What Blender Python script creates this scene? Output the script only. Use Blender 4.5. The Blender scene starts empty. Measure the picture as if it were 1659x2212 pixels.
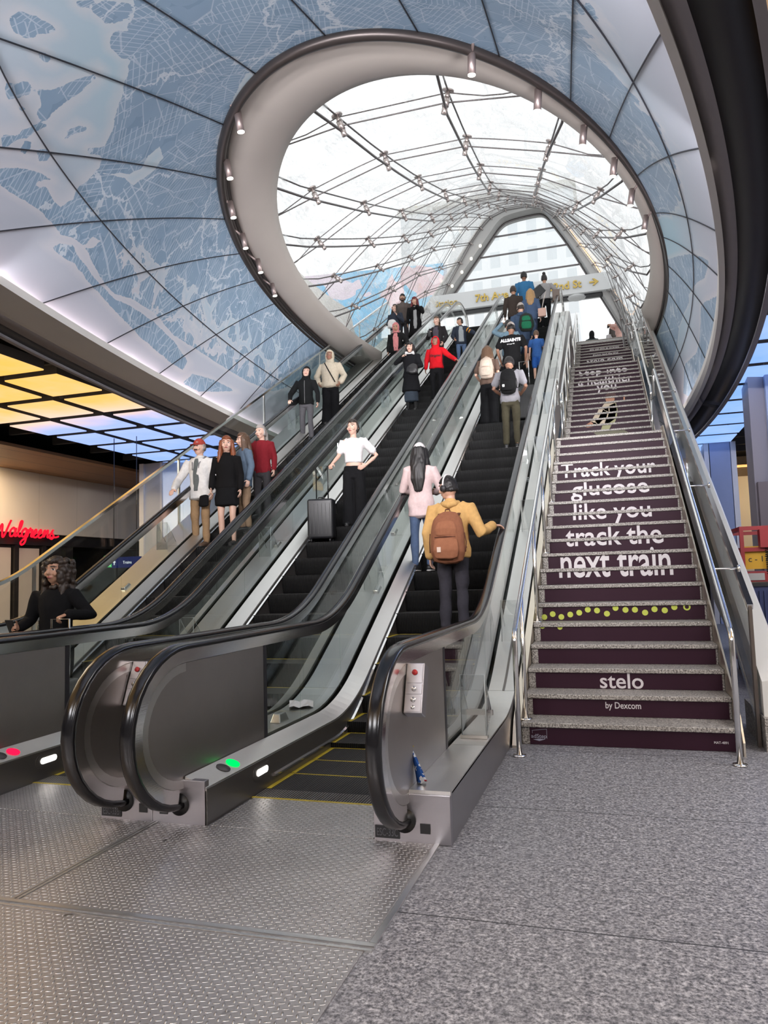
import bpy, bmesh, math, random
import numpy as np
from mathutils import Vector, Matrix
random.seed(7); np.random.seed(7)
sc = bpy.context.scene
COL = sc.collection
R = math.radians; PI = math.pi

# ------------------------------------------------------------------ camera
cam_d = bpy.data.cameras.new('camera'); cam = bpy.data.objects.new('camera', cam_d); COL.objects.link(cam)
F_PX = 1597.0
cam_d.sensor_fit = 'VERTICAL'; cam_d.sensor_height = 24.0; cam_d.lens = F_PX / 2212 * 24.0
cam_d.clip_start = 0.05; cam_d.clip_end = 400
yaw, pit, rol = R(-17.146), R(4.993), R(-1.673)
_r = Vector((math.cos(yaw), -math.sin(yaw), 0)); _f = Vector((math.sin(yaw), math.cos(yaw), 0)); _u = Vector((0, 0, 1))
fw = _f * math.cos(pit) + _u * math.sin(pit); up0 = _u * math.cos(pit) - _f * math.sin(pit)
rt = _r * math.cos(rol) + up0 * math.sin(rol); up1 = up0 * math.cos(rol) - _r * math.sin(rol)
cam.matrix_world = Matrix(((rt.x, up1.x, -fw.x, 0), (rt.y, up1.y, -fw.y, 0), (rt.z, up1.z, -fw.z, 1.4), (0, 0, 0, 1)))
sc.camera = cam

# ------------------------------------------------------------------ world, exposure
sc.view_settings.view_transform = 'Standard'; sc.view_settings.look = 'None'
sc.view_settings.exposure = 0.35; sc.view_settings.gamma = 1.0; sc.view_settings.use_curve_mapping = False
sc.cycles.transparent_max_bounces = 48
sc.cycles.max_bounces = 10; sc.cycles.glossy_bounces = 6; sc.cycles.diffuse_bounces = 3
sc.cycles.sample_clamp_indirect = 6.0
sc.cycles.caustics_reflective = False; sc.cycles.caustics_refractive = False
w = bpy.data.worlds.new('overcast_sky'); sc.world = w; w.use_nodes = True
nt = w.node_tree; nt.nodes.clear()
wo = nt.nodes.new('ShaderNodeOutputWorld'); wb = nt.nodes.new('ShaderNodeBackground')
wn = nt.nodes.new('ShaderNodeTexNoise'); wr = nt.nodes.new('ShaderNodeValToRGB')
wn.inputs['Scale'].default_value = 2.0; wn.inputs['Detail'].default_value = 4
wr.color_ramp.elements[0].color = (0.86, 0.90, 0.94, 1); wr.color_ramp.elements[1].color = (1, 1, 1, 1)
nt.links.new(wn.outputs['Fac'], wr.inputs['Fac']); nt.links.new(wr.outputs['Color'], wb.inputs['Color'])
wb.inputs['Strength'].default_value = 1.12
nt.links.new(wb.outputs['Background'], wo.inputs['Surface'])

def area(name, loc, target, sx, sy, power, col):
    l = bpy.data.lights.new(name, 'AREA'); l.shape = 'RECTANGLE'; l.size = sx; l.size_y = sy; l.energy = power; l.color = col
    o = bpy.data.objects.new(name, l); COL.objects.link(o); o.location = loc
    d = Vector(target) - Vector(loc); o.rotation_euler = d.to_track_quat('-Z', 'Y').to_euler()
    return o
# unseen fill lamps added at ceiling height to brighten the hall, then warm wall washers
for i, (x, y) in enumerate(((-6.5, -2.5), (-2.0, -3.0), (3.2, -2.5))):
    area('fill_lamp', (x, y, 4.42), (x, y + 1.5, 0), 2.2, 2.2, 270, (0.97, 0.96, 1.0))
area('fill_lamp', (3.4, 5.0, 4.42), (3.0, 5.0, 0), 1.2, 3, 110, (0.93, 0.95, 1.0))
area('fill_lamp', (6.8, 3.5, 4.42), (7.4, 3.5, 0), 2.5, 8, 260, (1.0, 0.95, 0.90))  # added fill that lifts the reflections in the newel and flank steel
area('fill_lamp', (5.0, 14.0, 4.3), (4.5, 14, 0), 2, 5, 140, (0.72, 0.8, 1.0))
area('fill_lamp', (-9.2, 5.0, 4.42), (-9.0, 5.2, 0), 2, 4, 150, (1.0, 0.86, 0.66))
area('wall_washer', (-14.1, 14.0, 4.36), (-14.45, 14.0, 2.6), 0.12, 16, 400, (1.0, 0.74, 0.45))
area('wall_washer', (4.4, 23.0, 4.2), (4.4, 25.6, 2.0), 4, 0.15, 60, (1.0, 0.74, 0.4))

# uplights of the cove, standing on the lip of the ring and aimed across at the far side of the map
for i in range(24):
    a = 2 * PI * (i + 0.5) / 24
    if 0.4 < a < 2.7: continue
    x, y = -2.586 + 4.02 * math.cos(a), 13.665 + 13.05 * math.sin(a)
    o = area('cove_uplight', (x, y, 4.50), (-2.6 - 3.2 * math.cos(a), 15.0 - 4.0 * math.sin(a), 6.6), 1.2, 0.12, 62 if math.cos(a) > 0 else 34, (0.98, 0.95, 0.97)); o.data.spread = R(100)
# ------------------------------------------------------------------ materials
MATS = {}
def newmat(name):
    m = bpy.data.materials.new(name); m.use_nodes = True
    n = m.node_tree; n.nodes.clear()
    return m, n
class NG:
    def __init__(s, n): s.n = n
    def node(s, t, **kw):
        x = s.n.nodes.new('ShaderNode' + t)
        for k, v in kw.items(): setattr(x, k, v)
        return x
    def link(s, a, b): s.n.links.new(a, b)
    def val(s, sock, v):
        if hasattr(v, 'is_output') or isinstance(v, bpy.types.NodeSocket): s.link(v, sock)
        else: sock.default_value = v
    def math(s, op, a, b=0.0, c=0.0):
        x = s.node('Math', operation=op)
        for i, v in enumerate((a, b, c)): s.val(x.inputs[i], v)
        return x.outputs[0]
    def mix(s, f, a, b):
        x = s.node('Mix', data_type='RGBA')
        s.val(x.inputs[0], f)
        for sock, v in ((x.inputs[6], a), (x.inputs[7], b)):
            s.val(sock, v if isinstance(v, bpy.types.NodeSocket) else (*v, 1) if len(v) == 3 else v)
        return x.outputs[2]
    def coord(s, kind='Object', scale=(1, 1, 1), rot=(0, 0, 0), loc=(0, 0, 0)):
        t = s.node('TexCoord'); m = s.node('Mapping')
        m.inputs['Scale'].default_value = scale; m.inputs['Rotation'].default_value = rot; m.inputs['Location'].default_value = loc
        s.link(t.outputs[kind], m.inputs['Vector']); return m.outputs[0]
    def noise(s, vec, scale, detail=3, rough=0.5, dist=0.0):
        x = s.node('TexNoise'); s.link(vec, x.inputs['Vector'])
        x.inputs['Scale'].default_value = scale; x.inputs['Detail'].default_value = detail
        x.inputs['Roughness'].default_value = rough; x.inputs['Distortion'].default_value = dist
        return x
    def voro(s, vec, scale, feature='F1', rnd=1.0):
        x = s.node('TexVoronoi', feature=feature); s.link(vec, x.inputs['Vector'])
        x.inputs['Scale'].default_value = scale; x.inputs['Randomness'].default_value = rnd
        return x
    def ramp(s, fac, stops, interp='LINEAR'):
        x = s.node('ValToRGB'); x.color_ramp.interpolation = interp
        els = x.color_ramp.elements
        while len(els) < len(stops): els.new(0.5)
        for e, (p, c) in zip(els, stops):
            e.position = p; e.color = (*c, 1) if len(c) == 3 else c
        s.val(x.inputs['Fac'], fac); return x.outputs['Color']
    def bump(s, h, strength=0.3, dist=0.01):
        x = s.node('Bump'); x.inputs['Strength'].default_value = strength; x.inputs['Distance'].default_value = dist
        s.link(h, x.inputs['Height']); return x.outputs[0]
    def out(s, sh):
        o = s.node('OutputMaterial'); s.link(sh, o.inputs['Surface'])
    def principled(s, color, rough=0.5, metal=0.0, normal=None, spec=None, coat=0.0, emis=None, estr=0.0, aniso=0.0):
        b = s.node('BsdfPrincipled')
        s.val(b.inputs['Base Color'], color if isinstance(color, bpy.types.NodeSocket) else (*color, 1))
        s.val(b.inputs['Roughness'], rough); s.val(b.inputs['Metallic'], metal)
        if normal is not None: s.link(normal, b.inputs['Normal'])
        if spec is not None: b.inputs['Specular IOR Level'].default_value = spec
        if coat: b.inputs['Coat Weight'].default_value = coat; b.inputs['Coat Roughness'].default_value = 0.12
        if emis is not None:
            s.val(b.inputs['Emission Color'], emis if isinstance(emis, bpy.types.NodeSocket) else (*emis, 1)); b.inputs['Emission Strength'].default_value = estr
        if aniso: b.inputs['Anisotropic'].default_value = aniso
        return b.outputs[0]

def plain(name, color, rough=0.5, metal=0.0, var=0.0, scale=8, spec=None, coat=0.0):
    if name in MATS: return MATS[name]
    m, n = newmat(name); g = NG(n)
    if var:
        nz = g.noise(g.coord(), scale, 4)
        c = g.mix(nz.outputs['Fac'], tuple(max(0, x * (1 - var)) for x in color), tuple(min(1, x * (1 + var)) for x in color))
    else: c = color
    g.out(g.principled(c, rough, metal, spec=spec, coat=coat)); MATS[name] = m; return m
def emit(name, color, strength):
    if name in MATS: return MATS[name]
    m, n = newmat(name); g = NG(n); e = g.node('Emission'); e.inputs[0].default_value = (*color, 1); e.inputs[1].default_value = strength
    g.out(e.outputs[0]); MATS[name] = m; return m
def brushed(name, color, rough, stretch=(1, 60, 60), amt=0.06, aniso=0.4, stain=0.0):
    if name in MATS: return MATS[name]
    m, n = newmat(name); g = NG(n)
    nz = g.noise(g.coord(scale=stretch), 6, 4, 0.6)
    r = g.math('ADD', rough - amt, g.math('MULTIPLY', nz.outputs['Fac'], 2 * amt))
    c = color
    if stain:
        st = g.noise(g.coord(), 3.0, 5, 0.65)
        c = g.mix(g.math('MULTIPLY', st.outputs['Fac'], stain), color, tuple(x * 0.45 for x in color))
    g.out(g.principled(c, r, 1.0, normal=g.bump(nz.outputs['Fac'], 0.08, 0.002), aniso=aniso)); MATS[name] = m; return m
def cloth(name, color, rough=0.9, var=0.18, scale=30):
    if name in MATS: return MATS[name]
    m, n = newmat(name); g = NG(n)
    co = g.coord(); nz = g.noise(co, scale, 4); n2 = g.noise(co, 260, 2)
    c = g.mix(nz.outputs['Fac'], tuple(x * (1 - var) for x in color), tuple(min(1, x * (1 + var)) for x in color))
    wr_ = g.noise(g.coord(scale=(1, 1, .55)), 7, 3, 0.5, 0.5); hsum = g.math('ADD', g.math('MULTIPLY', wr_.outputs['Fac'], 4.0), g.math('MULTIPLY', n2.outputs['Fac'], 0.25))
    b = g.principled(c, rough, 0, normal=g.bump(hsum, 0.5, 0.010), spec=0.15)
    g.out(b); MATS[name] = m; return m

def glass_mat(name, tint, base=0.0, dirt=None, gl=1.0):
    if name in MATS: return MATS[name]
    m, n = newmat(name); g = NG(n)
    tr = g.node('BsdfTransparent'); tr.inputs[0].default_value = (*tint, 1)
    go = g.node('BsdfGlossy'); go.inputs['Roughness'].default_value = 0.015; go.inputs[0].default_value = (gl, gl, gl, 1)
    ge = g.node('NewGeometry'); dt = g.node('VectorMath', operation='DOT_PRODUCT'); g.link(ge.outputs['Normal'], dt.inputs[0]); g.link(ge.outputs['Incoming'], dt.inputs[1])
    fc = g.math('SUBTRACT', 1.0, g.math('ABSOLUTE', dt.outputs['Value']))
    mx = g.node('MixShader'); g.link(g.math('ADD', 0.035 + base, g.math('MULTIPLY', g.math('POWER', fc, 5.0), 0.93 - base)), mx.inputs[0])
    g.link(tr.outputs[0], mx.inputs[1]); g.link(go.outputs[0], mx.inputs[2]); sh = mx.outputs[0]
    if dirt:
        df = g.node('BsdfTranslucent'); df.inputs[0].default_value = (*dirt[1], 1)
        d2 = g.node('BsdfDiffuse'); d2.inputs[0].default_value = (*dirt[1], 1)
        ms = g.node('MixShader'); ms.inputs[0].default_value = 0.35; g.link(df.outputs[0], ms.inputs[1]); g.link(d2.outputs[0], ms.inputs[2])
        a = g.noise(g.coord(scale=(1.2, 0.35, 1.2), rot=(0.3, 0.5, 0.6)), 2.2, 6, 0.65, 0.8)
        b = g.noise(g.coord(scale=(9, 0.5, 9), rot=(0.2, 0.3, 0.8)), 2.5, 5, 0.7)
        f = g.math('MULTIPLY', a.outputs['Fac'], b.outputs['Fac'])
        rr = g.ramp(f, [(0.13, (0.03,) * 3), (0.25, (0.30,) * 3), (0.40, (1,) * 3)])
        m2 = g.node('MixShader'); g.link(g.math('MULTIPLY', rr, dirt[0]), m2.inputs[0]); g.link(sh, m2.inputs[1]); g.link(ms.outputs[0], m2.inputs[2]); sh = m2.outputs[0]
    g.out(sh); MATS[name] = m; return m

STEEL = brushed('brushed_steel', (0.70, 0.685, 0.66), 0.30, (60, 1.2, 60))
DECK = brushed('satin_steel_deck', (0.80, 0.785, 0.76), 0.36, (50, 1.0, 50), 0.07, 0.3, 0.15)
PANEL = brushed('newel_steel', (0.47, 0.435, 0.41), 0.38, (60, 60, 1.0), 0.06, 0.0, 0.35)
CHROME = brushed('polished_rail', (0.82, 0.81, 0.80), 0.16, (30, 2, 30), 0.03, 0.2)
BOXST = brushed('box_steel', (0.46, 0.44, 0.46), 0.42, (3, 40, 60), 0.07, 0.3, 0.35)
SIDE = brushed('side_steel', (0.40, 0.385, 0.39), 0.40, (3, 40, 60), 0.07, 0.0, 0.25)
RUBBER = plain('handrail_rubber', (0.010, 0.010, 0.012), 0.20, spec=0.5, coat=0.10)
BLACK = plain('black_plastic', (0.012, 0.012, 0.013), 0.4)
GLASS = glass_mat('clear_glass', (0.94, 0.965, 0.955))
ACRYL = glass_mat('clear_acrylic', (0.95, 0.965, 0.965), 0.10)
CANGL = glass_mat('canopy_glass', (0.97, 0.985, 0.98), dirt=(0.85, (0.80, 0.81, 0.81)))
WHITE = plain('white_panel', (0.74, 0.71, 0.67), 0.55, var=0.04, scale=2)
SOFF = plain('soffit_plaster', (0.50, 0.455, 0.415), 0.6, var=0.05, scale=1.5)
GRAYB = plain('grey_band', (0.27, 0.245, 0.25), 0.55, var=0.05)
DARK = plain('dark_fascia', (0.016, 0.015, 0.018), 0.5)
DARKC = plain('dark_ceiling', (0.05, 0.048, 0.045), 0.8)
TRIMD = plain('dark_trim', (0.06, 0.05, 0.048), 0.35, 0.6)
YELLOW = plain('yellow_paint', (0.62, 0.46, 0.04), 0.5, var=0.2, scale=20)

# ------------------------------------------------------------------ mesh helpers
class MB:
    def __init__(s): s.v = []; s.f = []; s.mi = []; s.cur = 0; s.smooth = []
    def add(s, vs, fs, smooth=False):
        o = len(s.v); s.v.extend([tuple(map(float, v)) for v in vs])
        for f in fs: s.f.append(tuple(i + o for i in f)); s.mi.append(s.cur); s.smooth.append(smooth)
        return s
    def box(s, x0, x1, y0, y1, z0, z1):
        return s.add([(x0, y0, z0), (x1, y0, z0), (x1, y1, z0), (x0, y1, z0), (x0, y0, z1), (x1, y0, z1), (x1, y1, z1), (x0, y1, z1)],
                     [(0, 3, 2, 1), (4, 5, 6, 7), (0, 1, 5, 4), (1, 2, 6, 5), (2, 3, 7, 6), (3, 0, 4, 7)])
    def obox(s, c, ax, ay, az, hx, hy, hz):
        c, ax, ay, az = Vector(c), Vector(ax).normalized(), Vector(ay).normalized(), Vector(az).normalized()
        vs = []
        for k in (-1, 1):
            for i, j in ((-1, -1), (1, -1), (1, 1), (-1, 1)): vs.append(c + ax * hx * i + ay * hy * j + az * hz * k)
        return s.add(vs, [(0, 3, 2, 1), (4, 5, 6, 7), (0, 1, 5, 4), (1, 2, 6, 5), (2, 3, 7, 6), (3, 0, 4, 7)])
    def tube(s, pts, r, seg=10, closed=False, caps=True, smooth=True):
        pts = [Vector(p) for p in pts]; n = len(pts)
        rs = r if hasattr(r, '__len__') else [r] * n
        rings = []; nrm = None
        for i, p in enumerate(pts):
            if closed: t = (pts[(i + 1) % n] - pts[i - 1]).normalized()
            else: t = ((pts[min(i + 1, n - 1)] - pts[max(i - 1, 0)])).normalized()
            if nrm is None:
                nrm = t.orthogonal().normalized()
            else:
                nrm = (nrm - t * nrm.dot(t))
                nrm = nrm.normalized() if nrm.length > 1e-6 else t.orthogonal().normalized()
            b = t.cross(nrm)
            rings.append([p + (nrm * math.cos(2 * PI * k / seg) + b * math.sin(2 * PI * k / seg)) * rs[i] for k in range(seg)])
        vs = [v for ring in rings for v in ring]; fs = []
        for i in range(n if closed else n - 1):
            j = (i + 1) % n
            for k in range(seg): fs.append((i * seg + k, i * seg + (k + 1) % seg, j * seg + (k + 1) % seg, j * seg + k))
        if caps and not closed: fs.append(tuple(range(seg - 1, -1, -1))); fs.append(tuple((n - 1) * seg + k for k in range(seg)))
        return s.add(vs, fs, smooth)
    def cyl(s, p, q, r, seg=16, r2=None): return s.tube([p, q], [r, r if r2 is None else r2], seg)
    def sweep(s, path, prof, closed_prof=True, caps=True, smooth=False):
        # path: list of (y, z, ny, nz); prof: list of (x, n) -> point (x, y + n*ny, z + n*nz)
        m = len(prof); vs = []
        for (y, z, ny, nz) in path:
            for (x, n) in prof: vs.append((x, y + n * ny, z + n * nz))
        fs = []; L = m if closed_prof else m - 1
        for i in range(len(path) - 1):
            for k in range(L): fs.append((i * m + k, i * m + (k + 1) % m, (i + 1) * m + (k + 1) % m, (i + 1) * m + k))
        if caps and closed_prof: fs.append(tuple(range(m - 1, -1, -1))); fs.append(tuple((len(path) - 1) * m + k for k in range(m)))
        return s.add(vs, fs, smooth)
    def prism_x(s, poly, x0, x1):      # poly in (y, z)
        m = len(poly); vs = [(x0, y, z) for y, z in poly] + [(x1, y, z) for y, z in poly]
        fs = [(i, (i + 1) % m, m + (i + 1) % m, m + i) for i in range(m)] + [tuple(range(m - 1, -1, -1)), tuple(range(m, 2 * m))]
        return s.add(vs, fs)
    def prism_z(s, poly, z0, z1):
        m = len(poly); vs = [(x, y, z0) for x, y in poly] + [(x, y, z1) for x, y in poly]
        fs = [(i, (i + 1) % m, m + (i + 1) % m, m + i) for i in range(m)] + [tuple(range(m - 1, -1, -1)), tuple(range(m, 2 * m))]
        return s.add(vs, fs)
    def prism_y(s, poly, y0, y1):      # poly in (x, z)
        m = len(poly); vs = [(x, y0, z) for x, z in poly] + [(x, y1, z) for x, z in poly]
        fs = [(i, (i + 1) % m, m + (i + 1) % m, m + i) for i in range(m)] + [tuple(range(m - 1, -1, -1)), tuple(range(m, 2 * m))]
        return s.add(vs, fs)
    def grid(s, P, smooth=True, flip=False):      # P[i][j] points
        a, b = len(P), len(P[0]); vs = [p for row in P for p in row]; fs = []
        for i in range(a - 1):
            for j in range(b - 1):
                q = (i * b + j, i * b + j + 1, (i + 1) * b + j + 1, (i + 1) * b + j); fs.append(q[::-1] if flip else q)
        return s.add(vs, fs, smooth)
    def ball(s, c, rx, ry=None, rz=None, seg=14, rings=9):
        ry = rx if ry is None else ry; rz = rx if rz is None else rz
        vs = [(c[0], c[1], c[2] - rz)]
        for i in range(1, rings):
            a = -PI / 2 + PI * i / rings
            for k in range(seg):
                t = 2 * PI * k / seg; vs.append((c[0] + rx * math.cos(a) * math.cos(t), c[1] + ry * math.cos(a) * math.sin(t), c[2] + rz * math.sin(a)))
        vs.append((c[0], c[1], c[2] + rz)); fs = []
        for k in range(seg): fs.append((0, 1 + (k + 1) % seg, 1 + k))
        for i in range(rings - 2):
            for k in range(seg):
                a0 = 1 + i * seg; fs.append((a0 + k, a0 + (k + 1) % seg, a0 + seg + (k + 1) % seg, a0 + seg + k))
        l = len(vs) - 1; a0 = 1 + (rings - 2) * seg
        for k in range(seg): fs.append((a0 + k, a0 + (k + 1) % seg, l))
        return s.add(vs, fs, True)
    def mesh(s, name):
        me = bpy.data.meshes.new(name); me.from_pydata(s.v, [], s.f); me.update()
        me.polygons.foreach_set('use_smooth', s.smooth)
        if any(s.mi): me.polygons.foreach_set('material_index', s.mi)
        return me
    def build(s, name, mats, parent=None, bevel=0.0):
        me = s.mesh(name)
        for m in (mats if isinstance(mats, (list, tuple)) else [mats]): me.materials.append(m)
        o = bpy.data.objects.new(name, me); COL.objects.link(o)
        if parent is not None: o.parent = parent
        if bevel:
            b = o.modifiers.new('bevel', 'BEVEL'); b.width = bevel; b.segments = 2; b.limit_method = 'ANGLE'; b.angle_limit = R(40)
        return o
def fixn(o):
    bm = bmesh.new(); bm.from_mesh(o.data); bmesh.ops.recalc_face_normals(bm, faces=bm.faces); bm.to_mesh(o.data); bm.free(); return o
def empty(name, loc=(0, 0, 0), rz=0):
    o = bpy.data.objects.new(name, None); COL.objects.link(o); o.location = loc; o.rotation_euler = (0, 0, rz); return o
def tag(o, label, cat, group=None):
    o['label'] = label; o['category'] = cat
    if group: o['group'] = group
    return o
def structure(o): o['kind'] = 'structure'; return o
def copy_tree(o, parent=None):
    c = o.copy(); COL.objects.link(c)
    if parent is not None: c.parent = parent
    for ch in list(o.children): copy_tree(ch, c)
    return c
def text_mesh(s, size=1.0, extrude=0.0, spacing=1.0, shear=0.0, offset=0.0):
    cu = bpy.data.curves.new('lettering', 'FONT'); cu.body = s; cu.size = size; cu.extrude = extrude; cu.align_x = 'CENTER'
    cu.space_character = spacing; cu.shear = shear; cu.resolution_u = 4; cu.offset = offset
    o = bpy.data.objects.new('lettering', cu); COL.objects.link(o)
    dg = bpy.context.evaluated_depsgraph_get(); me = bpy.data.meshes.new_from_object(o.evaluated_get(dg))
    bpy.data.objects.remove(o); bpy.data.curves.remove(cu); return me
# ================================================================== SETTING
# ---- granite floor
m, n = newmat('granite_floor'); g = NG(n)
co = g.coord(); na = g.noise(co, 62, 4, 0.72); nb = g.noise(co, 22, 4, 0.65); ncl = g.noise(co, 0.9, 3)
spk = g.ramp(na.outputs['Fac'], [(0.34, (0.055, 0.054, 0.062)), (0.46, (0.20, 0.197, 0.21)), (0.55, (0.36, 0.355, 0.372)), (0.68, (0.56, 0.55, 0.57))])
sp2 = g.ramp(nb.outputs['Fac'], [(0.38, (0.55, 0.55, 0.57)), (0.6, (1, 1, 1))])
mm = g.node('Mix', data_type='RGBA', blend_type='MULTIPLY'); mm.inputs[0].default_value = 1.0
g.link(spk, mm.inputs[6]); g.link(sp2, mm.inputs[7])
sx = g.node('SeparateXYZ'); g.link(co, sx.inputs[0])
fy = g.math('FRACT', g.math('DIVIDE', g.math('SUBTRACT', sx.outputs[1], 3.09 - 14.8), 1.48))
ln = g.math('LESS_THAN', g.math('ABSOLUTE', g.math('SUBTRACT', fy, 0.5)), 0.4972)
st = g.noise(co, 5.5, 4, 0.7); stn = g.ramp(st.outputs['Fac'], [(0.25, (0.55,) * 3), (0.34, (1,) * 3)])
m2 = g.node('Mix', data_type='RGBA', blend_type='MULTIPLY'); m2.inputs[0].default_value = 0.8; g.link(mm.outputs[2], m2.inputs[6]); g.link(stn, m2.inputs[7])
cc = g.mix(ln, (0.035, 0.035, 0.04), m2.outputs[2])
g.out(g.principled(cc, g.math('ADD', 0.32, g.math('MULTIPLY', na.outputs['Fac'], 0.3)), spec=0.45)); GRANITE = m
b = MB().box(-15.5, 10, -9, 34, -0.3, 0.0); structure(b.build('floor', GRANITE))

# ---- stair granite
m, n = newmat('stair_granite'); g = NG(n); co = g.coord()
vo = g.noise(co, 75, 3, 0.75)
c = g.ramp(vo.outputs['Fac'], [(0.36, (0.06, 0.052, 0.05)), (0.46, (0.22, 0.20, 0.18)), (0.55, (0.42, 0.39, 0.355)), (0.68, (0.66, 0.62, 0.58))])
g.out(g.principled(c, 0.45)); SGRAN = m

# ---- diamond plate
m, n = newmat('diamond_plate'); g = NG(n); co = g.coord()
sx = g.node('SeparateXYZ'); g.link(co, sx.inputs[0])
P_ = 0.0265
u = g.math('DIVIDE', sx.outputs[0], P_); v = g.math('DIVIDE', sx.outputs[1], P_)
cu_, cv_ = g.math('FLOOR', u), g.math('FLOOR', v)
fx = g.math('SUBTRACT', g.math('SUBTRACT', u, cu_), 0.5); fy = g.math('SUBTRACT', g.math('SUBTRACT', v, cv_), 0.5)
par = g.math('FLOORED_MODULO', g.math('ADD', cu_, cv_), 2.0)
a_ = g.math('ADD', g.math('MULTIPLY', fx, 0.94), g.math('MULTIPLY', fy, 0.34)); b_ = g.math('SUBTRACT', g.math('MULTIPLY', fy, 0.94), g.math('MULTIPLY', fx, 0.34))
A_ = g.math('ADD', g.math('MULTIPLY', a_, par), g.math('MULTIPLY', b_, g.math('SUBTRACT', 1.0, par)))
B_ = g.math('ADD', g.math('MULTIPLY', b_, par), g.math('MULTIPLY', a_, g.math('SUBTRACT', 1.0, par)))
d_ = g.math('ADD', g.math('POWER', g.math('ABSOLUTE', g.math('DIVIDE', A_, 0.47)), 2.0), g.math('POWER', g.math('ABSOLUTE', g.math('DIVIDE', B_, 0.17)), 2.0))
hh = g.math('SUBTRACT', 1.0, d_); hh = g.math('MAXIMUM', hh, 0.0); hh = g.math('POWER', hh, 0.6)
dirt = g.noise(co, 2.2, 5, 0.65); gum = g.noise(co, 9, 2)
base = g.mix(dirt.outputs['Fac'], (0.36, 0.335, 0.33), (0.66, 0.62, 0.60))
colr = g.mix(g.math('MINIMUM', hh, 1.0), base, (0.95, 0.94, 0.93))
gm = g.ramp(gum.outputs['Fac'], [(0.22, (0.25,) * 3), (0.27, (1,) * 3)])
m2 = g.node('Mix', data_type='RGBA', blend_type='MULTIPLY'); m2.inputs[0].default_value = 1; g.link(colr, m2.inputs[6]); g.link(gm, m2.inputs[7])
rg = g.math('SUBTRACT', 0.44, g.math('MULTIPLY', hh, 0.16))
g.out(g.principled(m2.outputs[2], rg, 0.9, normal=g.bump(hh, 1.0, 0.007))); DIAM = m

def plate(x0, x1, y0, y1, label):
    o = MB().box(x0, x1, y0, y1, -0.01, 0.006).build('landing_plate', DIAM, bevel=0.002)
    return tag(o, label, 'floor plate', 'diamond floor plates before the escalators')
plate(-9.0, -0.975, -1.6, 2.735, 'large diamond steel floor plate nearest the camera, warm light on its left end')
plate(-2.63, -0.975, 2.80, 3.875, 'diamond steel floor plate just in front of the green lit escalator and its two newels')
plate(-4.36, -2.68, 2.80, 3.875, 'diamond steel floor plate in front of the middle escalator landing')
plate(-6.09, -4.385, 2.80, 3.875, 'diamond steel floor plate before the descending escalator on the left')
plate(-2.30, -1.31, 3.885, 4.43, 'short diamond plate between the newels, touching the comb of the upward escalator')
plate(-4.04, -3.03, 3.885, 4.43, 'short diamond plate beside the red status light, at the middle escalator comb')
plate(-5.77, -4.77, 3.885, 4.43, 'short diamond plate at the foot of the left escalator comb')
for i, bx in enumerate(((-9.0, -0.945, 2.738, 2.752), (-9.0, -0.945, 2.772, 2.798), (-2.673, -2.657, 2.80, 3.88), (-2.649, -2.635, 2.80, 3.88),
                        (-4.379, -4.367, 2.80, 3.88), (-0.972, -0.945, 2.80, 3.90))):
    o = MB().box(bx[0], bx[1], bx[2], bx[3], -0.01, 0.0085).build('trim_%d' % (i + 1), DECK); structure(o)

# ---- ring ceiling: ellipses (cx, cy, rx, ry) at heights
D0, D1, D2 = 3.0, 5.68, 6.08
def ell(cx, cy, rx, ry, D): return (cx * D, cy * D, rx * D, ry * D)
E_MAP = ell(-.862, 4.555, 1.346, 4.364, D0); E_WH = ell(-.913, 4.652, 1.439, 4.591, D0)
E_GR = ell(-.925, 4.80, 1.495, 5.2, D0); E_BL = ell(-.9125, 4.90, 1.5875, 5.45, D0)
E_IN = ell(-.455, 2.961, .692, 1.747, D1); E_GL = ell(-.403, 2.646, .573, 1.296, D2)
Z0, Z1, Z2 = 1.4 + D0, 1.4 + D1, 1.4 + D2
HARM = {}
def _h(E, c): HARM[E] = c
def ep(E, a, z, k=0.0):
    c = HARM.get(E)
    if c is not None:
        f = 1 + c[0] + sum(c[2 * i - 1] * math.cos(i * a) + c[2 * i] * math.sin(i * a) for i in range(1, 5))
        return (E[0] + (E[2] * f + k) * math.cos(a), E[1] + (E[3] * f + k) * math.sin(a), z)
    return (E[0] + (E[2] + k) * math.cos(a), E[1] + (E[3] + k) * math.sin(a), z)
_h(E_MAP, (.0257, -.0078, .0078, -.0208, -.0332, .0027, .0114, .0011, -.0087))
_h(E_WH, (.0146, -.0027, .0032, -.0122, -.0208, .0005, .0065, .0003, -.0033))
_h(E_GR, (-.0171, -.0100, .0167, .0216, -.0262, -.0006, -.0044, .0036, -.0023))
_h(E_BL, (-.0193, .0003, .0212, .0192, -.0209, -.0042, -.0053, .0024, -.0008))
NR = 360
ANG = [2 * PI * i / NR for i in range(NR + 1)]
AO = [R(160) + (R(374) - R(160)) * i / 200 for i in range(201)]     # the rim stops where the escalators and stairs pass
def ringband(name, fa, fb, mat, steps=1, flip=False):
    P = []
    for j in range(steps + 1):
        P.append([fa(a) if j == 0 else fb(a) if j == steps else tuple(np.array(fa(a)) * (1 - j / steps) + np.array(fb(a)) * (j / steps)) for a in ANG])
    b = MB(); b.grid(P, True, flip); o = b.build(name, mat); return o
def thick(o, t=0.04):
    s = o.modifiers.new('thickness', 'SOLIDIFY'); s.thickness = t; s.offset = 0; return o
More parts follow.
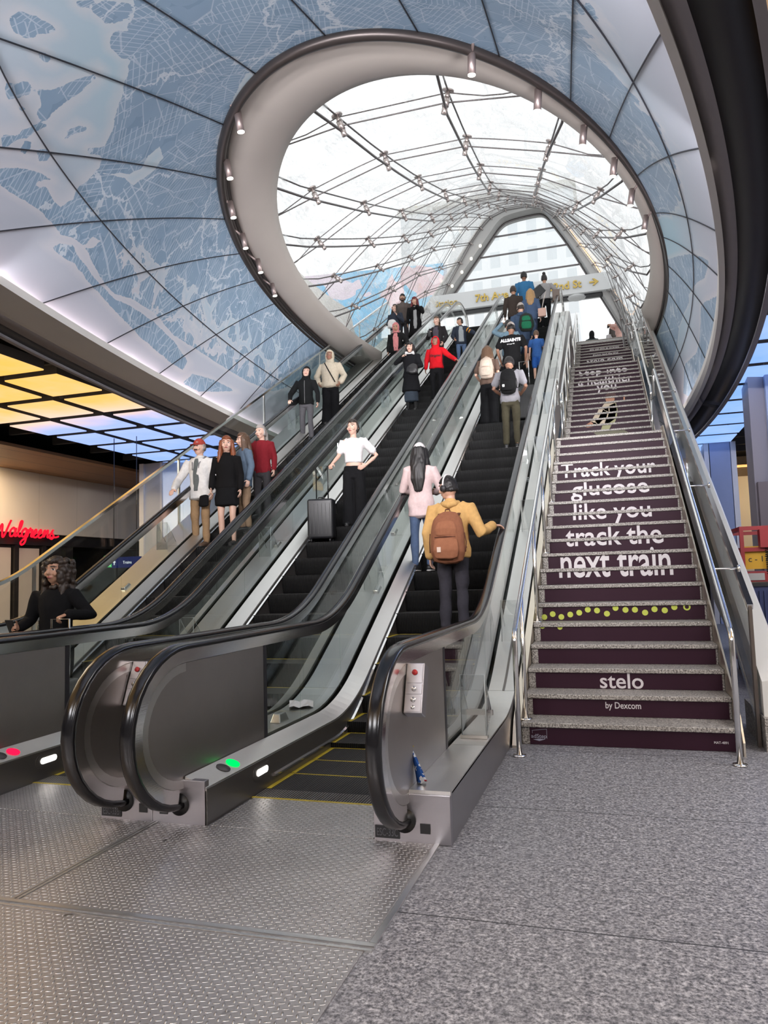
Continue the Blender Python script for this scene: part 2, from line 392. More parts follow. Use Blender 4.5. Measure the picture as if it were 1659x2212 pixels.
# white lip with an upstand hiding the cove light
P = [[ep(E_WH, a, Z0 - 0.03) for a in ANG], [ep(E_WH, a, Z0 - 0.03, -0.06) for a in ANG], [ep(E_MAP, a, Z0) for a in ANG], [ep(E_MAP, a, Z0 + 0.09) for a in ANG], [ep(E_MAP, a, Z0 + 0.09, 0.03) for a in ANG], [ep(E_MAP, a, Z0 + 0.03, 0.03) for a in ANG], [ep(E_MAP, a, Z0 + 0.03, 0.30) for a in ANG]]
o = MB().grid(P, False).build('trim_7', WHITE); structure(o)
o = ringband('trim_8', lambda a: ep(E_WH, a, Z0 + 0.03, 0.0), lambda a: ep(E_GR, a, Z0 - 0.01), GRAYB); structure(thick(o, 0.03))
o = ringband('trim_9', lambda a: ep(E_GR, a, Z0 + 0.0), lambda a: ep(E_BL, a, Z0 - 0.02), DARK); structure(thick(o, 0.03))
P = [[ep(E_BL, a, Z0 - 0.06) for a in ANG], [ep(E_BL, a, Z0 - 0.06, 0.06) for a in ANG], [ep(E_BL, a, Z0 + 0.5, 0.06) for a in ANG]]
o = MB().grid(P, False).build('trim_10', GRAYB); structure(thick(o, 0.02))
# cove lights (LED strip lying on the lip behind its upstand)
COVE = emit('cove_led', (1.0, 0.80, 0.78), 9.0)
P = [[ep(E_MAP, a, Z0 + 0.04, 0.07) for a in ANG], [ep(E_MAP, a, Z0 + 0.055, 0.13) for a in ANG]]
o = MB().grid(P, False).build('cove_light_strip', COVE); tag(o, 'hidden pinkish light strip running round the base of the blue map ceiling', 'light strip'); thick(o, 0.012)

# map surface
m, n = newmat('map_print'); g = NG(n)
uvn = g.node('UVMap'); uvn.uv_map = 'map'
co = g.coord(); sx = g.node('SeparateXYZ'); g.link(uvn.outputs[0], sx.inputs[0])
ph, sv = sx.outputs[0], sx.outputs[1]        # ph: angle/2pi, sv: 0 base .. 1 opening
big = g.noise(co, 0.42, 6, 0.62); med = g.noise(co, 1.3, 5, 0.6, 0.5)
# islands and coast: height field
cst = g.math('ADD', sv, g.math('MULTIPLY', g.math('SUBTRACT', big.outputs['Fac'], 0.5), 1.25))
# barrier island (thin land strip following the base of the dome)
at1 = g.node('Attribute', attribute_name='coast'); at2 = g.node('Attribute', attribute_name='marsh'); at3 = g.node('Attribute', attribute_name='traced')
fine = g.noise(co, 7.0, 5, 0.6); rough_ = g.math('MULTIPLY', g.math('SUBTRACT', fine.outputs['Fac'], 0.5), 0.09)
nland = g.math('MULTIPLY', g.math('SUBTRACT', cst, 0.50), 1.5)
lv = g.math('ADD', g.math('MULTIPLY', at1.outputs['Fac'], at3.outputs['Fac']), g.math('MULTIPLY', nland, g.math('SUBTRACT', 1.0, at3.outputs['Fac'])))
lv = g.math('ADD', lv, rough_)
dv = g.node('VectorMath', operation='ADD'); g.link(co, dv.inputs[0]); sc_ = g.node('VectorMath', operation='SCALE'); g.link(med.outputs['Color'], sc_.inputs[0]); sc_.inputs['Scale'].default_value = 0.9; g.link(sc_.outputs[0], dv.inputs[1])
# marsh: winding pale channels between islets
vch = g.voro(dv.outputs[0], 1.55, 'DISTANCE_TO_EDGE'); chw = g.math('SUBTRACT', vch.outputs[0], g.math('ADD', 0.02, g.math('MULTIPLY', g.math('MAXIMUM', g.math('MINIMUM', at2.outputs['Fac'], 0.5), 0.0), 0.24)))
mz = g.math('GREATER_THAN', g.math('ADD', at2.outputs['Fac'], rough_), 0.0)
lv = g.math('ADD', g.math('MULTIPLY', g.math('MINIMUM', lv, g.math('MULTIPLY', chw, 1.2)), mz), g.math('MULTIPLY', lv, g.math('SUBTRACT', 1.0, mz)))
land = g.math('GREATER_THAN', lv, 0.0)
# streets: random cells, each with its own grid direction
vc = g.voro(co, 1.1, 'F1'); sep = g.node('SeparateColor'); g.link(vc.outputs['Color'], sep.inputs[0])
rot = g.node('VectorRotate', rotation_type='AXIS_ANGLE'); g.link(co, rot.inputs[0]); rot.inputs['Axis'].default_value = (0.1, 0.0, 1.0); g.link(g.math('MULTIPLY', sep.outputs[0], 3.1), rot.inputs['Angle'])
rs = g.node('SeparateXYZ'); g.link(rot.outputs[0], rs.inputs[0])
def lines(c_, f, w_): return g.math('LESS_THAN', g.math('FRACT', g.math('MULTIPLY', c_, f)), w_)
stl = g.math('MAXIMUM', lines(rs.outputs[0], 19.0, 0.17), lines(rs.outputs[1], 7.0, 0.07))
patch = g.noise(co, 1.6, 3); stl = g.math('MULTIPLY', stl, g.math('GREATER_THAN', patch.outputs['Fac'], 0.42))
hw = g.voro(dv.outputs[0], 0.62, 'DISTANCE_TO_EDGE'); hw2 = g.math('LESS_THAN', hw.outputs[0], 0.010)
hw3 = g.voro(co, 2.6, 'DISTANCE_TO_EDGE'); hw4 = g.math('LESS_THAN', hw3.outputs[0], 0.016)
# colours
water = g.ramp(g.math('ADD', g.math('MULTIPLY', sv, 0.9), g.math('MULTIPLY', big.outputs['Fac'], 0.1)), [(0.0, (0.56, 0.56, 0.64)), (0.35, (0.53, 0.58, 0.66)), (0.7, (0.42, 0.60, 0.70))])
rndv = g.noise(co, 3.0, 2)
landc = g.mix(rndv.outputs['Fac'], (0.245, 0.36, 0.495), (0.30, 0.415, 0.54))
bld = g.math('MULTIPLY', g.math('GREATER_THAN', g.voro(co, 5.0).outputs['Distance'], 0.72), 0.5)
landc = g.mix(bld, landc, (0.19, 0.295, 0.42))
lx = g.mix(g.math('MULTIPLY', stl, 0.55), landc, (0.60, 0.68, 0.76))
lx = g.mix(g.math('MULTIPLY', hw4, 0.45), lx, (0.62, 0.69, 0.76)); lx = g.mix(g.math('MULTIPLY', hw2, 0.75), lx, (0.66, 0.72, 0.78))
halo = g.ramp(g.math('ADD', lv, 0.5), [(0.36, (0, 0, 0)), (0.49, (0.5, 0.5, 0.5)), (0.5, (0.5, 0.5, 0.5))])
water = g.mix(halo, water, (0.72, 0.70, 0.72))
colr = g.mix(land, water, lx)
# halo along the coast
g.out(g.principled(colr, 0.42, 0, spec=0.22)); MAPM = m
SEAM = plain('map_seam', (0.012, 0.014, 0.022), 0.6)
def mapp(a, s):
    p0, p1 = np.array(ep(E_MAP, a, Z0 + 0.05, 0.14)), np.array(ep(E_IN, a, Z1))
    p = p0 * (1 - s) + p1 * s; p[2] += 0.10 * 4 * s * (1 - s); return tuple(p)
dome = empty('map_dome', (E_MAP[0], E_MAP[1], Z0)); tag(dome, 'oval funnel ceiling printed with a blue and white street map around the skylight', 'map ceiling')
SS = [i / 14 for i in range(15)]
MAPPOLY = {'L1': [(-104.8,0.675),(-106.2,0.688),(-108.1,0.676),(-108.9,0.683),(-109.7,0.658),(-110.9,0.649),(-112.3,0.655),(-112.8,0.67),(-112.6,0.694),(-114.8,0.688),(-117.7,0.673),(-123.5,0.624),(-126.3,0.579),(-126.8,0.531),(-127.7,0.517),(-127.6,0.559),(-129.6,0.531),(-130.4,0.502),(-131.3,0.474),(-132.2,0.437),(-133.9,0.393),(-134.9,0.336),(-133.4,0.34),(-132.3,0.351),(-132.5,0.325),(-131.9,0.331),(-131.4,0.377),(-130.6,0.364),(-130.2,0.322),(-130.3,0.282),(-132.2,0.247),(-133.5,0.263),(-135.3,0.281),(-136.9,0.281),(-138.3,0.273),(-139.1,0.296),(-140.0,0.303),(-139.1,0.355),(-139.8,0.367),(-140.7,0.322),(-140.5,0.3),(-142.7,0.275),(-144.5,0.253),(-147.2,0.234),(-148.7,0.268),(-152.2,0.287),(-156.6,0.254),(-161.1,0.266),(-164.9,0.269),(-171.6,0.279),(-176.8,0.314),(-179.8,0.468),(-181.8,1.041),(-166.7,0.924),(-152.2,1.006),(-139.5,0.998),(-126.6,0.988),(-119.8,0.989),(-109.3,0.972),(-101.5,0.958),(-94.5,0.947),(-86.8,0.943),(-84.9,0.888)],
 'L2': [(-139.8,0.212),(-139.4,0.248),(-139.8,0.275),(-141.5,0.256),(-144.3,0.235),(-148.1,0.216),(-149.7,0.239),(-153.5,0.247),(-157.5,0.226),(-161.5,0.175),(-162.2,0.114),(-159.4,0.121),(-154.3,0.143),(-150.0,0.174),(-145.6,0.2),(-142.2,0.225),(-140.7,0.213)],
 'L3': [(-163.8,0.054),(-163.6,0.127),(-166.3,0.162),(-171.1,0.175),(-168.7,0.11),(-166.5,0.055)],
 'I1': [(-114.1,0.468),(-113.2,0.478),(-112.5,0.496),(-112.4,0.523),(-112.6,0.547),(-113.1,0.545),(-114.0,0.519),(-114.8,0.505),(-115.2,0.488),(-114.9,0.473)],
 'I2': [(-116.3,0.506),(-116.0,0.516),(-116.4,0.525),(-116.9,0.526),(-117.1,0.516),(-117.0,0.506)],
 'I3': [(-120.9,0.418),(-120.5,0.438),(-119.9,0.462),(-120.2,0.468),(-121.3,0.455),(-122.2,0.428),(-122.6,0.403),(-121.8,0.408)],
 'I4': [(-120.7,0.475),(-119.5,0.532),(-118.3,0.56),(-116.9,0.602),(-115.3,0.629),(-117.0,0.615),(-120.2,0.553),(-121.8,0.515),(-123.8,0.472),(-124.5,0.448),(-123.7,0.448),(-122.4,0.469)],
 'I5': [(-126.5,0.341),(-126.8,0.349),(-126.3,0.38),(-124.4,0.447),(-124.8,0.455),(-126.2,0.406),(-127.4,0.352),(-128.2,0.322)],
 'I6': [(-126.0,0.479),(-124.8,0.506),(-123.9,0.539),(-123.9,0.556),(-124.6,0.544),(-125.3,0.512),(-126.2,0.484)],
 'I7': [(-128.4,0.356),(-127.2,0.38),(-127.0,0.396),(-127.9,0.382),(-128.8,0.358)],
 'I8': [(-128.2,0.392),(-127.7,0.417),(-128.2,0.423),(-129.0,0.406),(-129.4,0.383)],
 'I9': [(-123.3,0.411),(-123.0,0.431),(-123.2,0.431),(-123.9,0.412)],
 'I10': [(-108.5,0.584),(-107.5,0.611),(-108.4,0.608),(-109.2,0.595),(-109.0,0.587)],
 'I11': [(-108.7,0.608),(-106.9,0.626),(-105.4,0.672),(-106.3,0.682),(-108.1,0.665),(-109.5,0.641),(-109.1,0.626)],
 'MARSH': [(-140.7,0.397),(-139.7,0.488),(-142.3,0.557),(-147.0,0.521),(-154.0,0.618),(-169.4,0.715),(-176.7,0.615),(-177.6,0.357),(-164.9,0.269),(-156.4,0.262),(-151.0,0.291),(-147.3,0.277)],
 'INLET': [(-130.2,0.53),(-129.8,0.62),(-128.8,0.665),(-126.2,0.71),(-124.2,0.756),(-126.0,0.758),(-128.4,0.715),(-130.3,0.661),(-131.7,0.608),(-130.5,0.593)],
 'R1': [(9.5,0.952),(-1.8,0.588),(-6.7,0.548),(-10.5,0.485),(-12.3,0.498),(-14.4,0.448),(-16.9,0.373),(-18.8,0.282),(-21.2,0.24),(-22.8,0.218),(-20.9,0.489),(-15.7,0.958),(-2.6,0.966)],
 'R2': [(-13.1,0.301),(-14.9,0.252),(-18.4,0.115),(-16.8,0.108),(-12.1,0.087),(-6.5,0.078),(-3.5,0.059),(-0.3,0.057),(5.3,0.074),(7.3,0.149),(3.4,0.29),(2.0,0.297),(-3.3,0.22),(-6.2,0.223),(-9.4,0.261)],
 'R3': [(9.4,0.919),(-1.8,0.588),(2.2,0.529),(5.5,0.491),(9.5,0.463),(9.6,0.62)] ,}

b = MB(); NA = 288; A2 = [2 * PI * i / NA for i in range(NA + 1)]
NM, NSM = 1200, 110
b.grid([[tuple(np.array(mapp(2 * PI * i / NM, j / NSM)) - np.array(dome.location)) for i in range(NM + 1)] for j in range(NSM + 1)], True)
o = b.build('map_surface', MAPM, dome)
uvl = o.data.uv_layers.new(name='map'); uva = np.zeros((len(o.data.loops), 2)); vi = np.zeros(len(o.data.loops), int); o.data.loops.foreach_get('vertex_index', vi)
uva[:, 0] = (vi % (NM + 1)) / NM; uva[:, 1] = (vi // (NM + 1)) / NSM; uvl.data.foreach_set('uv', uva.ravel())
gp = np.degrees(np.tile(2 * PI * np.arange(NM + 1) / NM, NSM + 1)); gs = np.repeat(np.arange(NSM + 1) / NSM, NM + 1); gp = np.where(gp > 60, gp - 360, gp)
def sdf(poly):
    P = np.array(poly) * [0.105, 5.0]; X = np.stack([gp * 0.105, gs * 5.0], 1); out = np.full(len(X), -1.0)
    lo, hi = P.min(0) - 0.7, P.max(0) + 0.7; m_ = ((X > lo) & (X < hi)).all(1); Q = X[m_]
    d = np.full(len(Q), 9.0); ins = np.zeros(len(Q), bool)
    for a_, c_ in zip(P, np.roll(P, -1, 0)):
        e = c_ - a_; w_ = Q - a_; t_ = np.clip((w_ @ e) / (e @ e + 1e-12), 0, 1); d = np.minimum(d, np.hypot(*(w_ - t_[:, None] * e).T))
        cr = (a_[1] > Q[:, 1]) != (c_[1] > Q[:, 1]); xi = a_[0] + (Q[:, 1] - a_[1]) / (e[1] if abs(e[1]) > 1e-9 else 1e-9) * e[0]; ins ^= cr & (Q[:, 0] < xi)
    out[m_] = np.where(ins, d, -d); return out
coast = np.full(len(gp), -1.0)
for k_, p_ in MAPPOLY.items():
    if k_ not in ('MARSH', 'INLET'): coast = np.maximum(coast, sdf(p_))
coast = np.minimum(coast, -sdf(MAPPOLY['INLET']))
tr = np.clip(((gp < -99) * (gp + 99) / -6.0), 0, 1) * (gp > -190); tr = np.maximum(tr, np.clip((gp + 30) / 8, 0, 1) * (gp < 14))
for nm_, ar_ in (('coast', coast), ('marsh', sdf(MAPPOLY['MARSH'])), ('traced', tr)):
    at_ = o.data.attributes.new(nm_, 'FLOAT', 'POINT'); at_.data.foreach_set('value', ar_.astype(np.float32))
sl = MB()
PHS = [-173.9, -167.2, -160.3, -152.9, -145.5, -137, -128, -116.2, -104, -90, -76.3, -64.6, -52.7, -44.3, -36, -27.6, -21.7, -14, -6, 3, 12]
def insurf(a, s, k=0.012):   # a point just inside the map surface
    p = Vector(mapp(a, s)); c = Vector((E_MAP[0], p.y * 0.6 + E_MAP[1] * 0.4, p.z - 1.0)); return p + (c - p).normalized() * k - Vector(dome.location)
for ph_ in PHS: sl.tube([insurf(R(ph_), s) for s in SS], 0.0075, 5)
sl.tube([insurf(a, 0.42) for a in A2[:-1]], 0.0075, 5, closed=True)
sl.build('panel_joints', SEAM, dome)
# opening rim: dark trim tubes, plaster soffit, glass seat
b = MB()
for k, dz, r in ((0.06, -0.07, 0.06), (0.03, 0.0, 0.05), (-0.02, 0.07, 0.035)):
    b.tube([ep(E_IN, a, Z1 + dz, k) for a in AO], r, 8)
structure(b.build('trim_11', TRIMD))
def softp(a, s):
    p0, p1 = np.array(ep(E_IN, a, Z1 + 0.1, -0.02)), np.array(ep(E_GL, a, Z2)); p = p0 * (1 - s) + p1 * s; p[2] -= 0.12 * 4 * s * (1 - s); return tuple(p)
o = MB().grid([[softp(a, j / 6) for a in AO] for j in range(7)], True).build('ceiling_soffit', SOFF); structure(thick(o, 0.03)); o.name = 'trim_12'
o = MB().grid([[ep(E_GL, a, Z2, 0.0) for a in AO], [ep(E_GL, a, Z2 + 0.05, 0.06) for a in AO], [ep(E_GL, a, Z2 + 0.1, 0.75) for a in AO], [ep(E_GL, a, 8.94, 1.1) for a in AO]], False).build('trim_13', WHITE); structure(o)

# spotlights on rods around the rim
SPM = plain('spot_body', (0.30, 0.24, 0.23), 0.4, 0.7); LENS = emit('spot_lens', (1.0, 0.93, 0.80), 5.0)
spot0 = None
SPW = [(-4.02, 7.55), (-4.66, 8.43), (-5.15, 9.41), (-5.47, 10.39), (-5.68, 11.34), (-5.92, 12.41), (-1.17, 7.48), (-0.55, 8.36), (-0.07, 9.28), (0.3, 10.19), (0.55, 11.14), (0.78, 12.08)]
SPL = ['uppermost spotlight on the left edge of the skylight rim', 'second spotlight from the top on the left rim', 'third spotlight from the top on the left rim', 'fourth spotlight down the left rim', 'fifth spotlight down the left rim', 'lowest spotlight on the left rim above the hooded visitors',
       'uppermost spotlight on the right side of the skylight rim', 'second spotlight from the top on the right rim', 'third spotlight from the top on the right rim', 'fourth spotlight down the right rim', 'fifth spotlight down the right rim', 'lowest spotlight on the right rim beside the glass cone']
for i, ((x, y), lb) in enumerate(zip(SPW, SPL)):
    a = math.atan2((y - E_IN[1]) / E_IN[3], (x - E_IN[0]) / E_IN[2])
    if spot0 is None:
        t = empty('spotlight')
        MB().cyl((-0.20, 0, 0.20), (0, 0, 0.06), 0.018, 8).build('rod', SPM, t)
        bd = MB().cyl((0, 0, 0.10), (0.05, 0, -0.13), 0.045, 16).build('lamp_body', SPM, t)
        MB().cyl((0.05, 0, -0.128), (0.0525, 0, -0.141), 0.042, 16).build('lens', LENS, t)
        spot0 = t
    else: t = copy_tree(spot0)
    t.location = (x, y, 6.9); t.rotation_euler = (0, 0, a + PI); t.scale = (1, 1, 1)
    tag(t, lb, 'spotlight', 'spotlights on rods round the skylight rim')

# ---- flat ceiling outside the ring, glowing coffer panels
b = MB(); NC = 96; ca = [2 * PI * i / NC for i in range(NC + 1)]
def rectp(a, z):
    c, s = math.cos(a), math.sin(a); x0, y0 = E_BL[0], E_BL[1]
    t = min(((10 - x0) / c) if c > 1e-6 else ((-15.5 - x0) / c) if c < -1e-6 else 1e9, ((34 - y0) / s) if s > 1e-6 else ((-9 - y0) / s) if s < -1e-6 else 1e9)
    return (x0 + c * t, y0 + s * t, z)
aa = sorted(set([2 * PI * i / NC for i in range(NC)] + [math.atan2(yy - E_BL[1], xx - E_BL[0]) % (2 * PI) for xx in (-15.5, 10) for yy in (-9, 34)])); aa.append(aa[0] + 2 * PI)
def elr(a, z):    # ellipse point in direction a
    c, s = math.cos(a), math.sin(a); r_ = 1 / math.sqrt((c / E_BL[2]) ** 2 + (s / E_BL[3]) ** 2); return (E_BL[0] + c * r_, E_BL[1] + s * r_, z)
b.grid([[elr(a, 4.92) for a in aa], [rectp(a, 4.92) for a in aa]], False)
structure(thick(b.build('ceiling', DARKC), 0.06))

m, n = newmat('sky_panel'); g = NG(n); geo_ = g.node('NewGeometry'); sx = g.node('SeparateXYZ'); g.link(geo_.outputs['Position'], sx.inputs[0])
nz = g.noise(geo_.outputs['Position'], 0.55, 4, 0.55, 0.6); n2 = g.noise(geo_.outputs['Position'], 1.7, 4)
yy = g.math('ADD', sx.outputs[1], g.math('MULTIPLY', g.math('SUBTRACT', nz.outputs['Fac'], 0.5), 1.6))
yy = g.math('ADD', yy, g.math('MULTIPLY', g.math('GREATER_THAN', sx.outputs[0], -3.0), 6.0))
cy = g.ramp(g.math('DIVIDE', yy, 20.0), [(0.40, (1.0, 0.55, 0.105)), (0.52, (1.0, 0.56, 0.15)), (0.565, (0.96, 0.66, 0.50)), (0.60, (0.38, 0.50, 1.0)), (0.9, (0.25, 0.45, 1.0))])
cl = g.mix(g.math('MULTIPLY', g.math('SUBTRACT', n2.outputs['Fac'], 0.35), 0.8), cy, (0.80, 0.86, 1.0))
cl = g.mix(0.45, cy, cl)
em = g.node('Emission'); g.link(cl, em.inputs[0]); em.inputs[1].default_value = 0.95; g.out(em.outputs[0]); SKYP = m
TRAY = plain('panel_tray', (0.20, 0.19, 0.185), 0.6); BEAM = plain('ceiling_beam', (0.075, 0.072, 0.07), 0.6)
def inmap(x, y, k=1.03): return ((x - E_WH[0]) / (E_WH[2] * k)) ** 2 + ((y - E_WH[1]) / (E_WH[3] * k)) ** 2 < 1
pan0 = None; npan = 0
for ix in range(-9, 10):
    for iy in range(-9, 15):
        x0 = -7.47 + ix * 1.18; y0 = 8.78 + iy * 1.27
        x1, y1 = x0 + 0.96, y0 + 1.02
        if x0 < -12.1 or x1 > 9.2 or y0 < -7 or y1 > 23.4: continue
        if x0 > 3.05 and y0 > 18.5: continue
        if any(inmap(x, y) for x in (x0, x1) for y in (y0, y1)): continue
        if y1 < -3.0 and (x0 < -10 or x0 > 5): continue
        vis = (x0 < -6 and y0 > 4.5) or (x0 > 0.5 and y0 > 4.0)
        if pan0 is None:
            pan0 = empty('ceiling_panel')
            MB().box(-0.48, 0.48, -0.51, 0.51, 0.02, 0.16).build('tray', TRAY, pan0)
            MB().box(-0.475, 0.475, -0.505, 0.505, 0.0, 0.019).build('diffuser', SKYP, pan0)
            t = pan0
        else: t = copy_tree(pan0)
        t.location = ((x0 + x1) / 2, (y0 + y1) / 2, 4.5); npan += 1
        if x0 > -3 and y0 < 3.9 or (x0 <= -3 and y0 < 5.0): gl, lb = 'luminous panels over the near hall', 'square luminous ceiling panel of the grid over the near hall'
        elif x0 > -3: gl, lb = 'blue sky panels right of the ring', 'glowing blue sky panel in the ceiling grid right of the dark ring'
        elif y0 < 11.2: gl, lb = 'amber sky panels left of the ring', 'glowing amber sky panel in the ceiling grid left of the white lip'
        else: gl, lb = 'blue sky panels left of the ring', 'glowing blue sky panel in the ceiling grid on the left, beyond the amber ones'
        tag(t, lb, 'ceiling panel', gl)
b = MB()
for iy in range(-9, 15):
    yb = 8.78 + iy * 1.27 - 0.125
    if -7 < yb < 23.5:
        for xa, xb in ((-12.1, None), (None, 9.4)):
            q = 1 - ((yb - E_BL[1]) / E_BL[3]) ** 2
            ex = E_BL[2] * math.sqrt(max(q, 0)) + 0.08 if q > 0 else 0
            s0, s1 = (xa, E_BL[0] - ex) if xa else (E_BL[0] + ex, xb)
            if s1 > s0: b.box(s0, s1, yb - 0.035, yb + 0.035, 4.62, 4.88)
structure(b.build('ceiling_beams', BEAM)); bpy.data.objects['ceiling_beams'].name = 'trim_14'
# sensors between the panels
SEN = plain('sensor_grey', (0.1, 0.1, 0.1), 0.4); s0 = None
for (x, y) in ((-6.9, 8.66), (-8.6, 9.93), (-7.5, 9.9), (-8.65, 11.2), (-7.55, 11.18), (-9.7, 12.45), (-8.5, 12.45), (2.35, 12.47), (2.6, 15.0), (2.4, 16.28), (2.55, 17.55), (2.7, 18.8)):
    if s0 is None:
        s0 = t = MB().cyl((0, 0, 0.14), (0, 0, 0.0), 0.03, 10).build('ceiling_sensor', SEN)
    else: t = copy_tree(s0)
    t.location = (x, y, 4.5); tag(t, 'small dark cylinder sensor hanging in a gap between ceiling panels', 'ceiling sensor', 'sensors between the ceiling panels')

# ---- left hall
WALLB = None
m, n = newmat('beige_wall'); g = NG(n); co = g.coord(); sx = g.node('SeparateXYZ'); g.link(co, sx.inputs[0])
sm = g.math('LESS_THAN', g.math('FRACT', g.math('DIVIDE', sx.outputs[1], 1.45)), 0.006); nn = g.noise(co, 1.2, 3)
c = g.mix(nn.outputs['Fac'], (0.62, 0.55, 0.47), (0.70, 0.63, 0.55)); c = g.mix(sm, c, (0.42, 0.37, 0.31))
g.out(g.principled(c, 0.5)); BEIGE = m
m, n = newmat('wood_soffit'); g = NG(n); co = g.coord(scale=(1, 1, 1)); sx = g.node('SeparateXYZ'); g.link(co, sx.inputs[0])
wv = g.noise(g.coord(scale=(14, 0.6, 14)), 4, 4); c = g.mix(wv.outputs['Fac'], (0.20, 0.105, 0.045), (0.34, 0.19, 0.085))
gp = g.math('LESS_THAN', g.math('FRACT', g.math('MULTIPLY', sx.outputs[0], 1.2)), 0.03); c = g.mix(gp, c, (0.03, 0.02, 0.012))
g.out(g.principled(c, 0.5)); WOOD = m
STORE = plain('store_dark', (0.018, 0.015, 0.014), 0.35); DOORB = plain('store_door_panel', (0.50, 0.45, 0.40), 0.5)
structure(MB().box(-14.8, -14.5, -9, 34, 2.80, 4.95).build('wall_left', BEIGE))
structure(MB().box(-15.4, -14.85, -9, 34, 0, 2.80).build('wall_left_recess', STORE)); bpy.data.objects['wall_left_recess'].name = 'wall_left_lower'
structure(MB().box(-14.5, -12.15, -9, 34, 4.40, 4.47).build('trim_15', WOOD))
b = MB()
for (y0, y1) in ((14.15, 14.25), (15.36, 15.50), (16.34, 16.46), (17.2, 17.5), (19.4, 19.5)): b.box(-14.86, -14.70, y0, y1, 0, 2.8)
b.box(-14.86, -14.68, 12, 20.4, 2.50, 2.80)
structure(b.build('door_1', STORE))
for y0, y1 in ((14.3, 15.32), (15.54, 16.30)):
    o = MB().box(-14.83, -14.79, y0, y1, 0.1, 2.42).build('store_door', DOORB); tag(o, 'tall pale store door leaf ' + ('nearer the photo edge' if y0 < 15 else 'beside the dark shop interior') + ' under the red sign', 'door', 'pale doors of the shop')
SHW = glass_mat('shop_glass', (0.5, 0.5, 0.5))
tag(MB().box(-14.78, -14.76, 17.5, 20.3, 0.1, 2.48).build('shop_window', SHW), 'dark shop window pane right of the pale doors', 'window')
structure(MB().box(-15.5, 10, 33.7, 34, -0.2, 8.6).build('wall_far', plain('far_wall', (0.10, 0.085, 0.07), 0.6)))
structure(MB().box(-15.5, 10, -9.3, -9, -0.2, 5.0).build('wall_near', plain('near_wall', (0.42, 0.39, 0.36), 0.6)))
structure(MB().box(9.8, 10.1, -9, 34, -0.2, 5.0).build('wall_right', plain('right_wall', (0.70, 0.66, 0.63), 0.6)))
# column on the left
COLM = plain('column_panel', (0.50, 0.52, 0.60), 0.35, 0.3, var=0.05, scale=2); COLE = plain('column_edge', (0.72, 0.70, 0.72), 0.4, 0.2)
t = empty('column', (-11.0, 17.0, 0)); structure(t); t.name = 'pillar_left'
fixn(MB().prism_z([(-0.62, -0.62), (0.0, -0.66), (0.62, -0.30), (0.62, 0.62), (-0.62, 0.62)], 0, 4.5).build('pillar_body', COLM, t))
MB().box(-0.66, -0.53, -0.68, -0.55, 0, 4.5).box(-0.03, 0.03, -0.69, -0.60, 0, 4.5).build('pillar_edge', COLE, t)
for o_ in t.children: structure(o_)
# red script shop sign (strokes drawn as tubes)
RED = emit('sign_red', (1.0, 0.012, 0.035), 1.0)
sg = empty('shop_sign', (-14.45, 14.62, 2.62)); tag(sg, 'glowing red script shop sign on the warm beige wall', 'sign')
def stroke(pts, n=6):
    P = [np.array(p, float) for p in pts]; out = []
    for i in range(len(P) - 1):
        p0, p1, p2, p3 = P[max(i - 1, 0)], P[i], P[i + 1], P[min(i + 2, len(P) - 1)]
        for k in range(n):
            t_ = k / n; out.append(0.5 * (2 * p1 + (p2 - p0) * t_ + (2 * p0 - 5 * p1 + 4 * p2 - p3) * t_ ** 2 + (3 * p1 - p0 - 3 * p2 + p3) * t_ ** 3))
    out.append(P[-1]); return out
# script letters in (u, v): u along the wall, v up
ST = [[(-0.30, .40), (-0.22, .44), (-0.18, .30), (-0.14, .05), (-0.02, .36), (0.04, .08), (0.10, .06), (0.20, .36), (0.24, .47)],                                             # W
      [(0.44, .24), (0.36, .29), (0.28, .20), (0.30, .07), (0.40, .10), (0.45, .27), (0.44, .09), (0.50, .08)],                                                            # a
      [(0.50, .08), (0.60, .32), (0.62, .46), (0.56, .44), (0.54, .16), (0.60, .07), (0.66, .12)],                                                                          # l
      [(0.82, .24), (0.75, .29), (0.67, .20), (0.69, .08), (0.78, .10), (0.84, .27), (0.82, -.05), (0.72, -.14), (0.68, -.06), (0.86, .08)],                                # g
      [(0.86, .08), (0.92, .30), (0.95, .24), (1.00, .26), (0.99, .10), (1.05, .08)],                                                                                      # r
      [(1.05, .10), (1.15, .20), (1.13, .28), (1.07, .22), (1.08, .09), (1.16, .07), (1.22, .12)],                                                                          # e
      [(1.22, .12), (1.32, .20), (1.30, .28), (1.24, .22), (1.25, .09), (1.33, .07), (1.40, .12)],                                                                          # e
      [(1.40, .10), (1.44, .28), (1.44, .09), (1.50, .24), (1.56, .27), (1.57, .10), (1.63, .09)],                                                                          # n
      [(1.63, .09), (1.74, .30), (1.72, .22), (1.80, .12), (1.74, .05), (1.66, .09), (1.88, .10), (1.98, .13)]]                                                             # s
for s_ in ST: MB().tube([(0.0, p[0] * 1.0 + p[1] * .22, p[1] * 1.0) for p in stroke(s_)], 0.024, 8).build('letter', RED, sg)
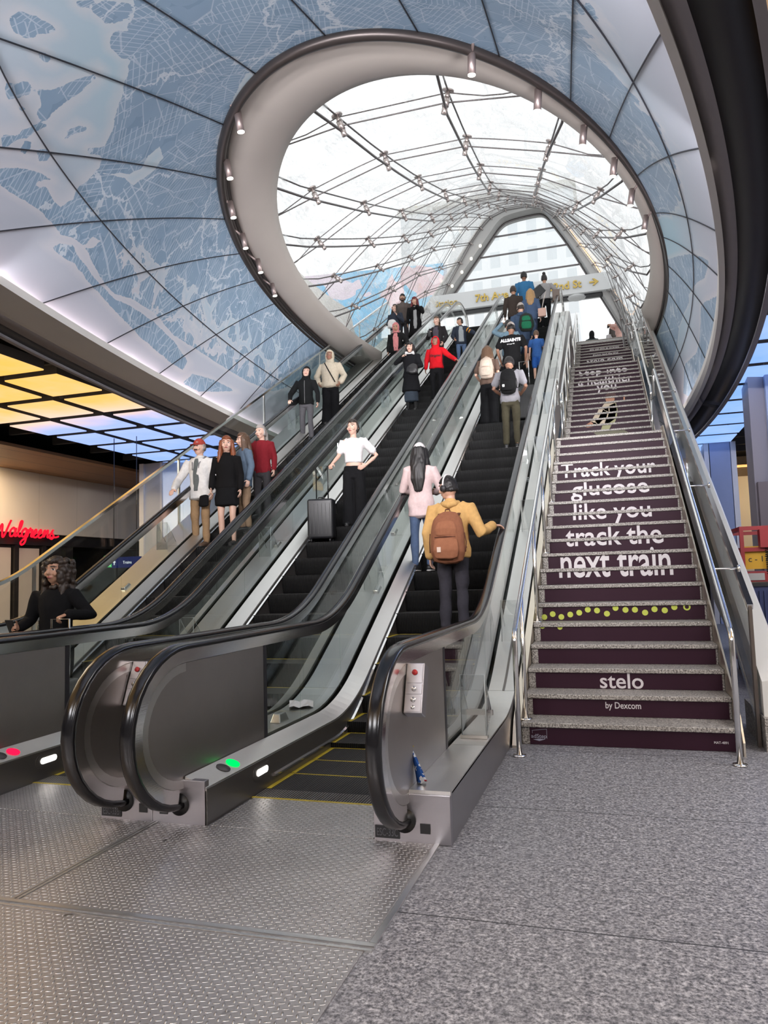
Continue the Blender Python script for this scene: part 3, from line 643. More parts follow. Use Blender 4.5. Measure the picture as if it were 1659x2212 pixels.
# hanging exit sign
ex = empty('exit_sign', (-10.1, 13.0, 1.76)); tag(ex, 'hanging blue direction sign with a small green exit square', 'sign')
MB().box(0.17, 0.85, -0.03, 0.03, -0.02, 0.20).build('sign_board', emit('sign_blue', (0.006, 0.012, 0.10), 0.7), ex)
MB().box(-0.02, 0.165, -0.03, 0.03, 0.0, 0.24).build('exit_square', emit('sign_green', (0.05, 0.55, 0.10), 0.9), ex)
SIGNW = emit('sign_white', (0.85, 0.88, 0.9), 0.9)
def put_text(s, size, M, mat, parent, name='lettering', spacing=1.0, extrude=0.002, shear=0.0, offset=0.0):
    me = text_mesh(s, size, extrude, spacing, shear, offset); me.transform(M); me.materials.append(mat); o = bpy.data.objects.new(name, me); COL.objects.link(o)
    if parent is not None: o.parent = parent
    return o
FACE = Matrix(((1, 0, 0, 0), (0, 0, -1, 0), (0, 1, 0, 0), (0, 0, 0, 1)))       # text plane -> facing -y
put_text('Exit', 0.095, Matrix.Translation((0.075, -0.033, 0.02)) @ FACE, SIGNW, ex)
a_ = MB(); a_.prism_y([(0.20, .09), (0.235, .15), (0.27, .09), (0.245, .09), (0.245, .04), (0.225, .04), (0.225, .09)], -0.036, -0.031); a_.build('arrow', SIGNW, ex)
put_text('Trains', 0.085, Matrix.Translation((0.55, -0.033, 0.06)) @ FACE, SIGNW, ex)
MB().cyl((0.2, 0, 0.2), (0.2, 0, 2.7), 0.008, 6).cyl((0.75, 0, 0.2), (0.75, 0, 2.7), 0.008, 6).build('hanger', BLACK, ex)

# ---- right hall
structure(fixn(MB().prism_z([(2.25, 13.2), (2.52, 13.3), (2.95, 13.3), (2.95, 14.1), (2.3, 14.1)], 0, 4.9).build('pillar_right', plain('pillar_lavender', (0.42, 0.39, 0.43), 0.4, 0.2))))
structure(MB().box(2.50, 2.95, 13.16, 13.28, 2.75, 4.9).build('trim_16', plain('blue_cladding', (0.40, 0.48, 0.68), 0.35)))
structure(MB().box(2.27, 2.95, 13.05, 13.28, 0, 2.74).build('trim_17', plain('dark_cladding', (0.16, 0.13, 0.15), 0.4)))
structure(MB().box(2.43, 2.90, 20.0, 20.6, 0, 4.6).build('wall_blue', plain('blue_wall', (0.36, 0.43, 0.66), 0.4, var=0.05)))
structure(MB().box(2.30, 2.41, 20.0, 20.6, 0, 4.5).box(2.91, 3.03, 19.95, 20.6, 0, 4.5).build('trim_18', COLE))
structure(MB().box(3.05, 9.8, 25.7, 25.9, 0, 4.95).build('wall_warm', BEIGE))
structure(MB().box(3.05, 9.8, 23.3, 25.7, 4.25, 4.32).build('trim_19', WOOD))
# red lift with its basket, and the blue ribbed base
REDP = plain('lift_red', (0.36, 0.022, 0.028), 0.4, var=0.15)
lf = empty('scissor_lift', (1.75, 10.0, 0)); tag(lf, 'red work lift with guard rails and yellow sign behind the stair balustrade', 'work lift')
b = MB()
for (x, y) in ((-0.24, 0), (0.14, 0), (0.55, 0), (-0.24, 1.5), (0.55, 1.5)): b.box(x - 0.022, x + 0.022, y - 0.022, y + 0.022, 1.28, 1.88)
for z in (1.86, 1.60):
    b.box(-0.26, 0.57, -0.02, 0.02, z - 0.025, z + 0.025).box(-0.26, 0.57, 1.48, 1.52, z - 0.025, z + 0.025).box(-0.26, -0.22, 0, 1.5, z - 0.025, z + 0.025)
b.build('guard_rail', REDP, lf)
MB().box(-0.28, 0.60, -0.04, 1.54, 1.20, 1.33).build('platform', REDP, lf)
MB().box(-0.05, 0.10, -0.10, 0.05, 1.62, 1.84).build('control_box', REDP, lf)
o = MB().box(-0.22, 0.12, 0.04, 0.05, 1.36, 1.64).build('sign_board', plain('lift_yellow', (0.75, 0.42, 0.02), 0.5), lf)
put_text('c - 17', 0.10, Matrix.Translation((-0.06, 0.035, 1.45)) @ FACE, BLACK, o)
o = MB().box(0.07, 0.17, -0.06, -0.055, 1.66, 1.80).build('tag', plain('tag_yellow', (0.75, 0.80, 0.03), 0.6), lf)
MB().tube([(0.03 + 0.02 * math.cos(i * 0.9), -0.03 + 0.02 * math.sin(i * 0.9), 1.62 - i * 0.0036) for i in range(90)], 0.006, 5).build('coiled_cable', BLACK, lf)
MB().box(-0.20, -0.02, -0.055, -0.045, 1.225, 1.31).build('plate', plain('label_grey', (0.5, 0.47, 0.45), 0.5), lf)
b = MB()
for k in range(4): b.obox((0.16, 0.75, 0.35 + k * 0.22), (1, 0, 0), (0, math.cos(0.14), math.sin(0.14) * (1 if k % 2 else -1)), (0, 0, 1), 0.3, 0.6, 0.03)
b.build('scissor_arm', REDP, lf)
MB().box(-0.2, 0.5, 0.1, 1.4, 0.12, 0.30).build('chassis', REDP, lf)
for x, y in ((-0.2, 0.2), (0.44, 0.2), (-0.2, 1.2), (0.44, 1.2)): MB().cyl((x, y, 0.12), (x + 0.06, y, 0.12), 0.12, 16).build('wheel', BLACK, lf)
BLUEP = plain('blue_plastic', (0.022, 0.035, 0.12), 0.45)
t = empty('blue_bin', (1.78, 9.5, 0)); tag(t, 'dark blue ribbed bin in front of the red lift', 'bin')
b = MB().box(-0.30, 0.42, -0.3, 0.3, 0.0, 1.17)
for i in range(15): b.box(-0.30 + i * 0.048, -0.278 + i * 0.048, -0.32, -0.29, 0.05, 1.12)
b.build('bin_body', BLUEP, t); MB().box(-0.32, 0.44, -0.33, 0.32, 1.17, 1.21).build('lid', BLACK, t)
MB().tube([(-0.02 + 0.012 * (i % 2), -0.335, 1.12 - i * 0.03) for i in range(34)], 0.008, 5).build('chain', STEEL, t)

# ---- street level slab and outside
PAVE = plain('pavement_pale', (0.55, 0.55, 0.54), 0.8, var=0.1)
b = MB()
structure(b.box(-30, 30, 24.77, 80, 8.5, 8.95).build('ground_street', PAVE))
structure(MB().box(-6.6, -0.86, 22.6, 24.77, 8.5, 8.95).build('ground_landing', PAVE))
STONE = plain('pale_stone', (0.72, 0.70, 0.64), 0.8, var=0.06, scale=1.5); WIN = plain('outside_window', (0.42, 0.46, 0.50), 0.25)
def facade(name, col, win, axis, px, pz, wx, wz):
    m, n = newmat(name); g = NG(n); co = g.coord(); sx = g.node('SeparateXYZ'); g.link(co, sx.inputs[0])
    f1 = g.math('LESS_THAN', g.math('ABSOLUTE', g.math('SUBTRACT', g.math('FRACT', g.math('DIVIDE', sx.outputs[axis], px)), 0.5)), wx / px / 2)
    f2 = g.math('LESS_THAN', g.math('ABSOLUTE', g.math('SUBTRACT', g.math('FRACT', g.math('DIVIDE', sx.outputs[2], pz)), 0.5)), wz / pz / 2)
    nz = g.noise(co, 0.3, 3); c = g.mix(nz.outputs['Fac'], tuple(x * .94 for x in col), col); c = g.mix(g.math('MULTIPLY', f1, f2), c, win)
    g.out(g.principled(c, 0.75)); return m
def building(x0, x1, y0, y1, z1, label, mat):
    t = empty('building', ((x0 + x1) / 2, y0, 8.9)); tag(t, label, 'building'); L = Vector(t.location)
    MB().box(x0 - L.x, x1 - L.x, y0 - L.y, y1 - L.y, 0, z1 - 8.9).build('wall', mat, t)
    MB().box(x0 - L.x - .3, x1 - L.x + .3, y0 - L.y - .3, y1 - L.y + .3, z1 - 8.9, z1 - 8.2).build('roof_edge', STONE, t)
building(-44, -30, 12, 46, 48, 'pale stone building seen through the left of the glass canopy', facade('stone_facade', (0.80, 0.77, 0.70), (0.55, 0.56, 0.56), 1, 3.4, 4.0, 1.3, 2.2))
building(-20, -2, 74, 86, 40, 'pale office block with rows of windows beyond the portal', facade('office_facade', (0.90, 0.91, 0.92), (0.74, 0.77, 0.79), 0, 1.9, 2.9, 1.0, 1.7))
building(8, 24, 60, 76, 22, 'lower pale block right of the office beyond the portal', facade('low_facade', (0.82, 0.80, 0.76), (0.6, 0.62, 0.63), 0, 2.6, 3.4, 1.1, 1.9))
# painted mural billboard outside
m, n = newmat('mural'); g = NG(n); co = g.coord(); sx = g.node('SeparateXYZ'); g.link(co, sx.inputs[0])
nz = g.noise(co, 0.28, 3, 0.5, 0.4)
c = g.ramp(nz.outputs['Fac'], [(0.0, (0.86, 0.74, 0.84)), (0.42, (0.88, 0.76, 0.86)), (0.47, (0.25, 0.60, 0.90)), (0.56, (0.30, 0.66, 0.93)), (0.60, (0.88, 0.62, 0.66)), (0.7, (0.92, 0.80, 0.88))], 'CONSTANT')
g.out(g.principled(c, 0.7)); MUR = m
t = empty('mural_board', (-14.0, 40.0, 8.95)); tag(t, 'pink and sky blue painted mural board outside behind the left escalator riders', 'mural')
t.rotation_euler = (0, 0, R(8))
MB().box(-5.5, 5.5, -0.15, 0.15, 2.6, 10.4).build('mural_panel', MUR, t); MB().box(-5.7, 5.7, 0.16, 0.4, 0, 10.5).build('frame', plain('mural_frame', (0.75, 0.73, 0.75), 0.6), t)
# ================================================================== GLASS CANOPY
CX = -2.65; YP = 26.0
MER = [
 [(8.9, .86, 7.85), (9.5, .82, 8.04), (11.5, .72, 8.57), (13.5, .62, 9.2), (15.5, .52, 9.92), (17.5, .46, 10.76), (19.5, .43, 11.65), (21.5, .42, 12.59), (26, .40, 14.55)],
 [(10.4, 2.24, 7.85), (11.5, 2.05, 8.2), (13.5, 1.76, 8.88), (15.5, 1.52, 9.64), (17.5, 1.31, 10.46), (19.5, 1.21, 11.4), (21.5, 1.14, 12.4), (26, .92, 14.35)],
 [(12.3, 3.05, 7.85), (13.5, 2.78, 8.3), (15.5, 2.34, 9.12), (17.5, 2.04, 10.02), (19.5, 1.83, 11.0), (21.5, 1.69, 12.04), (26, 1.28, 14.0)],
 [(14.4, 3.5, 7.85), (15.5, 3.2, 8.37), (17.5, 2.76, 9.35), (19.5, 2.43, 10.37), (21.5, 2.22, 11.46), (26, 1.65, 13.5)],
 [(16.45, 3.66, 7.85), (17.5, 3.46, 8.4), (19.5, 3.02, 9.54), (21.5, 2.73, 10.72), (26, 2.05, 12.85)],
 [(18.6, 3.66, 7.85), (19.5, 3.52, 8.4), (21.5, 3.22, 9.75), (23.5, 2.95, 10.9), (26, 2.5, 12.1)],
 [(20.9, 3.56, 7.85), (21.5, 3.5, 8.3), (23.5, 3.25, 9.75), (26, 2.95, 11.2)],
 [(23.2, 3.45, 7.9), (24.4, 3.42, 9.0), (26, 3.40, 10.2)],
 [(25.2, 3.80, 8.3), (25.6, 3.85, 8.7), (26, 3.9, 9.2)]]
def mer(u, s):
    """u in [0, 8] meridian index (fractional), s in [0,1] along it -> (y, off, z)"""
    i = min(int(u), 7); f = u - i
    def one(M):
        y = M[0][0] + (M[-1][0] - M[0][0]) * s; ys = [p[0] for p in M]
        e_ = min(0.0, y - ys[0]) / (ys[1] - ys[0])
        return np.array([y, np.interp(y, ys, [p[1] for p in M]) + e_ * (M[1][1] - M[0][1]), np.interp(y, ys, [p[2] for p in M]) + 0.12 * e_ * (M[1][2] - M[0][2])])
    return one(MER[i]) * (1 - f) + one(MER[i + 1]) * f
def Y2S(u, y):
    y0 = mer(u, 0)[0]; return (y - y0) / (YP - y0)
US = [0.0]
can = empty('glass_canopy', (CX, 9, 7.85)); tag(can, 'double curved glass canopy on a cable net rising to the street portal', 'canopy'); CL = np.array(can.location)
def section(s_or_none, side, u, s):
    y, o, z = mer(u, s); return np.array([CX + side * o, y, z])
US = [i / 4 for i in range(33)]
rows = []
NS = 24
for j in range(NS + 1):
    s = -0.08 + 1.08 * j / NS; left = [section(0, -1, u, s) for u in US][::-1]
    # crown between the two top meridians
    y, o, z = mer(0, s); crown = [np.array([CX + o * t, y - (0.12 * (1 - t * t) if s < 0.01 else 0), z + 0.10 * o * (1 - t * t)]) for t in (-.5, 0, .5)]
    right = [section(0, 1, u, s) for u in US]
    rows.append([tuple(p - CL) for p in left + crown + right])
b = MB(); b.grid(rows, True); gl = b.build('canopy_glass', CANGL, can)
CAB = plain('cable_steel', (0.17, 0.155, 0.155), 0.32, 0.85); NODE = plain('clamp_steel', (0.50, 0.44, 0.42), 0.3, 0.9)
def inward(side, u, s):
    e = 0.02
    p = section(0, side, u, s); du = section(0, side, min(u + e, 8), s) - section(0, side, max(u - e, 0), s); ds = section(0, side, u, min(s + e, 1)) - section(0, side, u, s - e)
    nrm = np.cross(du, ds); nrm /= np.linalg.norm(nrm) + 1e-9
    tgt = np.array([CX, p[1], 6.0]) - p
    return p, nrm * (1 if nrm @ tgt > 0 else -1)
for side in (-1, 1):
    for mi in range(8):
        n_ = 16; outer, inner = [], []
        for k in range(n_ + 1):
            p, nn = inward(side, mi, -0.09 + 1.09 * k / n_); kf = float(np.interp(p[1], [9, 16, 25], [1, .85, .5])); outer.append(p + nn * 0.03 * kf - CL); inner.append(p + nn * 0.26 * kf - CL)
        MB().tube(outer, 0.014, 6).tube(inner[:-1], [0.022 * (1 - .45 * i / len(inner)) for i in range(len(inner) - 1)], 6).build('longitudinal_cable', CAB, can)
cl0 = None
for k in range(9):
    y = 9.5 + 2.0 * k
    for kind, off, rad in (('o', 0.04, 0.009), ('i', 0.17, 0.011)):
        pts = []
        def addp(side, u):
            s = Y2S(u, y)
            if s >= -0.15:
                p, nn = inward(side, u, s); pts.append(p + nn * off * float(np.interp(y, [9, 16, 25], [1, .85, .5])) - CL); return True
            return False
        um = 0
        us = [i / 6 for i in range(49)]
        ul = [u for u in us if Y2S(u, y) >= -0.14]
        if kind == 'i': ul = sorted(set([u for u in ul if abs(u - round(u)) < 1e-6] + [max(ul)]))   # inner cables run straight from clamp to clamp
        for u in reversed(ul): addp(-1, u)
        for u in ul: addp(1, u)
        if len(pts) > 2: MB().tube(pts, rad, 6).build('hoop_cable', CAB, can)
    for side in (-1, 1):
        for mi in range(8):
            s = Y2S(mi, y)
            if s < 0.005 or s > 0.985: continue
            p, nn = inward(side, mi, s)
            if cl0 is None:
                c_ = MB(); c_.cyl((0, 0, 0.0), (0, 0, 0.02), 0.085, 14); c_.cyl((0, 0, 0.02), (0, 0, 0.12), 0.032, 10); c_.cyl((0, 0, 0.10), (0, 0, 0.22), 0.05, 12); c_.cyl((0, 0, 0.22), (0, 0, 0.32), 0.042, 12)
                cl0 = o = c_.build('cable_clamp', NODE, can)
            else: o = cl0.copy(); COL.objects.link(o); o.parent = can
            z = Vector(nn); o.matrix_local = Matrix.Translation(Vector(p - CL)) @ z.to_track_quat('Z', 'Y').to_matrix().to_4x4() @ Matrix.Scale(float(np.interp(y, [9, 16, 25], [1.0, .85, .5])), 4)

# ---- portal at the street end
PORT = plain('portal_grey', (0.42, 0.41, 0.40), 0.5, var=0.04); PEDGE = plain('portal_edge', (0.66, 0.62, 0.58), 0.45)
po = empty('street_portal', (-2.6, YP, 8.95)); tag(po, 'tall grey tapered portal frame at the head of the escalators', 'portal'); PL = Vector(po.location)
def rel(L_): return [(x - PL.x, z - PL.z) for x, z in L_]
OUT = [(-7.75, 8.95), (-5.82, 11.35), (-4.43, 13.17), (-3.6, 14.22), (-3.3, 14.48), (-2.95, 14.58), (-2.05, 14.60), (-1.7, 14.45), (-1.42, 14.1), (-0.9, 13.2), (0.0, 11.65), (0.8, 10.22), (1.50, 8.95)]
INN = [(-7.15, 8.95), (-5.31, 11.43), (-4.69, 12.2), (-3.59, 13.57), (-3.32, 13.92), (-3.0, 14.10), (-1.95, 14.18), (-1.68, 14.08), (-1.43, 13.67), (-0.91, 12.82), (-0.24, 11.48), (0.42, 10.15), (1.02, 8.95)]
def chaikin(L_, n_=2):
    for _ in range(n_):
        q = [L_[0]]
        for a_, c_ in zip(L_[:-1], L_[1:]): q += [(a_[0] * .75 + c_[0] * .25, a_[1] * .75 + c_[1] * .25), (a_[0] * .25 + c_[0] * .75, a_[1] * .25 + c_[1] * .75)]
        L_ = q + [L_[-1]]
    return L_
b = MB(); o_, i_ = rel(chaikin(OUT)), rel(chaikin(INN)); k_ = len(o_)
vs = []
for yy in (-0.45, 0.30):
    vs += [(x, yy, z) for x, z in o_] + [(x, yy, z) for x, z in i_]
fs = []
for i in range(k_ - 1):
    fs += [(i, i + 1, k_ + i + 1, k_ + i), (2 * k_ + i, 3 * k_ + i, 3 * k_ + i + 1, 2 * k_ + i + 1), (i, 2 * k_ + i, 2 * k_ + i + 1, i + 1), (k_ + i, k_ + i + 1, 3 * k_ + i + 1, 3 * k_ + i)]
b.add(vs, fs); fixn(b.build('portal_frame', PORT, po))
b = MB(); b.tube([(x - 0.05, -0.46, z) for x, z in o_], 0.045, 6); b.build('outer_edge', PEDGE, po)
b = MB(); b.tube([(x * 0.985 + 0.0, 0.0, z - 0.03) for x, z in i_], 0.035, 6); b.build('glazing_seal', CAB, po)
pg = MB(); pg.add([(x, 0.05, z) for x, z in i_ if z > 1.8] + [], [tuple(range(len([1 for x, z in i_ if z > 1.8])))]); pg.build('portal_glass', glass_mat('portal_glass', (0.95, 0.97, 0.97)), po)
for z in (13.57, 12.87, 12.09):
    xs = [np.interp(z, [q[1] for q in INN[:5]], [q[0] for q in INN[:5]]), np.interp(-z, [-q[1] for q in INN[7:]], [q[0] for q in INN[7:]])]
    MB().box(xs[0] - PL.x, xs[1] - PL.x, 0.0, 0.06, z - 0.022 - PL.z, z + 0.022 - PL.z).build('transom', CAB, po)
LED = emit('portal_led', (1.0, 0.62, 0.35), 1.6)
b = MB()
for i in range(46):
    f = i / 45; x = -1.05 + (0.95 + 1.05) * f; z = 13.55 + (9.9 - 13.55) * f; b.box(x - 0.03 - PL.x, x + 0.03 - PL.x, -0.50, -0.46, z - 0.03 - PL.z, z + 0.03 - PL.z)
b.build('led_strip', LED, po)
for i, f in enumerate((0.12, 0.34, 0.55, 0.75)):
    x, z = -5.25 + f * 1.7, 11.5 + f * 2.1; MB().cyl((x - PL.x, -0.5, z - PL.z), (x + 0.02 - PL.x, -0.62, z - 0.03 - PL.z), 0.05, 12).build('spot_lamp', emit('portal_spot', (1, 0.93, 0.78), 1.5), po)
# street sign beam
SB = plain('sign_beam', (0.66, 0.67, 0.67), 0.5); GOLD = plain('gold_letters', (0.62, 0.44, 0.12), 0.35, 0.7)
sb = empty('street_sign_beam', (-2.9, YP - 0.66, 10.78)); tag(sb, 'white beam over the exit with raised gold street names and arrow', 'sign')
MB().box(-2.95, 3.45, 0, 0.75, 0.03, 0.64).build('beam', SB, sb, bevel=0.01)
b = MB().box(-2.9, 3.0, 0.15, 0.5, -0.02, 0.03); b.build('door_track', DARK, sb); MB().ball((2.15, 0.3, 0.0), 0.32, 0.3, 0.10).build('dome_light', SB, sb)
put_text('7th Ave', 0.37, Matrix.Translation((-0.72, -0.03, 0.20)) @ FACE, GOLD, sb, extrude=0.025, offset=0.008)
put_text('32nd St', 0.36, Matrix.Translation((1.78, -0.03, 0.22)) @ FACE, GOLD, sb, extrude=0.025, offset=0.008)
a_ = MB(); a_.prism_y([(2.60, .31), (2.78, .31), (2.70, .22), (2.76, .22), (2.90, .335), (2.76, .45), (2.70, .45), (2.78, .36), (2.60, .36)], -0.05, 0.0); a_.build('arrow', GOLD, sb)
put_text('Station', 0.30, Matrix.Translation((-2.35, -0.03, 0.22)) @ FACE, GOLD, sb, extrude=0.02)
# ================================================================== ESCALATORS
SL = 0.565; YC = 6.43; YT = YC + 8.95 / SL
def zb(y, wd=0.55):
    def ramp(t): return 0.0 if t < -wd else t if t > wd else (t + wd) ** 2 / (4 * wd)
    return SL * (ramp(y - YC) - ramp(y - YT))
YS = [3.9, 4.6, 5.2, 5.6] + [5.85 + 0.1 * i for i in range(13)] + [7.5 + 0.74 * i for i in range(19)] + [YT - 0.6 + 0.1 * i for i in range(13)] + [YT + 0.9, YT + 1.2]
YS = sorted(YS)
def path(dz, y0=None, y1=None):
    ys = [y for y in YS if (y0 is None or y >= y0 - 1e-6) and (y1 is None or y <= y1 + 1e-6)]
    if y0 is not None and (not ys or ys[0] > y0 + 1e-4): ys = [y0] + ys
    if y1 is not None and ys[-1] < y1 - 1e-4: ys = ys + [y1]
    out = []
    for y in ys:
        e = 0.02; s = (zb(y + e) - zb(y - e)) / (2 * e); L = math.hypot(1, s); out.append((y, zb(y) + dz, -s / L, 1 / L))
    return out
YF = 3.87          # front of the newel boxes
def hr_path():
    """handrail centre line: comes out of the box, round the front and up the incline"""
    P = []
    cy, cz, ry, rz = 3.90, 0.565, 0.51, 0.445
    P.append((4.05, 0.12, 0, -1))
    for k in range(0, 19):
        a = -PI / 2 - PI * k / 18; y = cy + ry * math.cos(a); z = cz + rz * math.sin(a)
        ny, nz = math.cos(a) / ry, math.sin(a) / rz; L = math.hypot(ny, nz); P.append((y, z, ny / L, nz / L))
    P += [q for q in path(1.01, 4.2, YT + 0.9)]
    cy, cz = YT + 0.9, 0.565 + 8.95
    for k in range(1, 15):
        a = PI / 2 - PI * k / 14; y = cy + ry * math.cos(a); z = cz + rz * math.sin(a)
        ny, nz = math.cos(a) / ry, math.sin(a) / rz; L = math.hypot(ny, nz); P.append((y, z, ny / L, nz / L))
    return P
HRP = hr_path()
def shift(P, d): return [(y + ny * d, z + nz * d, ny, nz) for y, z, ny, nz in P]
STEPM = None
m, n = newmat('escalator_step'); g = NG(n); co = g.coord(); sx = g.node('SeparateXYZ'); g.link(co, sx.inputs[0])
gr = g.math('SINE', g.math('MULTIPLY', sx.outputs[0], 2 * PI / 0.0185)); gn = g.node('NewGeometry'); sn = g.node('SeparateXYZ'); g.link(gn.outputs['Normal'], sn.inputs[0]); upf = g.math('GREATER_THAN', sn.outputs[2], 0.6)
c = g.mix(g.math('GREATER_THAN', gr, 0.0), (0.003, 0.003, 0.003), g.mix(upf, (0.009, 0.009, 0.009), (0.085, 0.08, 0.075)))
g.out(g.principled(c, 0.55, 0.0, normal=g.bump(gr, 0.5, 0.005), spec=0.2)); STEPM = m
m, n = newmat('comb_ribs'); g = NG(n); co = g.coord(); sx = g.node('SeparateXYZ'); g.link(co, sx.inputs[0])
gr = g.math('SINE', g.math('MULTIPLY', sx.outputs[0], 2 * PI / 0.0185)); c = g.mix(g.math('GREATER_THAN', gr, 0.0), (0.02, 0.018, 0.016), (0.34, 0.31, 0.28))
g.out(g.principled(c, 0.4, 0.6, normal=g.bump(gr, 0.8, 0.006))); RIBM = m
SKIRT = plain('skirt_dark', (0.20, 0.185, 0.175), 0.34, 0.75); BRUSH = plain('brush_strip', (0.02, 0.02, 0.02), 0.9)
LITW = emit('skirt_light', (1, 0.97, 0.92), 4.5)
LAMPG = emit('lamp_green', (0.0, 0.95, 0.13), 1.1); LAMPR = emit('lamp_red', (1.0, 0.01, 0.07), 1.1); LAMPD = plain('lamp_off', (0.08, 0.075, 0.08), 0.5)
HRX = 0.68; SKX = 0.51
RAISE = 0.226; GO = 0.40
def stepz(k): return 0.010 + (0.0 if k < -1 else (0.04, 0.135, 0.295)[k + 1] if k < 2 else min(RAISE * k + 0.085, 8.93))
def control_box(parent, x, side):
    """call box on the flank of a newel, tilted back"""
    bx = MB(); ax = Vector((1, 0, 0)); tl = Vector((0, 0.42, 1)).normalized(); nb_ = Vector((0, -1, 0.42)).normalized()
    c = Vector((x + 0.055, 3.90, 0.79))
    bx.obox(c, ax, tl, nb_, 0.05, 0.135, 0.045); o = bx.build('control_box', BOXST, parent, bevel=0.004)
    f = c + nb_ * 0.047
    MB().obox(f + tl * 0.075, ax, tl, nb_, 0.042, 0.05, 0.003).obox(f - tl * 0.008, ax, tl, nb_, 0.043, 0.027, 0.004).obox(f - tl * 0.085, ax, tl, nb_, 0.042, 0.042, 0.003).build('face_plate', BOXST, o)
    MB().cyl(f + tl * 0.08, f + tl * 0.08 + nb_ * 0.014, 0.015, 14).build('stop_button', plain('button_red', (0.55, 0.03, 0.03), 0.35), o)
    MB().cyl(f - tl * 0.008, f - tl * 0.008 + nb_ * 0.014, 0.013, 14).cyl(f - tl * 0.065, f - tl * 0.065 + nb_ * 0.010, 0.014, 14).cyl(f - tl * 0.105, f - tl * 0.105 + nb_ * 0.008, 0.011, 14).build('key_switch', CHROME, o)
def balustrade(parent, xh, inner, lamp=None, ctrl=False, solid_to=4.92, nxt=None):
    """one handrail side; inner = +1 when the steps are on the +x side"""
    prof = [(xh - .038, -.006), (xh - .041, .010), (xh - .036, .024), (xh - .022, .032), (xh + .022, .032), (xh + .036, .024), (xh + .041, .010), (xh + .038, -.006)]
    MB().sweep(HRP, prof, smooth=True).build('handrail', RUBBER, parent)
    MB().sweep(shift(HRP, -.012)[2:-1], [(xh - .030, -.07), (xh + .030, -.07), (xh + .030, .004), (xh - .030, .004)]).build('rail_guide', CHROME, parent)
    # steel newel panel with bright edge band
    inn = [(y, z) for y, z, _, _ in shift(HRP[1:20], -.085)]
    poly = [p for p in inn if p[1] > 0.02] + [(solid_to, 0.925), (solid_to, 0.2)]
    fixn(MB().prism_x(poly, xh - .024, xh + .024).build('newel_panel', PANEL, parent))
    MB().sweep(shift(HRP, -.085)[1:20], [(xh - .028, -.05), (xh + .028, -.05), (xh + .028, .0), (xh - .028, .0)]).build('newel_edge', STEEL, parent)
    MB().box(xh - .026, xh + .026, solid_to, solid_to + 0.05, 0.22, 0.93).build('panel_post', DARK, parent)
    # glass panels
    y = solid_to + 0.05; edges = [y, 5.62] + [6.55 + 1.42 * i for i in range(12)] + [YT + 0.6]
    for a, b_ in zip(edges[:-1], edges[1:]):
        lo, hi = path(0.24, a + .004, b_ - .004), path(0.935, a + .004, b_ - .004)
        vs, fs = [], []
        for (q, r_) in zip(lo, hi):
            for x in (xh - .006, xh + .006): vs += [(x, q[0], q[1]), (x, r_[0], r_[1])]
        k = len(lo)
        for i in range(k - 1):
            o = 4 * i; fs += [(o, o + 1, o + 5, o + 4), (o + 2, o + 6, o + 7, o + 3), (o + 1, o + 3, o + 7, o + 5), (o, o + 4, o + 6, o + 2)]
        fs += [(0, 2, 3, 1), (4 * k - 4, 4 * k - 3, 4 * k - 1, 4 * k - 2)]
        MB().add(vs, fs).build('glass_panel', GLASS, parent)
    # inner deck, skirt and its brush, skirt lights
    s = inner
    d0, d1 = xh + s * 0.03, xh + s * (HRX - SKX)
    pr = [(d0, .272), (d1, .215), (d1, .195), (d0, .24)]
    MB().sweep(path(0, 3.88, YT + 1.2), pr if s > 0 else pr[::-1]).build('inner_deck', DECK, parent)
    pr = [(d1, .205), (d1 + s * .004, .205), (d1 + s * .004, -.30), (d1, -.30)]
    MB().sweep(path(0, 3.88, YT + 1.2), pr if s > 0 else pr[::-1]).build('skirt_panel', SKIRT, parent)
    pr = [(d1 + s * .004, .178), (d1 + s * .022, .170), (d1 + s * .022, .158), (d1 + s * .004, .155)]
    o = MB().sweep([(y, z - (0.10 if y < 6.3 else 0.10 * max(0, 1 - (y - 6.3) / .7)), a, c) for y, z, a, c in path(0, 4.75, YT)], pr if s > 0 else pr[::-1]).build('brush_guard', CHROME, parent)
    if lamp is not None:
        xm = (d0 + d1) / 2; zt = 0.2445 + .004
        for yy, mt in ((4.20, LAMPD), (4.32, lamp)):
            bb = MB(); nv = Vector((s * .057, 0, HRX - SKX - .03)).normalized(); c = Vector((xm, yy, 0.2445)); bb.cyl(c, c + nv * .004, 0.046, 24); bb.build('status_lamp', mt, parent)
        def pill(y0, y1, zc, r): return [(y1 - r + r * math.cos(t_), zc + r * math.sin(t_)) for t_ in [-PI / 2 + PI * i / 10 for i in range(11)]] + [(y0 + r + r * math.cos(t_), zc + r * math.sin(t_)) for t_ in [PI / 2 + PI * i / 10 for i in range(11)]]
        fixn(MB().prism_x(pill(4.50, 4.66, .135, .021), min(d1 + s * .003, d1 + s * .010), max(d1 + s * .003, d1 + s * .010)).build('skirt_light', LITW, parent))
        fixn(MB().prism_x(pill(4.45, 4.71, .135, .048), min(d1 + s * .002, d1 + s * .0065), max(d1 + s * .002, d1 + s * .0065)).build('light_bezel', SKIRT, parent))
    if ctrl: control_box(parent, xh + .024, 1)
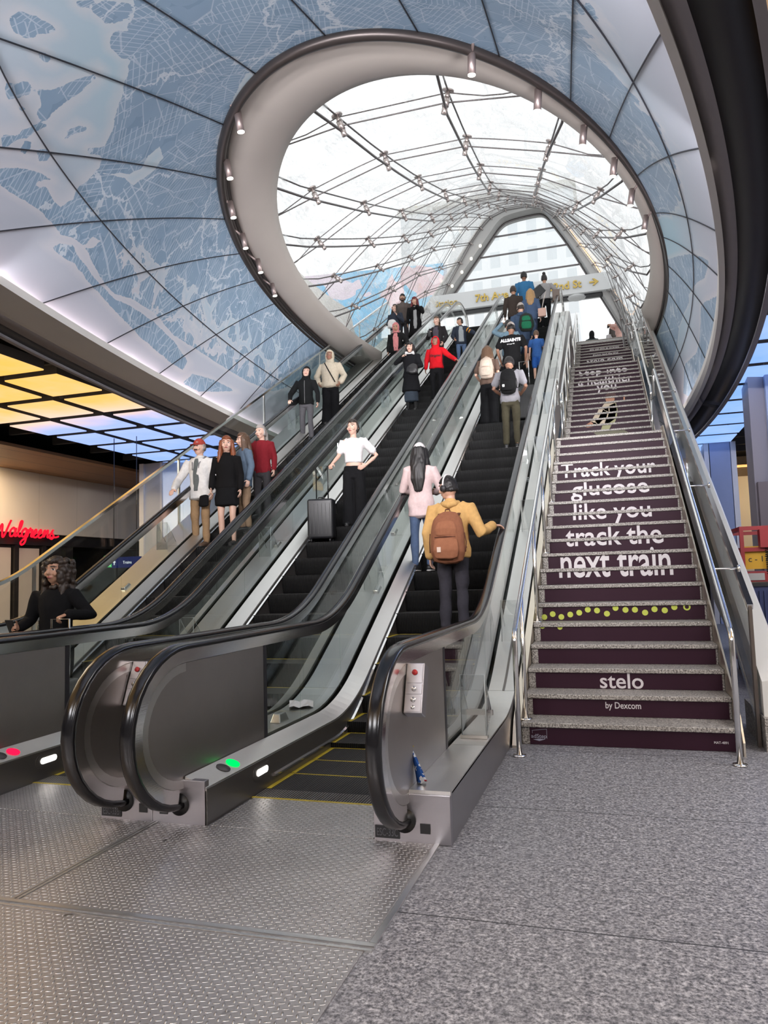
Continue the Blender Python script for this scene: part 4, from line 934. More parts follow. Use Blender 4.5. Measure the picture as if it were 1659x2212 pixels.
def newel_box(parent, x0, x1, xholes, tag_text=None, deckz=0.272, tagx=None, blacks=()):
    b = MB(); b.box(x0, x1, YF, YF + 0.05, 0.0, 0.254); b.build('newel_box', BOXST, parent, bevel=0.004)
    for xh in xholes:
        MB().cyl((xh, YF - .012, 0.115), (xh, YF + .03, 0.115), 0.062, 24).build('handrail_inlet', BLACK, parent)
    for xb in blacks: MB().box(xb - .027, xb + .027, YF - .006, YF + .01, 0.055, 0.105).build('sensor_plate', BLACK, parent)
    if tag_text:
        o = MB().box(tagx - .068, tagx + .068, YF - .007, YF + .01, 0.020, 0.083).build('nameplate', plain('plate_black', (0.012, 0.012, 0.014), 0.4), parent)
        put_text(tag_text, 0.056, Matrix.Translation((tagx, YF - .008, 0.032)) @ FACE @ Matrix.Diagonal((0.58, 1, 1, 1)), plain('plate_text', (0.13, 0.13, 0.14), 0.4, 0.4), o, extrude=0.001)
ESC = [('A', -5.28, 'descending escalator furthest left, with the man in a red cap riding it'), ('B', -3.545, 'middle escalator carrying a red hooded boy and a woman with a suitcase'), ('C', -1.81, 'upward escalator nearest the stairs, with a yellow jumper rider at its foot')]
step0 = None
ROOTS = {}
for nm, xc, lb in ESC:
    rt_ = empty('escalator', (0, 0, 0)); tag(rt_, lb, 'escalator', None); ROOTS[nm] = rt_
    xl, xr = xc - HRX, xc + HRX
    balustrade(rt_, xl, +1, lamp={'A': None, 'B': LAMPR, 'C': LAMPG}[nm]) if nm != 'A' else balustrade(rt_, xl, +1)
    balustrade(rt_, xr, -1, ctrl=nm in 'BC', solid_to=4.80 if nm == 'C' else 4.92)
    # steps
    k0 = -4; 
    ks = list(range(-4, 41))
    for k in ks:
        yc = YC + GO * k; z = stepz(k)
        if step0 is None:
            b = MB(); b.box(-0.505, 0.505, -0.2, 0.205, -0.03, 0.0)
            # curved ribbed riser under the nose
            rp = [(-0.2, -0.0), (-0.197, -0.05), (-0.185, -0.12), (-0.165, -0.20), (-0.135, -0.27)]
            b.add([(x, y, z_) for y, z_ in rp for x in (-0.505, 0.505)], [(2 * i, 2 * i + 2, 2 * i + 3, 2 * i + 1) for i in range(4)])
            step0 = o = b.build('step', STEPM, rt_)
        else: o = step0.copy(); COL.objects.link(o); o.parent = rt_
        o.location = (xc, yc, z - 0.004)
    # landing side ribs at the comb, yellow step demarcation
    MB().box(xc - .505, xc + .505, 4.42, YC + GO * -4 - .19, -0.03, 0.005).build('comb_plate', RIBM, rt_)
    b = MB().box(xc - .505, xc + .505, 4.425, 4.445, -0.02, 0.008)
    for k in range(-4, 4):
        yc = YC + GO * k; z = stepz(k) - .010
        b.box(xc - .5, xc + .5, yc + .185, yc + .198, z + .004, z + 0.0075)
        b.box(xc - .505, xc - .47, yc - .19, yc + .19, z + .004, z + .0075).box(xc + .47, xc + .505, yc - .19, yc + .19, z + .004, z + .0075)
    b.build('yellow_marking', YELLOW, rt_)
newel_box(ROOTS['C'], -1.303, -0.88, (-1.13,), 'ESC-33C', tagx=-1.225, blacks=(-1.018,))
newel_box(ROOTS['B'], -3.035, -2.675, (-2.865,), 'ESC-33B', tagx=-2.955, blacks=(-2.735,))
newel_box(ROOTS['C'], -2.675, -2.325, (-2.49,), None, blacks=(-2.595,))
newel_box(ROOTS['A'], -4.77, -4.40, (-4.60,), 'ESC-33A', tagx=-4.70, blacks=(-4.47,))
newel_box(ROOTS['B'], -4.40, -4.06, (-4.225,), None, blacks=(-4.33,))
newel_box(ROOTS['A'], -6.25, -5.79, (-5.96,), None)
# shared decks between the escalators and beside the outer ones, split into plates by thin gaps
def deck(parent, x0, x1, z=0.272, y0=3.88, lipped=True):
    edges = [y0, 4.95] + [6.6 + 2.84 * i for i in range(6)] + [YT + 1.2]
    for a, b_ in zip(edges[:-1], edges[1:]):
        MB().sweep(path(0, a + .002, b_ - .002), [(x0, z - .02), (x1, z - .02), (x1, z), (x0, z)]).build('deck_plate', DECK, parent)
deck(ROOTS['B'], -2.84, -2.515); deck(ROOTS['A'], -4.575, -4.25)
deck(ROOTS['C'], -1.105, -0.88); deck(ROOTS['A'], -6.40, -5.985)
# outer flank of the right escalator down to floor and stair
yy = [q for q in path(0, 3.918, YT + 1.2)]
b = MB()
vs, fs = [], []
for q in yy: vs += [(-0.88, q[0], q[1] + .262), (-0.88, q[0], max(0, q[1] - .42))]
fs = [(2 * i, 2 * i + 1, 2 * i + 3, 2 * i + 2) for i in range(len(yy) - 1)]; b.add(vs, fs)
o = b.build('outer_skirt', SIDE, ROOTS['C']); s_ = o.modifiers.new('t', 'SOLIDIFY'); s_.thickness = 0.004; s_.offset = -1
b = MB(); vs, fs = [], []
for q in yy: vs += [(-6.42, q[0], q[1] + .262), (-6.42, q[0], max(0, q[1] - .42))]
b.add(vs, fs + [(2 * i, 2 * i + 1, 2 * i + 3, 2 * i + 2) for i in range(len(yy) - 1)]); o = b.build('outer_skirt', SIDE, ROOTS['A']); s_ = o.modifiers.new('t', 'SOLIDIFY'); s_.thickness = 0.004
# underside closing panel of the truss (keeps the dome behind dark)
b = MB().sweep(path(0, 6.8, YT - 0.2), [(-6.40, -.45), (-0.90, -.45), (-0.90, -.35), (-6.40, -.35)]); b.build('truss_soffit', DARK, ROOTS['A'])
# dark line (drip groove) on the right outer deck
MB().sweep(path(0, 6.6, YT + .9), [(-0.985, .272), (-0.965, .272), (-0.965, .276), (-0.985, .276)]).build('deck_groove', SKIRT, ROOTS['C'])

# outer glass screen left of the left escalator
sc_l = empty('glass_screen', (-6.42, 0, 0)); tag(sc_l, 'tall glass screen with steel cap rail left of the leftmost escalator', 'glass screen')
edges = [2.2] + [4.0 + 1.5 * i for i in range(13)]
capz = lambda y: 1.36 + zb(y)
for a, b_ in zip(edges[:-1], edges[1:]):
    lo, hi = path(0.24, a + .01, b_ - .01), path(1.33, a + .01, b_ - .01)
    if lo[0][0] > hi[0][0] or len(lo) < 2: continue
    vs, fs = [], []
    for q, r_ in zip(lo, hi):
        for x in (-.006, .006): vs += [(x, q[0], q[1]), (x, r_[0], r_[1])]
    k = len(lo)
    for i in range(k - 1):
        o = 4 * i; fs += [(o, o + 1, o + 5, o + 4), (o + 2, o + 6, o + 7, o + 3), (o + 1, o + 3, o + 7, o + 5), (o, o + 4, o + 6, o + 2)]
    MB().add(vs, fs).build('glass_panel', GLASS, sc_l)
for y in edges[1::2]:
    z0 = zb(y); MB().box(-.012, .012, y - .02, y + .02, z0 + .2, z0 + 1.34).build('post', STEEL, sc_l)
MB().sweep(path(1.33, 2.2, 22.0), [(-.025, 0), (.025, 0), (.025, .04), (-.025, .04)]).build('cap_rail', CHROME, sc_l)

# clear acrylic barriers on the sloping decks
b0 = None
def acrylic(x, y, label, group):
    global b0
    if b0 is None:
        t = empty('deck_barrier')
        MB().obox((0, 0, .22), (1, 0, 0), (0, .0, 1), (0, 1, 0), .085, .21, .006).build('front_panel', ACRYL, t)
        bb = MB()
        for s in (-1, 1):
            bb.add([(s * .082, .0, .02), (s * .082, .0, .43), (s * .082, .24, .14 - .0), (s * .088, .0, .02), (s * .088, .0, .43), (s * .088, .24, .14)], [(0, 1, 2), (5, 4, 3), (0, 3, 4, 1), (1, 4, 5, 2), (2, 5, 3, 0)])
        fixn(bb.build('side_panel', ACRYL, t))
        AE = plain('acrylic_edge', (.62, .66, .65), .3)
        MB().tube([(-.085, 0, .01), (-.085, 0, .43), (.085, 0, .43), (.085, 0, .01)], .0035, 5).tube([(-.085, 0, .43), (-.085, .24, .14)], .003, 5).tube([(.085, 0, .43), (.085, .24, .14)], .003, 5).build('panel_edge', AE, t)
        MB().box(-.095, .095, -.02, .02, .0, .022).build('foot_bar', STEEL, t); MB().box(-.095, .095, .225, .262, .115, .152).build('rear_foot_bar', STEEL, t)
        b0 = t
    else: t = copy_tree(b0)
    t.location = (x, y, zb(y) + .274); tag(t, label, 'deck barrier', group); return t
for i in range(8):
    y = 5.15 + 2.05 * i
    acrylic(-0.985, y, 'lowest clear acrylic deck barrier, beside the stair foot' if i == 0 else 'clear acrylic barrier up the deck between the right escalator and the stairs', None if i == 0 else 'acrylic barriers beside the stairs')
for i in range(8):
    y = 8.1 + 1.85 * i
    acrylic(-2.68, y, 'clear acrylic barrier on the deck left of the upward escalator', 'acrylic barriers on the middle right deck')
for i in range(8):
    y = 7.0 + 1.9 * i
    acrylic(-4.41, y, 'clear acrylic barrier on the deck left of the middle escalator', 'acrylic barriers on the middle left deck')
for i in range(4):
    y = 6.9 + 2.3 * i
    acrylic(-6.19, y, 'clear acrylic barrier on the deck beside the outer left glass screen', 'acrylic barriers on the outer left deck')
# anti-slide knobs on the decks
k0 = None
for (x, y, nm) in ((-2.62, 5.5, 'C'), (-2.60, 8.1, 'C'), (-2.60, 10.9, 'C'), (-2.60, 13.6, 'C'), (-4.36, 9.2, 'B'), (-4.36, 5.5, 'B'), (-4.36, 12.2, 'B'), (-2.76, 9.4, 'B'), (-6.12, 8.3, 'A'), (-6.12, 11.5, 'A')):
    if k0 is None:
        b = MB(); b.add([(-.045, -.09, 0), (.045, -.09, 0), (.045, .09, 0), (-.045, .09, 0), (-.028, -.058, .07), (.028, -.058, .07), (.028, .058, .07), (-.028, .058, .07)], [(0, 3, 2, 1), (4, 5, 6, 7), (0, 1, 5, 4), (1, 2, 6, 5), (2, 3, 7, 6), (3, 0, 4, 7)])
        k0 = o = b.build('deck_knob', STEEL, ROOTS[nm], bevel=.008)
    else: o = k0.copy(); COL.objects.link(o); o.parent = ROOTS[nm]
    o.location = (x, y, zb(y) + .272); o.rotation_euler = (math.atan(SL) if y > YC else 0, 0, 0)
# litter
t = empty('candy_wrapper', (-1.06, 4.02, 0.272)); tag(t, 'crumpled blue and silver snack wrapper lying against the right newel', 'wrapper')
b = MB(); P = [[(0.03 * (i / 4) * math.cos(a_) * (1 if a_ else 1) + 0.0, -0.02 + 0.02 * math.sin(a_) * (0.4 + i / 6) , 0.21 - 0.2 * (i / 4) + .008 * math.sin(7 * a_ + i)) for a_ in [2 * PI * k / 12 for k in range(13)]] for i in range(5)]
m, n = newmat('wrapper_foil'); g = NG(n); nz = g.noise(g.coord(), 22, 3); c = g.ramp(nz.outputs['Fac'], [(0.40, (0.02, 0.09, 0.35)), (0.5, (0.75, 0.78, 0.82)), (0.56, (0.75, 0.78, 0.82)), (0.62, (0.45, 0.03, 0.04))], 'CONSTANT'); g.out(g.principled(c, 0.2, 0.6)); WRAP = m
b.grid(P, False); b.build('foil', WRAP, t); t.rotation_euler = (0, R(-16), 0)
MB().tube([(-.0, -.02, .20), (-.012, -.02, .255), (.012, -.02, .20)], .003, 5).build('loose_strip', YELLOW, t)
t = MB(); P = [[(.21 * i / 5 - .10, .20 * j / 4 - .10, .014 + .010 * math.sin(2.2 * i + 1.7 * j) + .010 * math.cos(3 * j)) for j in range(5)] for i in range(6)]
t.grid(P, False); o = t.build('paper_note', plain('paper', (0.72, 0.69, 0.72), 0.8, var=0.15, scale=40)); o.location = (-2.70, 6.10, zb(6.10) + .275); o.rotation_euler = (.12, 0, .4); tag(o, 'crumpled white paper lying on the deck behind the newel glass', 'paper')
thick(o, .002)
# ================================================================== STAIRCASE
RR, TT = 0.179, 0.32
def nosey(k):
    if k <= 20: return 6.24 + (k - 1) * TT
    if k <= 37: return 14.15 + (k - 21) * TT
    return 20.93 + (k - 38) * TT
FILM = plain('plum_film', (0.032, 0.0095, 0.020), 0.5, var=0.08, scale=3, spec=0.2)
LETT = plain('letter_film', (0.66, 0.615, 0.63), 0.5); LIME = plain('lime_dots', (0.52, 0.58, 0.085), 0.5); LETG = plain('logo_grey', (0.30, 0.29, 0.36), 0.5)
stair = empty('staircase', (0, 6.24, 0)); tag(stair, 'long granite staircase with plum lettered risers right of the escalators', 'staircase')
SXL, SXR = -0.80, 0.835
def rl(x, y, z): return (x, y - 6.24, z)
for k in range(1, 51):
    y = nosey(k); yn = nosey(k + 1) if k < 50 else y + 0.6
    b = MB(); z = k * RR
    b.box(SXL, SXR, y - 0.012 - 6.24, yn + 0.03 - 6.24, z - 0.038, z); b.box(SXL, SXR, y + 0.012 - 6.24, y + 0.05 - 6.24, z - RR, z - 0.038)
    b.build('step', SGRAN, stair, bevel=0.006)
    MB().box(-0.735 if k <= 20 else -0.70 if k <= 37 else -0.66, 0.815, y + 0.008 - 6.24, y + 0.0125 - 6.24, z - RR + 0.003, z - 0.039).build('riser_film', FILM, stair)
def on_risers(me, name, mats):
    """wrap a flat mesh (x, v) over the risers, v being the height"""
    bm = bmesh.new(); bm.from_mesh(me)
    vs_ = [v.co.y for v in bm.verts]; lo, hi = min(vs_), max(vs_)
    for k in range(1, 51):
        for c in (k * RR, k * RR - 0.04):
            if lo < c < hi: bmesh.ops.bisect_plane(bm, geom=bm.verts[:] + bm.edges[:] + bm.faces[:], plane_co=(0, c, 0), plane_no=(0, 1, 0))
    V, F, MI, idx = [], [], [], {}
    for f in bm.faces:
        if f.normal.z < 0.3 and me.get('is_text'): continue
        cv = sum(v.co.y for v in f.verts) / len(f.verts); k = int(cv // RR) + 1
        if cv > k * RR - 0.04: continue
        ids = []
        for v in f.verts:
            key = (v.index, k)
            if key not in idx:
                idx[key] = len(V); V.append((v.co.x, nosey(k) + 0.0065 - 6.24 - 0.0004 * v.co.z * 1000, v.co.y))
            ids.append(idx[key])
        F.append(tuple(ids)); MI.append(f.material_index)
    bm.free(); m2 = bpy.data.meshes.new(name); m2.from_pydata(V, [], F); m2.polygons.foreach_set('material_index', MI)
    for mt in mats: m2.materials.append(mt)
    o = bpy.data.objects.new(name, m2); COL.objects.link(o); o.parent = stair; return o
def riser_text(s, x0, x1, base, top, has_asc, mat=None):
    me = text_mesh(s, 1.0, offset=0.012); co = np.zeros(len(me.vertices) * 3); me.vertices.foreach_get('co', co); co = co.reshape(-1, 3)
    ref = text_mesh(has_asc, 1.0); rc = np.zeros(len(ref.vertices) * 3); ref.vertices.foreach_get('co', rc); hgt = rc.reshape(-1, 3)[:, 1].max()
    w_ = co[:, 0].max() - co[:, 0].min()
    co[:, 0] = x0 + (co[:, 0] - co[:, 0].min()) / w_ * (x1 - x0); co[:, 1] = base + co[:, 1] / hgt * (top - base); co[:, 2] = 0
    me.vertices.foreach_set('co', co.ravel()); me.update()
    bm = bmesh.new(); bm.from_mesh(me); bmesh.ops.remove_doubles(bm, verts=bm.verts, dist=1e-5); bm.to_mesh(me); bm.free()
    return on_risers(me, 'lettering', [mat or LETT])
riser_text('next train', -0.595, 0.597, 1.335, 1.555, 'x')
riser_text('track the', -0.560, 0.560, 1.712, 1.925, 'h') if False else riser_text('track the', -0.560, 0.560, 1.700, 1.945, 'h')
riser_text('like you', -0.475, 0.478, 2.055, 2.285, 'l')
riser_text('glucose', -0.520, 0.500, 2.425, 2.665, 'l')
riser_text('Track your', -0.690, 0.640, 2.765, 3.02, 'T')
riser_text('stelo', -0.178, 0.186, 0.368, 0.495, 'l')
riser_text('by Dexcom', -0.135, 0.147, 0.249, 0.300, 'D')
riser_text('MAT-4891', 0.653, 0.753, 0.058, 0.076, 'M')
riser_text('adStep', -0.725, -0.60, 0.055, 0.085, 'd', LETG)
riser_text('you', -0.175, 0.262, 5.50, 5.68, 'x')
riser_text('a healthier', -0.60, 0.64, 5.80, 6.09, 'h')
riser_text('Step into', -0.600, 0.575, 6.21, 6.47, 'S')
riser_text('Stelo.com', -0.480, 0.560, 7.48, 7.76, 'S')
riser_text('Always read the label', -0.30, 0.45, 7.95, 8.02, 'A'); riser_text('and use only as directed', -0.38, 0.50, 8.33, 8.40, 'd'); riser_text('Not for everyone', -0.30, 0.30, 8.62, 8.69, 'N')
def poly_mesh(polys):
    V, F, MI = [], [], []
    for mi, pts in polys:
        o = len(V); V += [(x, v, 0) for x, v in pts]; F.append(tuple(range(o, o + len(pts)))); MI.append(mi)
    me = bpy.data.meshes.new('print'); me.from_pydata(V, [], F); me.polygons.foreach_set('material_index', MI)
    bm = bmesh.new(); bm.from_mesh(me); bmesh.ops.recalc_face_normals(bm, faces=bm.faces); bmesh.ops.triangulate(bm, faces=bm.faces); bm.to_mesh(me); bm.free(); return me
DOTS = [(-0.755, .935), (-0.66, .965), (-0.565, .935), (-0.465, .958), (-0.365, .975), (-0.27, 1.005), (-0.17, .995), (-0.065, .962), (0.03, 1.018), (0.135, .998), (0.235, .998), (0.34, .968), (0.44, 1.0), (0.545, .988), (0.645, 1.018)]
DOTS = [(-0.72 + (x + .755) * 0.90, z) for x, z in DOTS]
polys = []
def circ(x, v, r, n_=20): return [(x + r * math.cos(2 * PI * i / n_), v + r * math.sin(2 * PI * i / n_)) for i in range(n_)]
for x, v in DOTS + [(-0.715, .865), (-0.545, .855)]: on_risers(poly_mesh([(0, circ(x, v, .029 if v > .9 else .026))]), 'dot', [LIME])
x, v = 0.655, 1.018
for i in range(20):
    a0, a1 = 2 * PI * i / 20, 2 * PI * (i + 1) / 20
    polys.append((0, [(x + .034 * math.cos(a0), v + .034 * math.sin(a0)), (x + .034 * math.cos(a1), v + .034 * math.sin(a1)), (x + .019 * math.cos(a1), v + .019 * math.sin(a1)), (x + .019 * math.cos(a0), v + .019 * math.sin(a0))]))
on_risers(poly_mesh(polys), 'ring_dot', [LIME])
# adStep emblem outline
on_risers(poly_mesh([(0, [(-.715, .112), (-.60, .125), (-.60, .128), (-.718, .115)]), (0, [(-.60, .05), (-.597, .05), (-.597, .128), (-.60, .128)]), (0, [(-.715, .112), (-.712, .112), (-.712, .09), (-.715, .09)]), (0, [(-.71, .042), (-.66, .03), (-.61, .046), (-.66, .05)])]), 'emblem', [LETG])
# printed man in an olive shirt, leaning back with folded forearms
SKN = plain('print_skin', (0.46, 0.22, 0.13), 0.6); OLV = plain('print_olive', (0.34, 0.33, 0.17), 0.6); CRM = plain('print_cream', (0.55, 0.46, 0.34), 0.6); REDP_ = plain('print_red', (0.40, 0.05, 0.03), 0.6); BRN = plain('print_brown', (0.075, 0.03, 0.028), 0.6); GRY = plain('print_grey', (0.13, 0.12, 0.075), 0.6)
man = [(2, [(-.02, 4.98), (.20, 5.0), (.22, 4.75), (.15, 4.42), (-.02, 4.32), (-.25, 4.36), (-.33, 4.45), (-.22, 4.62), (-.12, 4.85)]),
       (1, [(.07, 4.92), (.22, 4.97), (.24, 4.70), (.18, 4.40), (.05, 4.18), (-.12, 4.16), (.0, 4.45), (.08, 4.7)]),
       (0, [(-.06, 4.78), (.06, 4.70), (-.02, 4.48), (-.16, 4.34), (-.22, 4.42), (-.12, 4.60)]), (3, [(-.08, 4.86), (.05, 4.84), (.06, 4.72), (-.02, 4.76)]), 
       (0, [(-.44, 4.34), (-.30, 4.42), (-.20, 4.38), (-.22, 4.26), (-.36, 4.24), (-.45, 4.27)]), (5, [(-.30, 4.12), (.02, 4.16), (.22, 4.14), (.40, 4.02), (.30, 3.86), (-.05, 3.80), (-.10, 3.92)]),
       (2, [(-.47, 3.78), (-.28, 3.80), (-.24, 3.64), (-.50, 3.60)]), (0, [(.02, 5.28), (.16, 5.28), (.20, 5.12), (.14, 5.0), (.04, 5.02), (.0, 5.15)]), (4, [(.0, 5.30), (.14, 5.38), (.24, 5.30), (.23, 5.22), (.02, 5.22)]), (0, [(.38, 5.18), (.42, 5.20), (.41, 5.08), (.38, 5.06)])]
on_risers(poly_mesh(man), 'figure_print', [SKN, OLV, CRM, REDP_, BRN, GRY])

# stair line (height of the nosing line at y, flat on the landings)
def sl(y):
    if y < 6.24: return 0.0
    if y <= 12.32: return RR + (y - 6.24) / TT * RR
    if y <= 14.15: return max(3.58, 3.58 + (y - 13.83) / TT * RR)
    if y <= 19.27: return 3.759 + (y - 14.15) / TT * RR
    if y <= 20.93: return max(6.623, 6.623 + (y - 20.61) / TT * RR)
    if y <= 24.77: return 6.802 + (y - 20.93) / TT * RR
    return 8.95
REFLST = brushed('warm_reflection_stringer', (0.78, 0.70, 0.58), 0.30, (60, 1.2, 60))  # stainless stringer, its warm reflection tinted into the colour
b = MB(); ys = [6.1, 6.24] + [6.5 + .25 * i for i in range(76)]
for xa, xb in ((0.836, 0.85), (-0.862, -0.802)):
    vs = []
    for y in ys: zt = sl(y) + (0.10 if xa > 0 else 0.02); vs += [(xa, y - 6.24, zt), (xa, y - 6.24, max(0, zt - .55)), (xb, y - 6.24, max(0, zt - .55)), (xb, y - 6.24, zt)]
    k = len(ys); fs = []
    for i in range(k - 1):
        for j in range(4): fs.append((4 * i + j, 4 * i + (j + 1) % 4, 4 * i + 4 + (j + 1) % 4, 4 * i + 4 + j))
    b.add(vs, fs + [(0, 3, 2, 1), (4 * k - 4, 4 * k - 3, 4 * k - 2, 4 * k - 1)])
b.build('stringer', REFLST, stair)

# right balustrade: newel post, glass, cap, wide pale outer stringer
bal = empty('stair_balustrade', (1.0, 6.4, 0)); tag(bal, 'glass balustrade with steel cap and dark end post right of the stairs', 'balustrade')
def cap(y): return 1.09 + 0.533 * (y - 6.49)
MB().box(-.012, .012, 0.03, 0.10, 0.0, cap(6.47)).build('end_post', plain('dark_bronze', (0.17, 0.14, 0.12), 0.35, 0.7), bal)
ed = [6.51] + [7.7 + 1.45 * i for i in range(13)]
for a, b_ in zip(ed[:-1], ed[1:]):
    vs = []; nn = 8
    for i in range(nn + 1):
        y = a + .004 + (b_ - a - .008) * i / nn
        for x in (-.006, .006): vs += [(x, y - 6.4, max(0.02, sl(y) - .15)), (x, y - 6.4, max(cap(y), sl(y) + .3))]
    fs = []
    for i in range(nn): o = 4 * i; fs += [(o, o + 1, o + 5, o + 4), (o + 2, o + 6, o + 7, o + 3), (o + 1, o + 3, o + 7, o + 5), (o, o + 4, o + 6, o + 2)]
    MB().add(vs, fs + [(0, 2, 3, 1), (4 * nn, 4 * nn + 1, 4 * nn + 3, 4 * nn + 2)]).build('glass_panel', glass_mat('balustrade_glass', (0.95, 0.965, 0.96), 0.14), bal)
P = [(y, cap(y), -.47, .88) for y in (6.45, 12, 18, 24.9)]
MB().sweep([(y - 6.4, z, a, c) for y, z, a, c in P], [(-.022, -.01), (.022, -.01), (.022, .035), (-.022, .035)]).build('cap_rail', CHROME, bal)
OUTS = plain('pale_stringer', (0.66, 0.65, 0.62), 0.4, 0.0, var=0.03, scale=2)
b = MB()
for a, b_ in zip([6.35, 8.9, 11.4, 13.9, 16.4, 18.9, 21.4], [8.9, 11.4, 13.9, 16.4, 18.9, 21.4, 24.6]):
    f_ = lambda y: 0.83 + 0.536 * (y - 6.87)
    vs = []
    for y in (a + .003, b_ - .003): vs += [(.03, y - 6.4, f_(y) - .04), (.20, y - 6.4, f_(y)), (.22, y - 6.4, f_(y) - .03), (.22, y - 6.4, max(0.25, f_(y) - .9)), (.03, y - 6.4, max(0.25, f_(y) - .9))]
    b.add(vs, [(i, (i + 1) % 5, 5 + (i + 1) % 5, 5 + i) for i in range(5)] + [(4, 3, 2, 1, 0), (5, 6, 7, 8, 9)])
fixn(b.build('outer_stringer', OUTS, bal)); MB().box(.02, .26, -.12, .8, 0, .25).build('plinth', SGRAN, bal)
t = MB(); t.add([(1.0, 20.0, 8.25), (1.0, 25.2, 10.9), (1.0, 24.93, 11.33), (1.012, 20.0, 8.25), (1.012, 25.2, 10.9), (1.012, 24.93, 11.33)], [(0, 1, 2), (5, 4, 3), (0, 3, 4, 1), (1, 4, 5, 2), (2, 5, 3, 0)])
tag(t.build('glass_fin', glass_mat('fin_glass', (0.86, 0.87, 0.86), 0.15)), 'tall pointed glass fin at the head of the stairs on the right', 'glass fin')

# handrails
WLED = emit('rail_led', (1.0, 0.72, 0.38), 2.2)
def railing(side, segs, label):
    x = side * 0.77; t = empty('stair_handrail', (x, *segs[0][0][0])); tag(t, label, 'handrail', None); L = Vector((x, *segs[0][0][0]))
    for pts, posts in segs:
        P = [Vector((x, y, z)) - L for y, z in pts]
        # round the bends a little
        Q = [P[0]]
        for a, p, c in zip(P[:-2], P[1:-1], P[2:]):
            d1, d2 = (a - p).normalized() * .06, (c - p).normalized() * .06; Q += [p + d1, p + (d1 + d2) * .25, p + d2]
        Q.append(P[-1]); MB().tube(Q, .021, 12).build('rail', CHROME, t)
        s0, s1 = max(range(len(P) - 1), key=lambda i: (P[i + 1] - P[i]).length), None
        a, c = P[s0], P[s0 + 1]; d = (c - a).normalized(); MB().tube([a + d * .15 + Vector((0, 0, -.024)), c - d * .1 + Vector((0, 0, -.024))], .006, 6).build('led_strip', WLED, t)
        for (y, z0, z1) in posts:
            p0, p1 = Vector((x, y, z0)) - L, Vector((x, y, z1)) - L
            bb = MB(); bb.cyl(p0, p1, .019, 10); bb.cyl(p0, p0 + Vector((0, 0, .014)), .05, 16); bb.build('post', CHROME, t)
    return t
def railz(y, y0, z0): return z0 + 0.5565 * (y - y0)
for side, nm in ((-1, 'left'), (1, 'right')):
    f1 = [(5.83, 0.0), (5.83, .93), (12.40, railz(12.4, 5.83, .93)), (12.70, railz(12.4, 5.83, .93) + .02), (12.72, 4.22)]
    f2 = [(13.55, 4.35), (13.60, 4.62), (13.80, 4.66), (19.35, 7.72), (19.6, 7.74), (19.62, 7.40)]
    f3 = [(20.3, 7.45), (20.35, 7.70), (20.6, 7.74), (24.9, 9.98), (25.5, 9.98), (25.5, 8.95)]
    po1 = [(nosey(k) + .1, k * RR, railz(nosey(k) + .1, 5.83, .93)) for k in ((1, 5, 9, 13, 17) if side < 0 else ())] + [(5.83, 0, .02)]
    po2 = [(nosey(k) + .1, k * RR, 4.66 + (nosey(k) + .1 - 13.8) * .5514) for k in ((21, 25, 29, 33) if side < 0 else ())] + [(13.58, 3.58, 4.5)]
    po3 = [(nosey(k) + .1, k * RR, 7.74 + (nosey(k) + .1 - 20.6) * .521) for k in ((38, 42, 46) if side < 0 else ())]
    for i, (f, po_) in enumerate(((f1, po1), (f2, po2), (f3, po3))):
        t = railing(side, [(f, po_)], 'polished tube handrail on the %s of the %s flight of stairs' % (nm, ('lowest', 'middle', 'top')[i]))
        if side > 0:
            for j in range(4):
                a, c = f[1 if i == 0 else 2], f[2 if i == 0 else 3]; q = (j + .6) / 4.2; y = a[0] + (c[0] - a[0]) * q; z = a[1] + (c[1] - a[1]) * q
                L = t.location; MB().tube([Vector((.77, y, z - .02)) - L, Vector((.77, y, z - .07)) - L, Vector((.985, y, z - .07)) - L], .008, 6).cyl(Vector((.975, y, z - .07)) - L, Vector((.994, y, z - .07)) - L, .03, 12).build('bracket', CHROME, t)
# ================================================================== PEOPLE
def ell_tube(b, pts, radii, ref=(1, 0, 0), seg=14, capr=0.5):
    """closed loft of ellipses: radii (ra along ref, rb across); rounded ends"""
    P = [Vector(p) for p in pts]; n_ = len(P); ref = Vector(ref); rings = []
    t0, t1 = (P[1] - P[0]).normalized(), (P[-1] - P[-2]).normalized()
    seq = [(P[0] - t0 * min(radii[0]) * capr, .55, radii[0], t0)] + [(p, 1.0, r, ((P[min(i + 1, n_ - 1)] - P[max(i - 1, 0)]).normalized())) for i, (p, r) in enumerate(zip(P, radii))] + [(P[-1] + t1 * min(radii[-1]) * capr, .55, radii[-1], t1)]
    for p, k, (ra, rb), t in seq:
        a = ref - t * ref.dot(t); a = a.normalized() if a.length > 1e-4 else t.orthogonal().normalized(); c = t.cross(a)
        rings.append([p + a * (ra * k * math.cos(2 * PI * j / seg)) + c * (rb * k * math.sin(2 * PI * j / seg)) for j in range(seg)])
    vs = [v for r in rings for v in r]; fs = []
    for i in range(len(rings) - 1):
        for j in range(seg): fs.append((i * seg + j, i * seg + (j + 1) % seg, (i + 1) * seg + (j + 1) % seg, (i + 1) * seg + j))
    fs += [tuple(range(seg - 1, -1, -1)), tuple((len(rings) - 1) * seg + j for j in range(seg))]
    b.add(vs, fs, True)
def limb(b, pts, rs, seg=10): ell_tube(b, pts, [(r, r) for r in rs], (1, 0.13, 0.07), seg, 0.6)
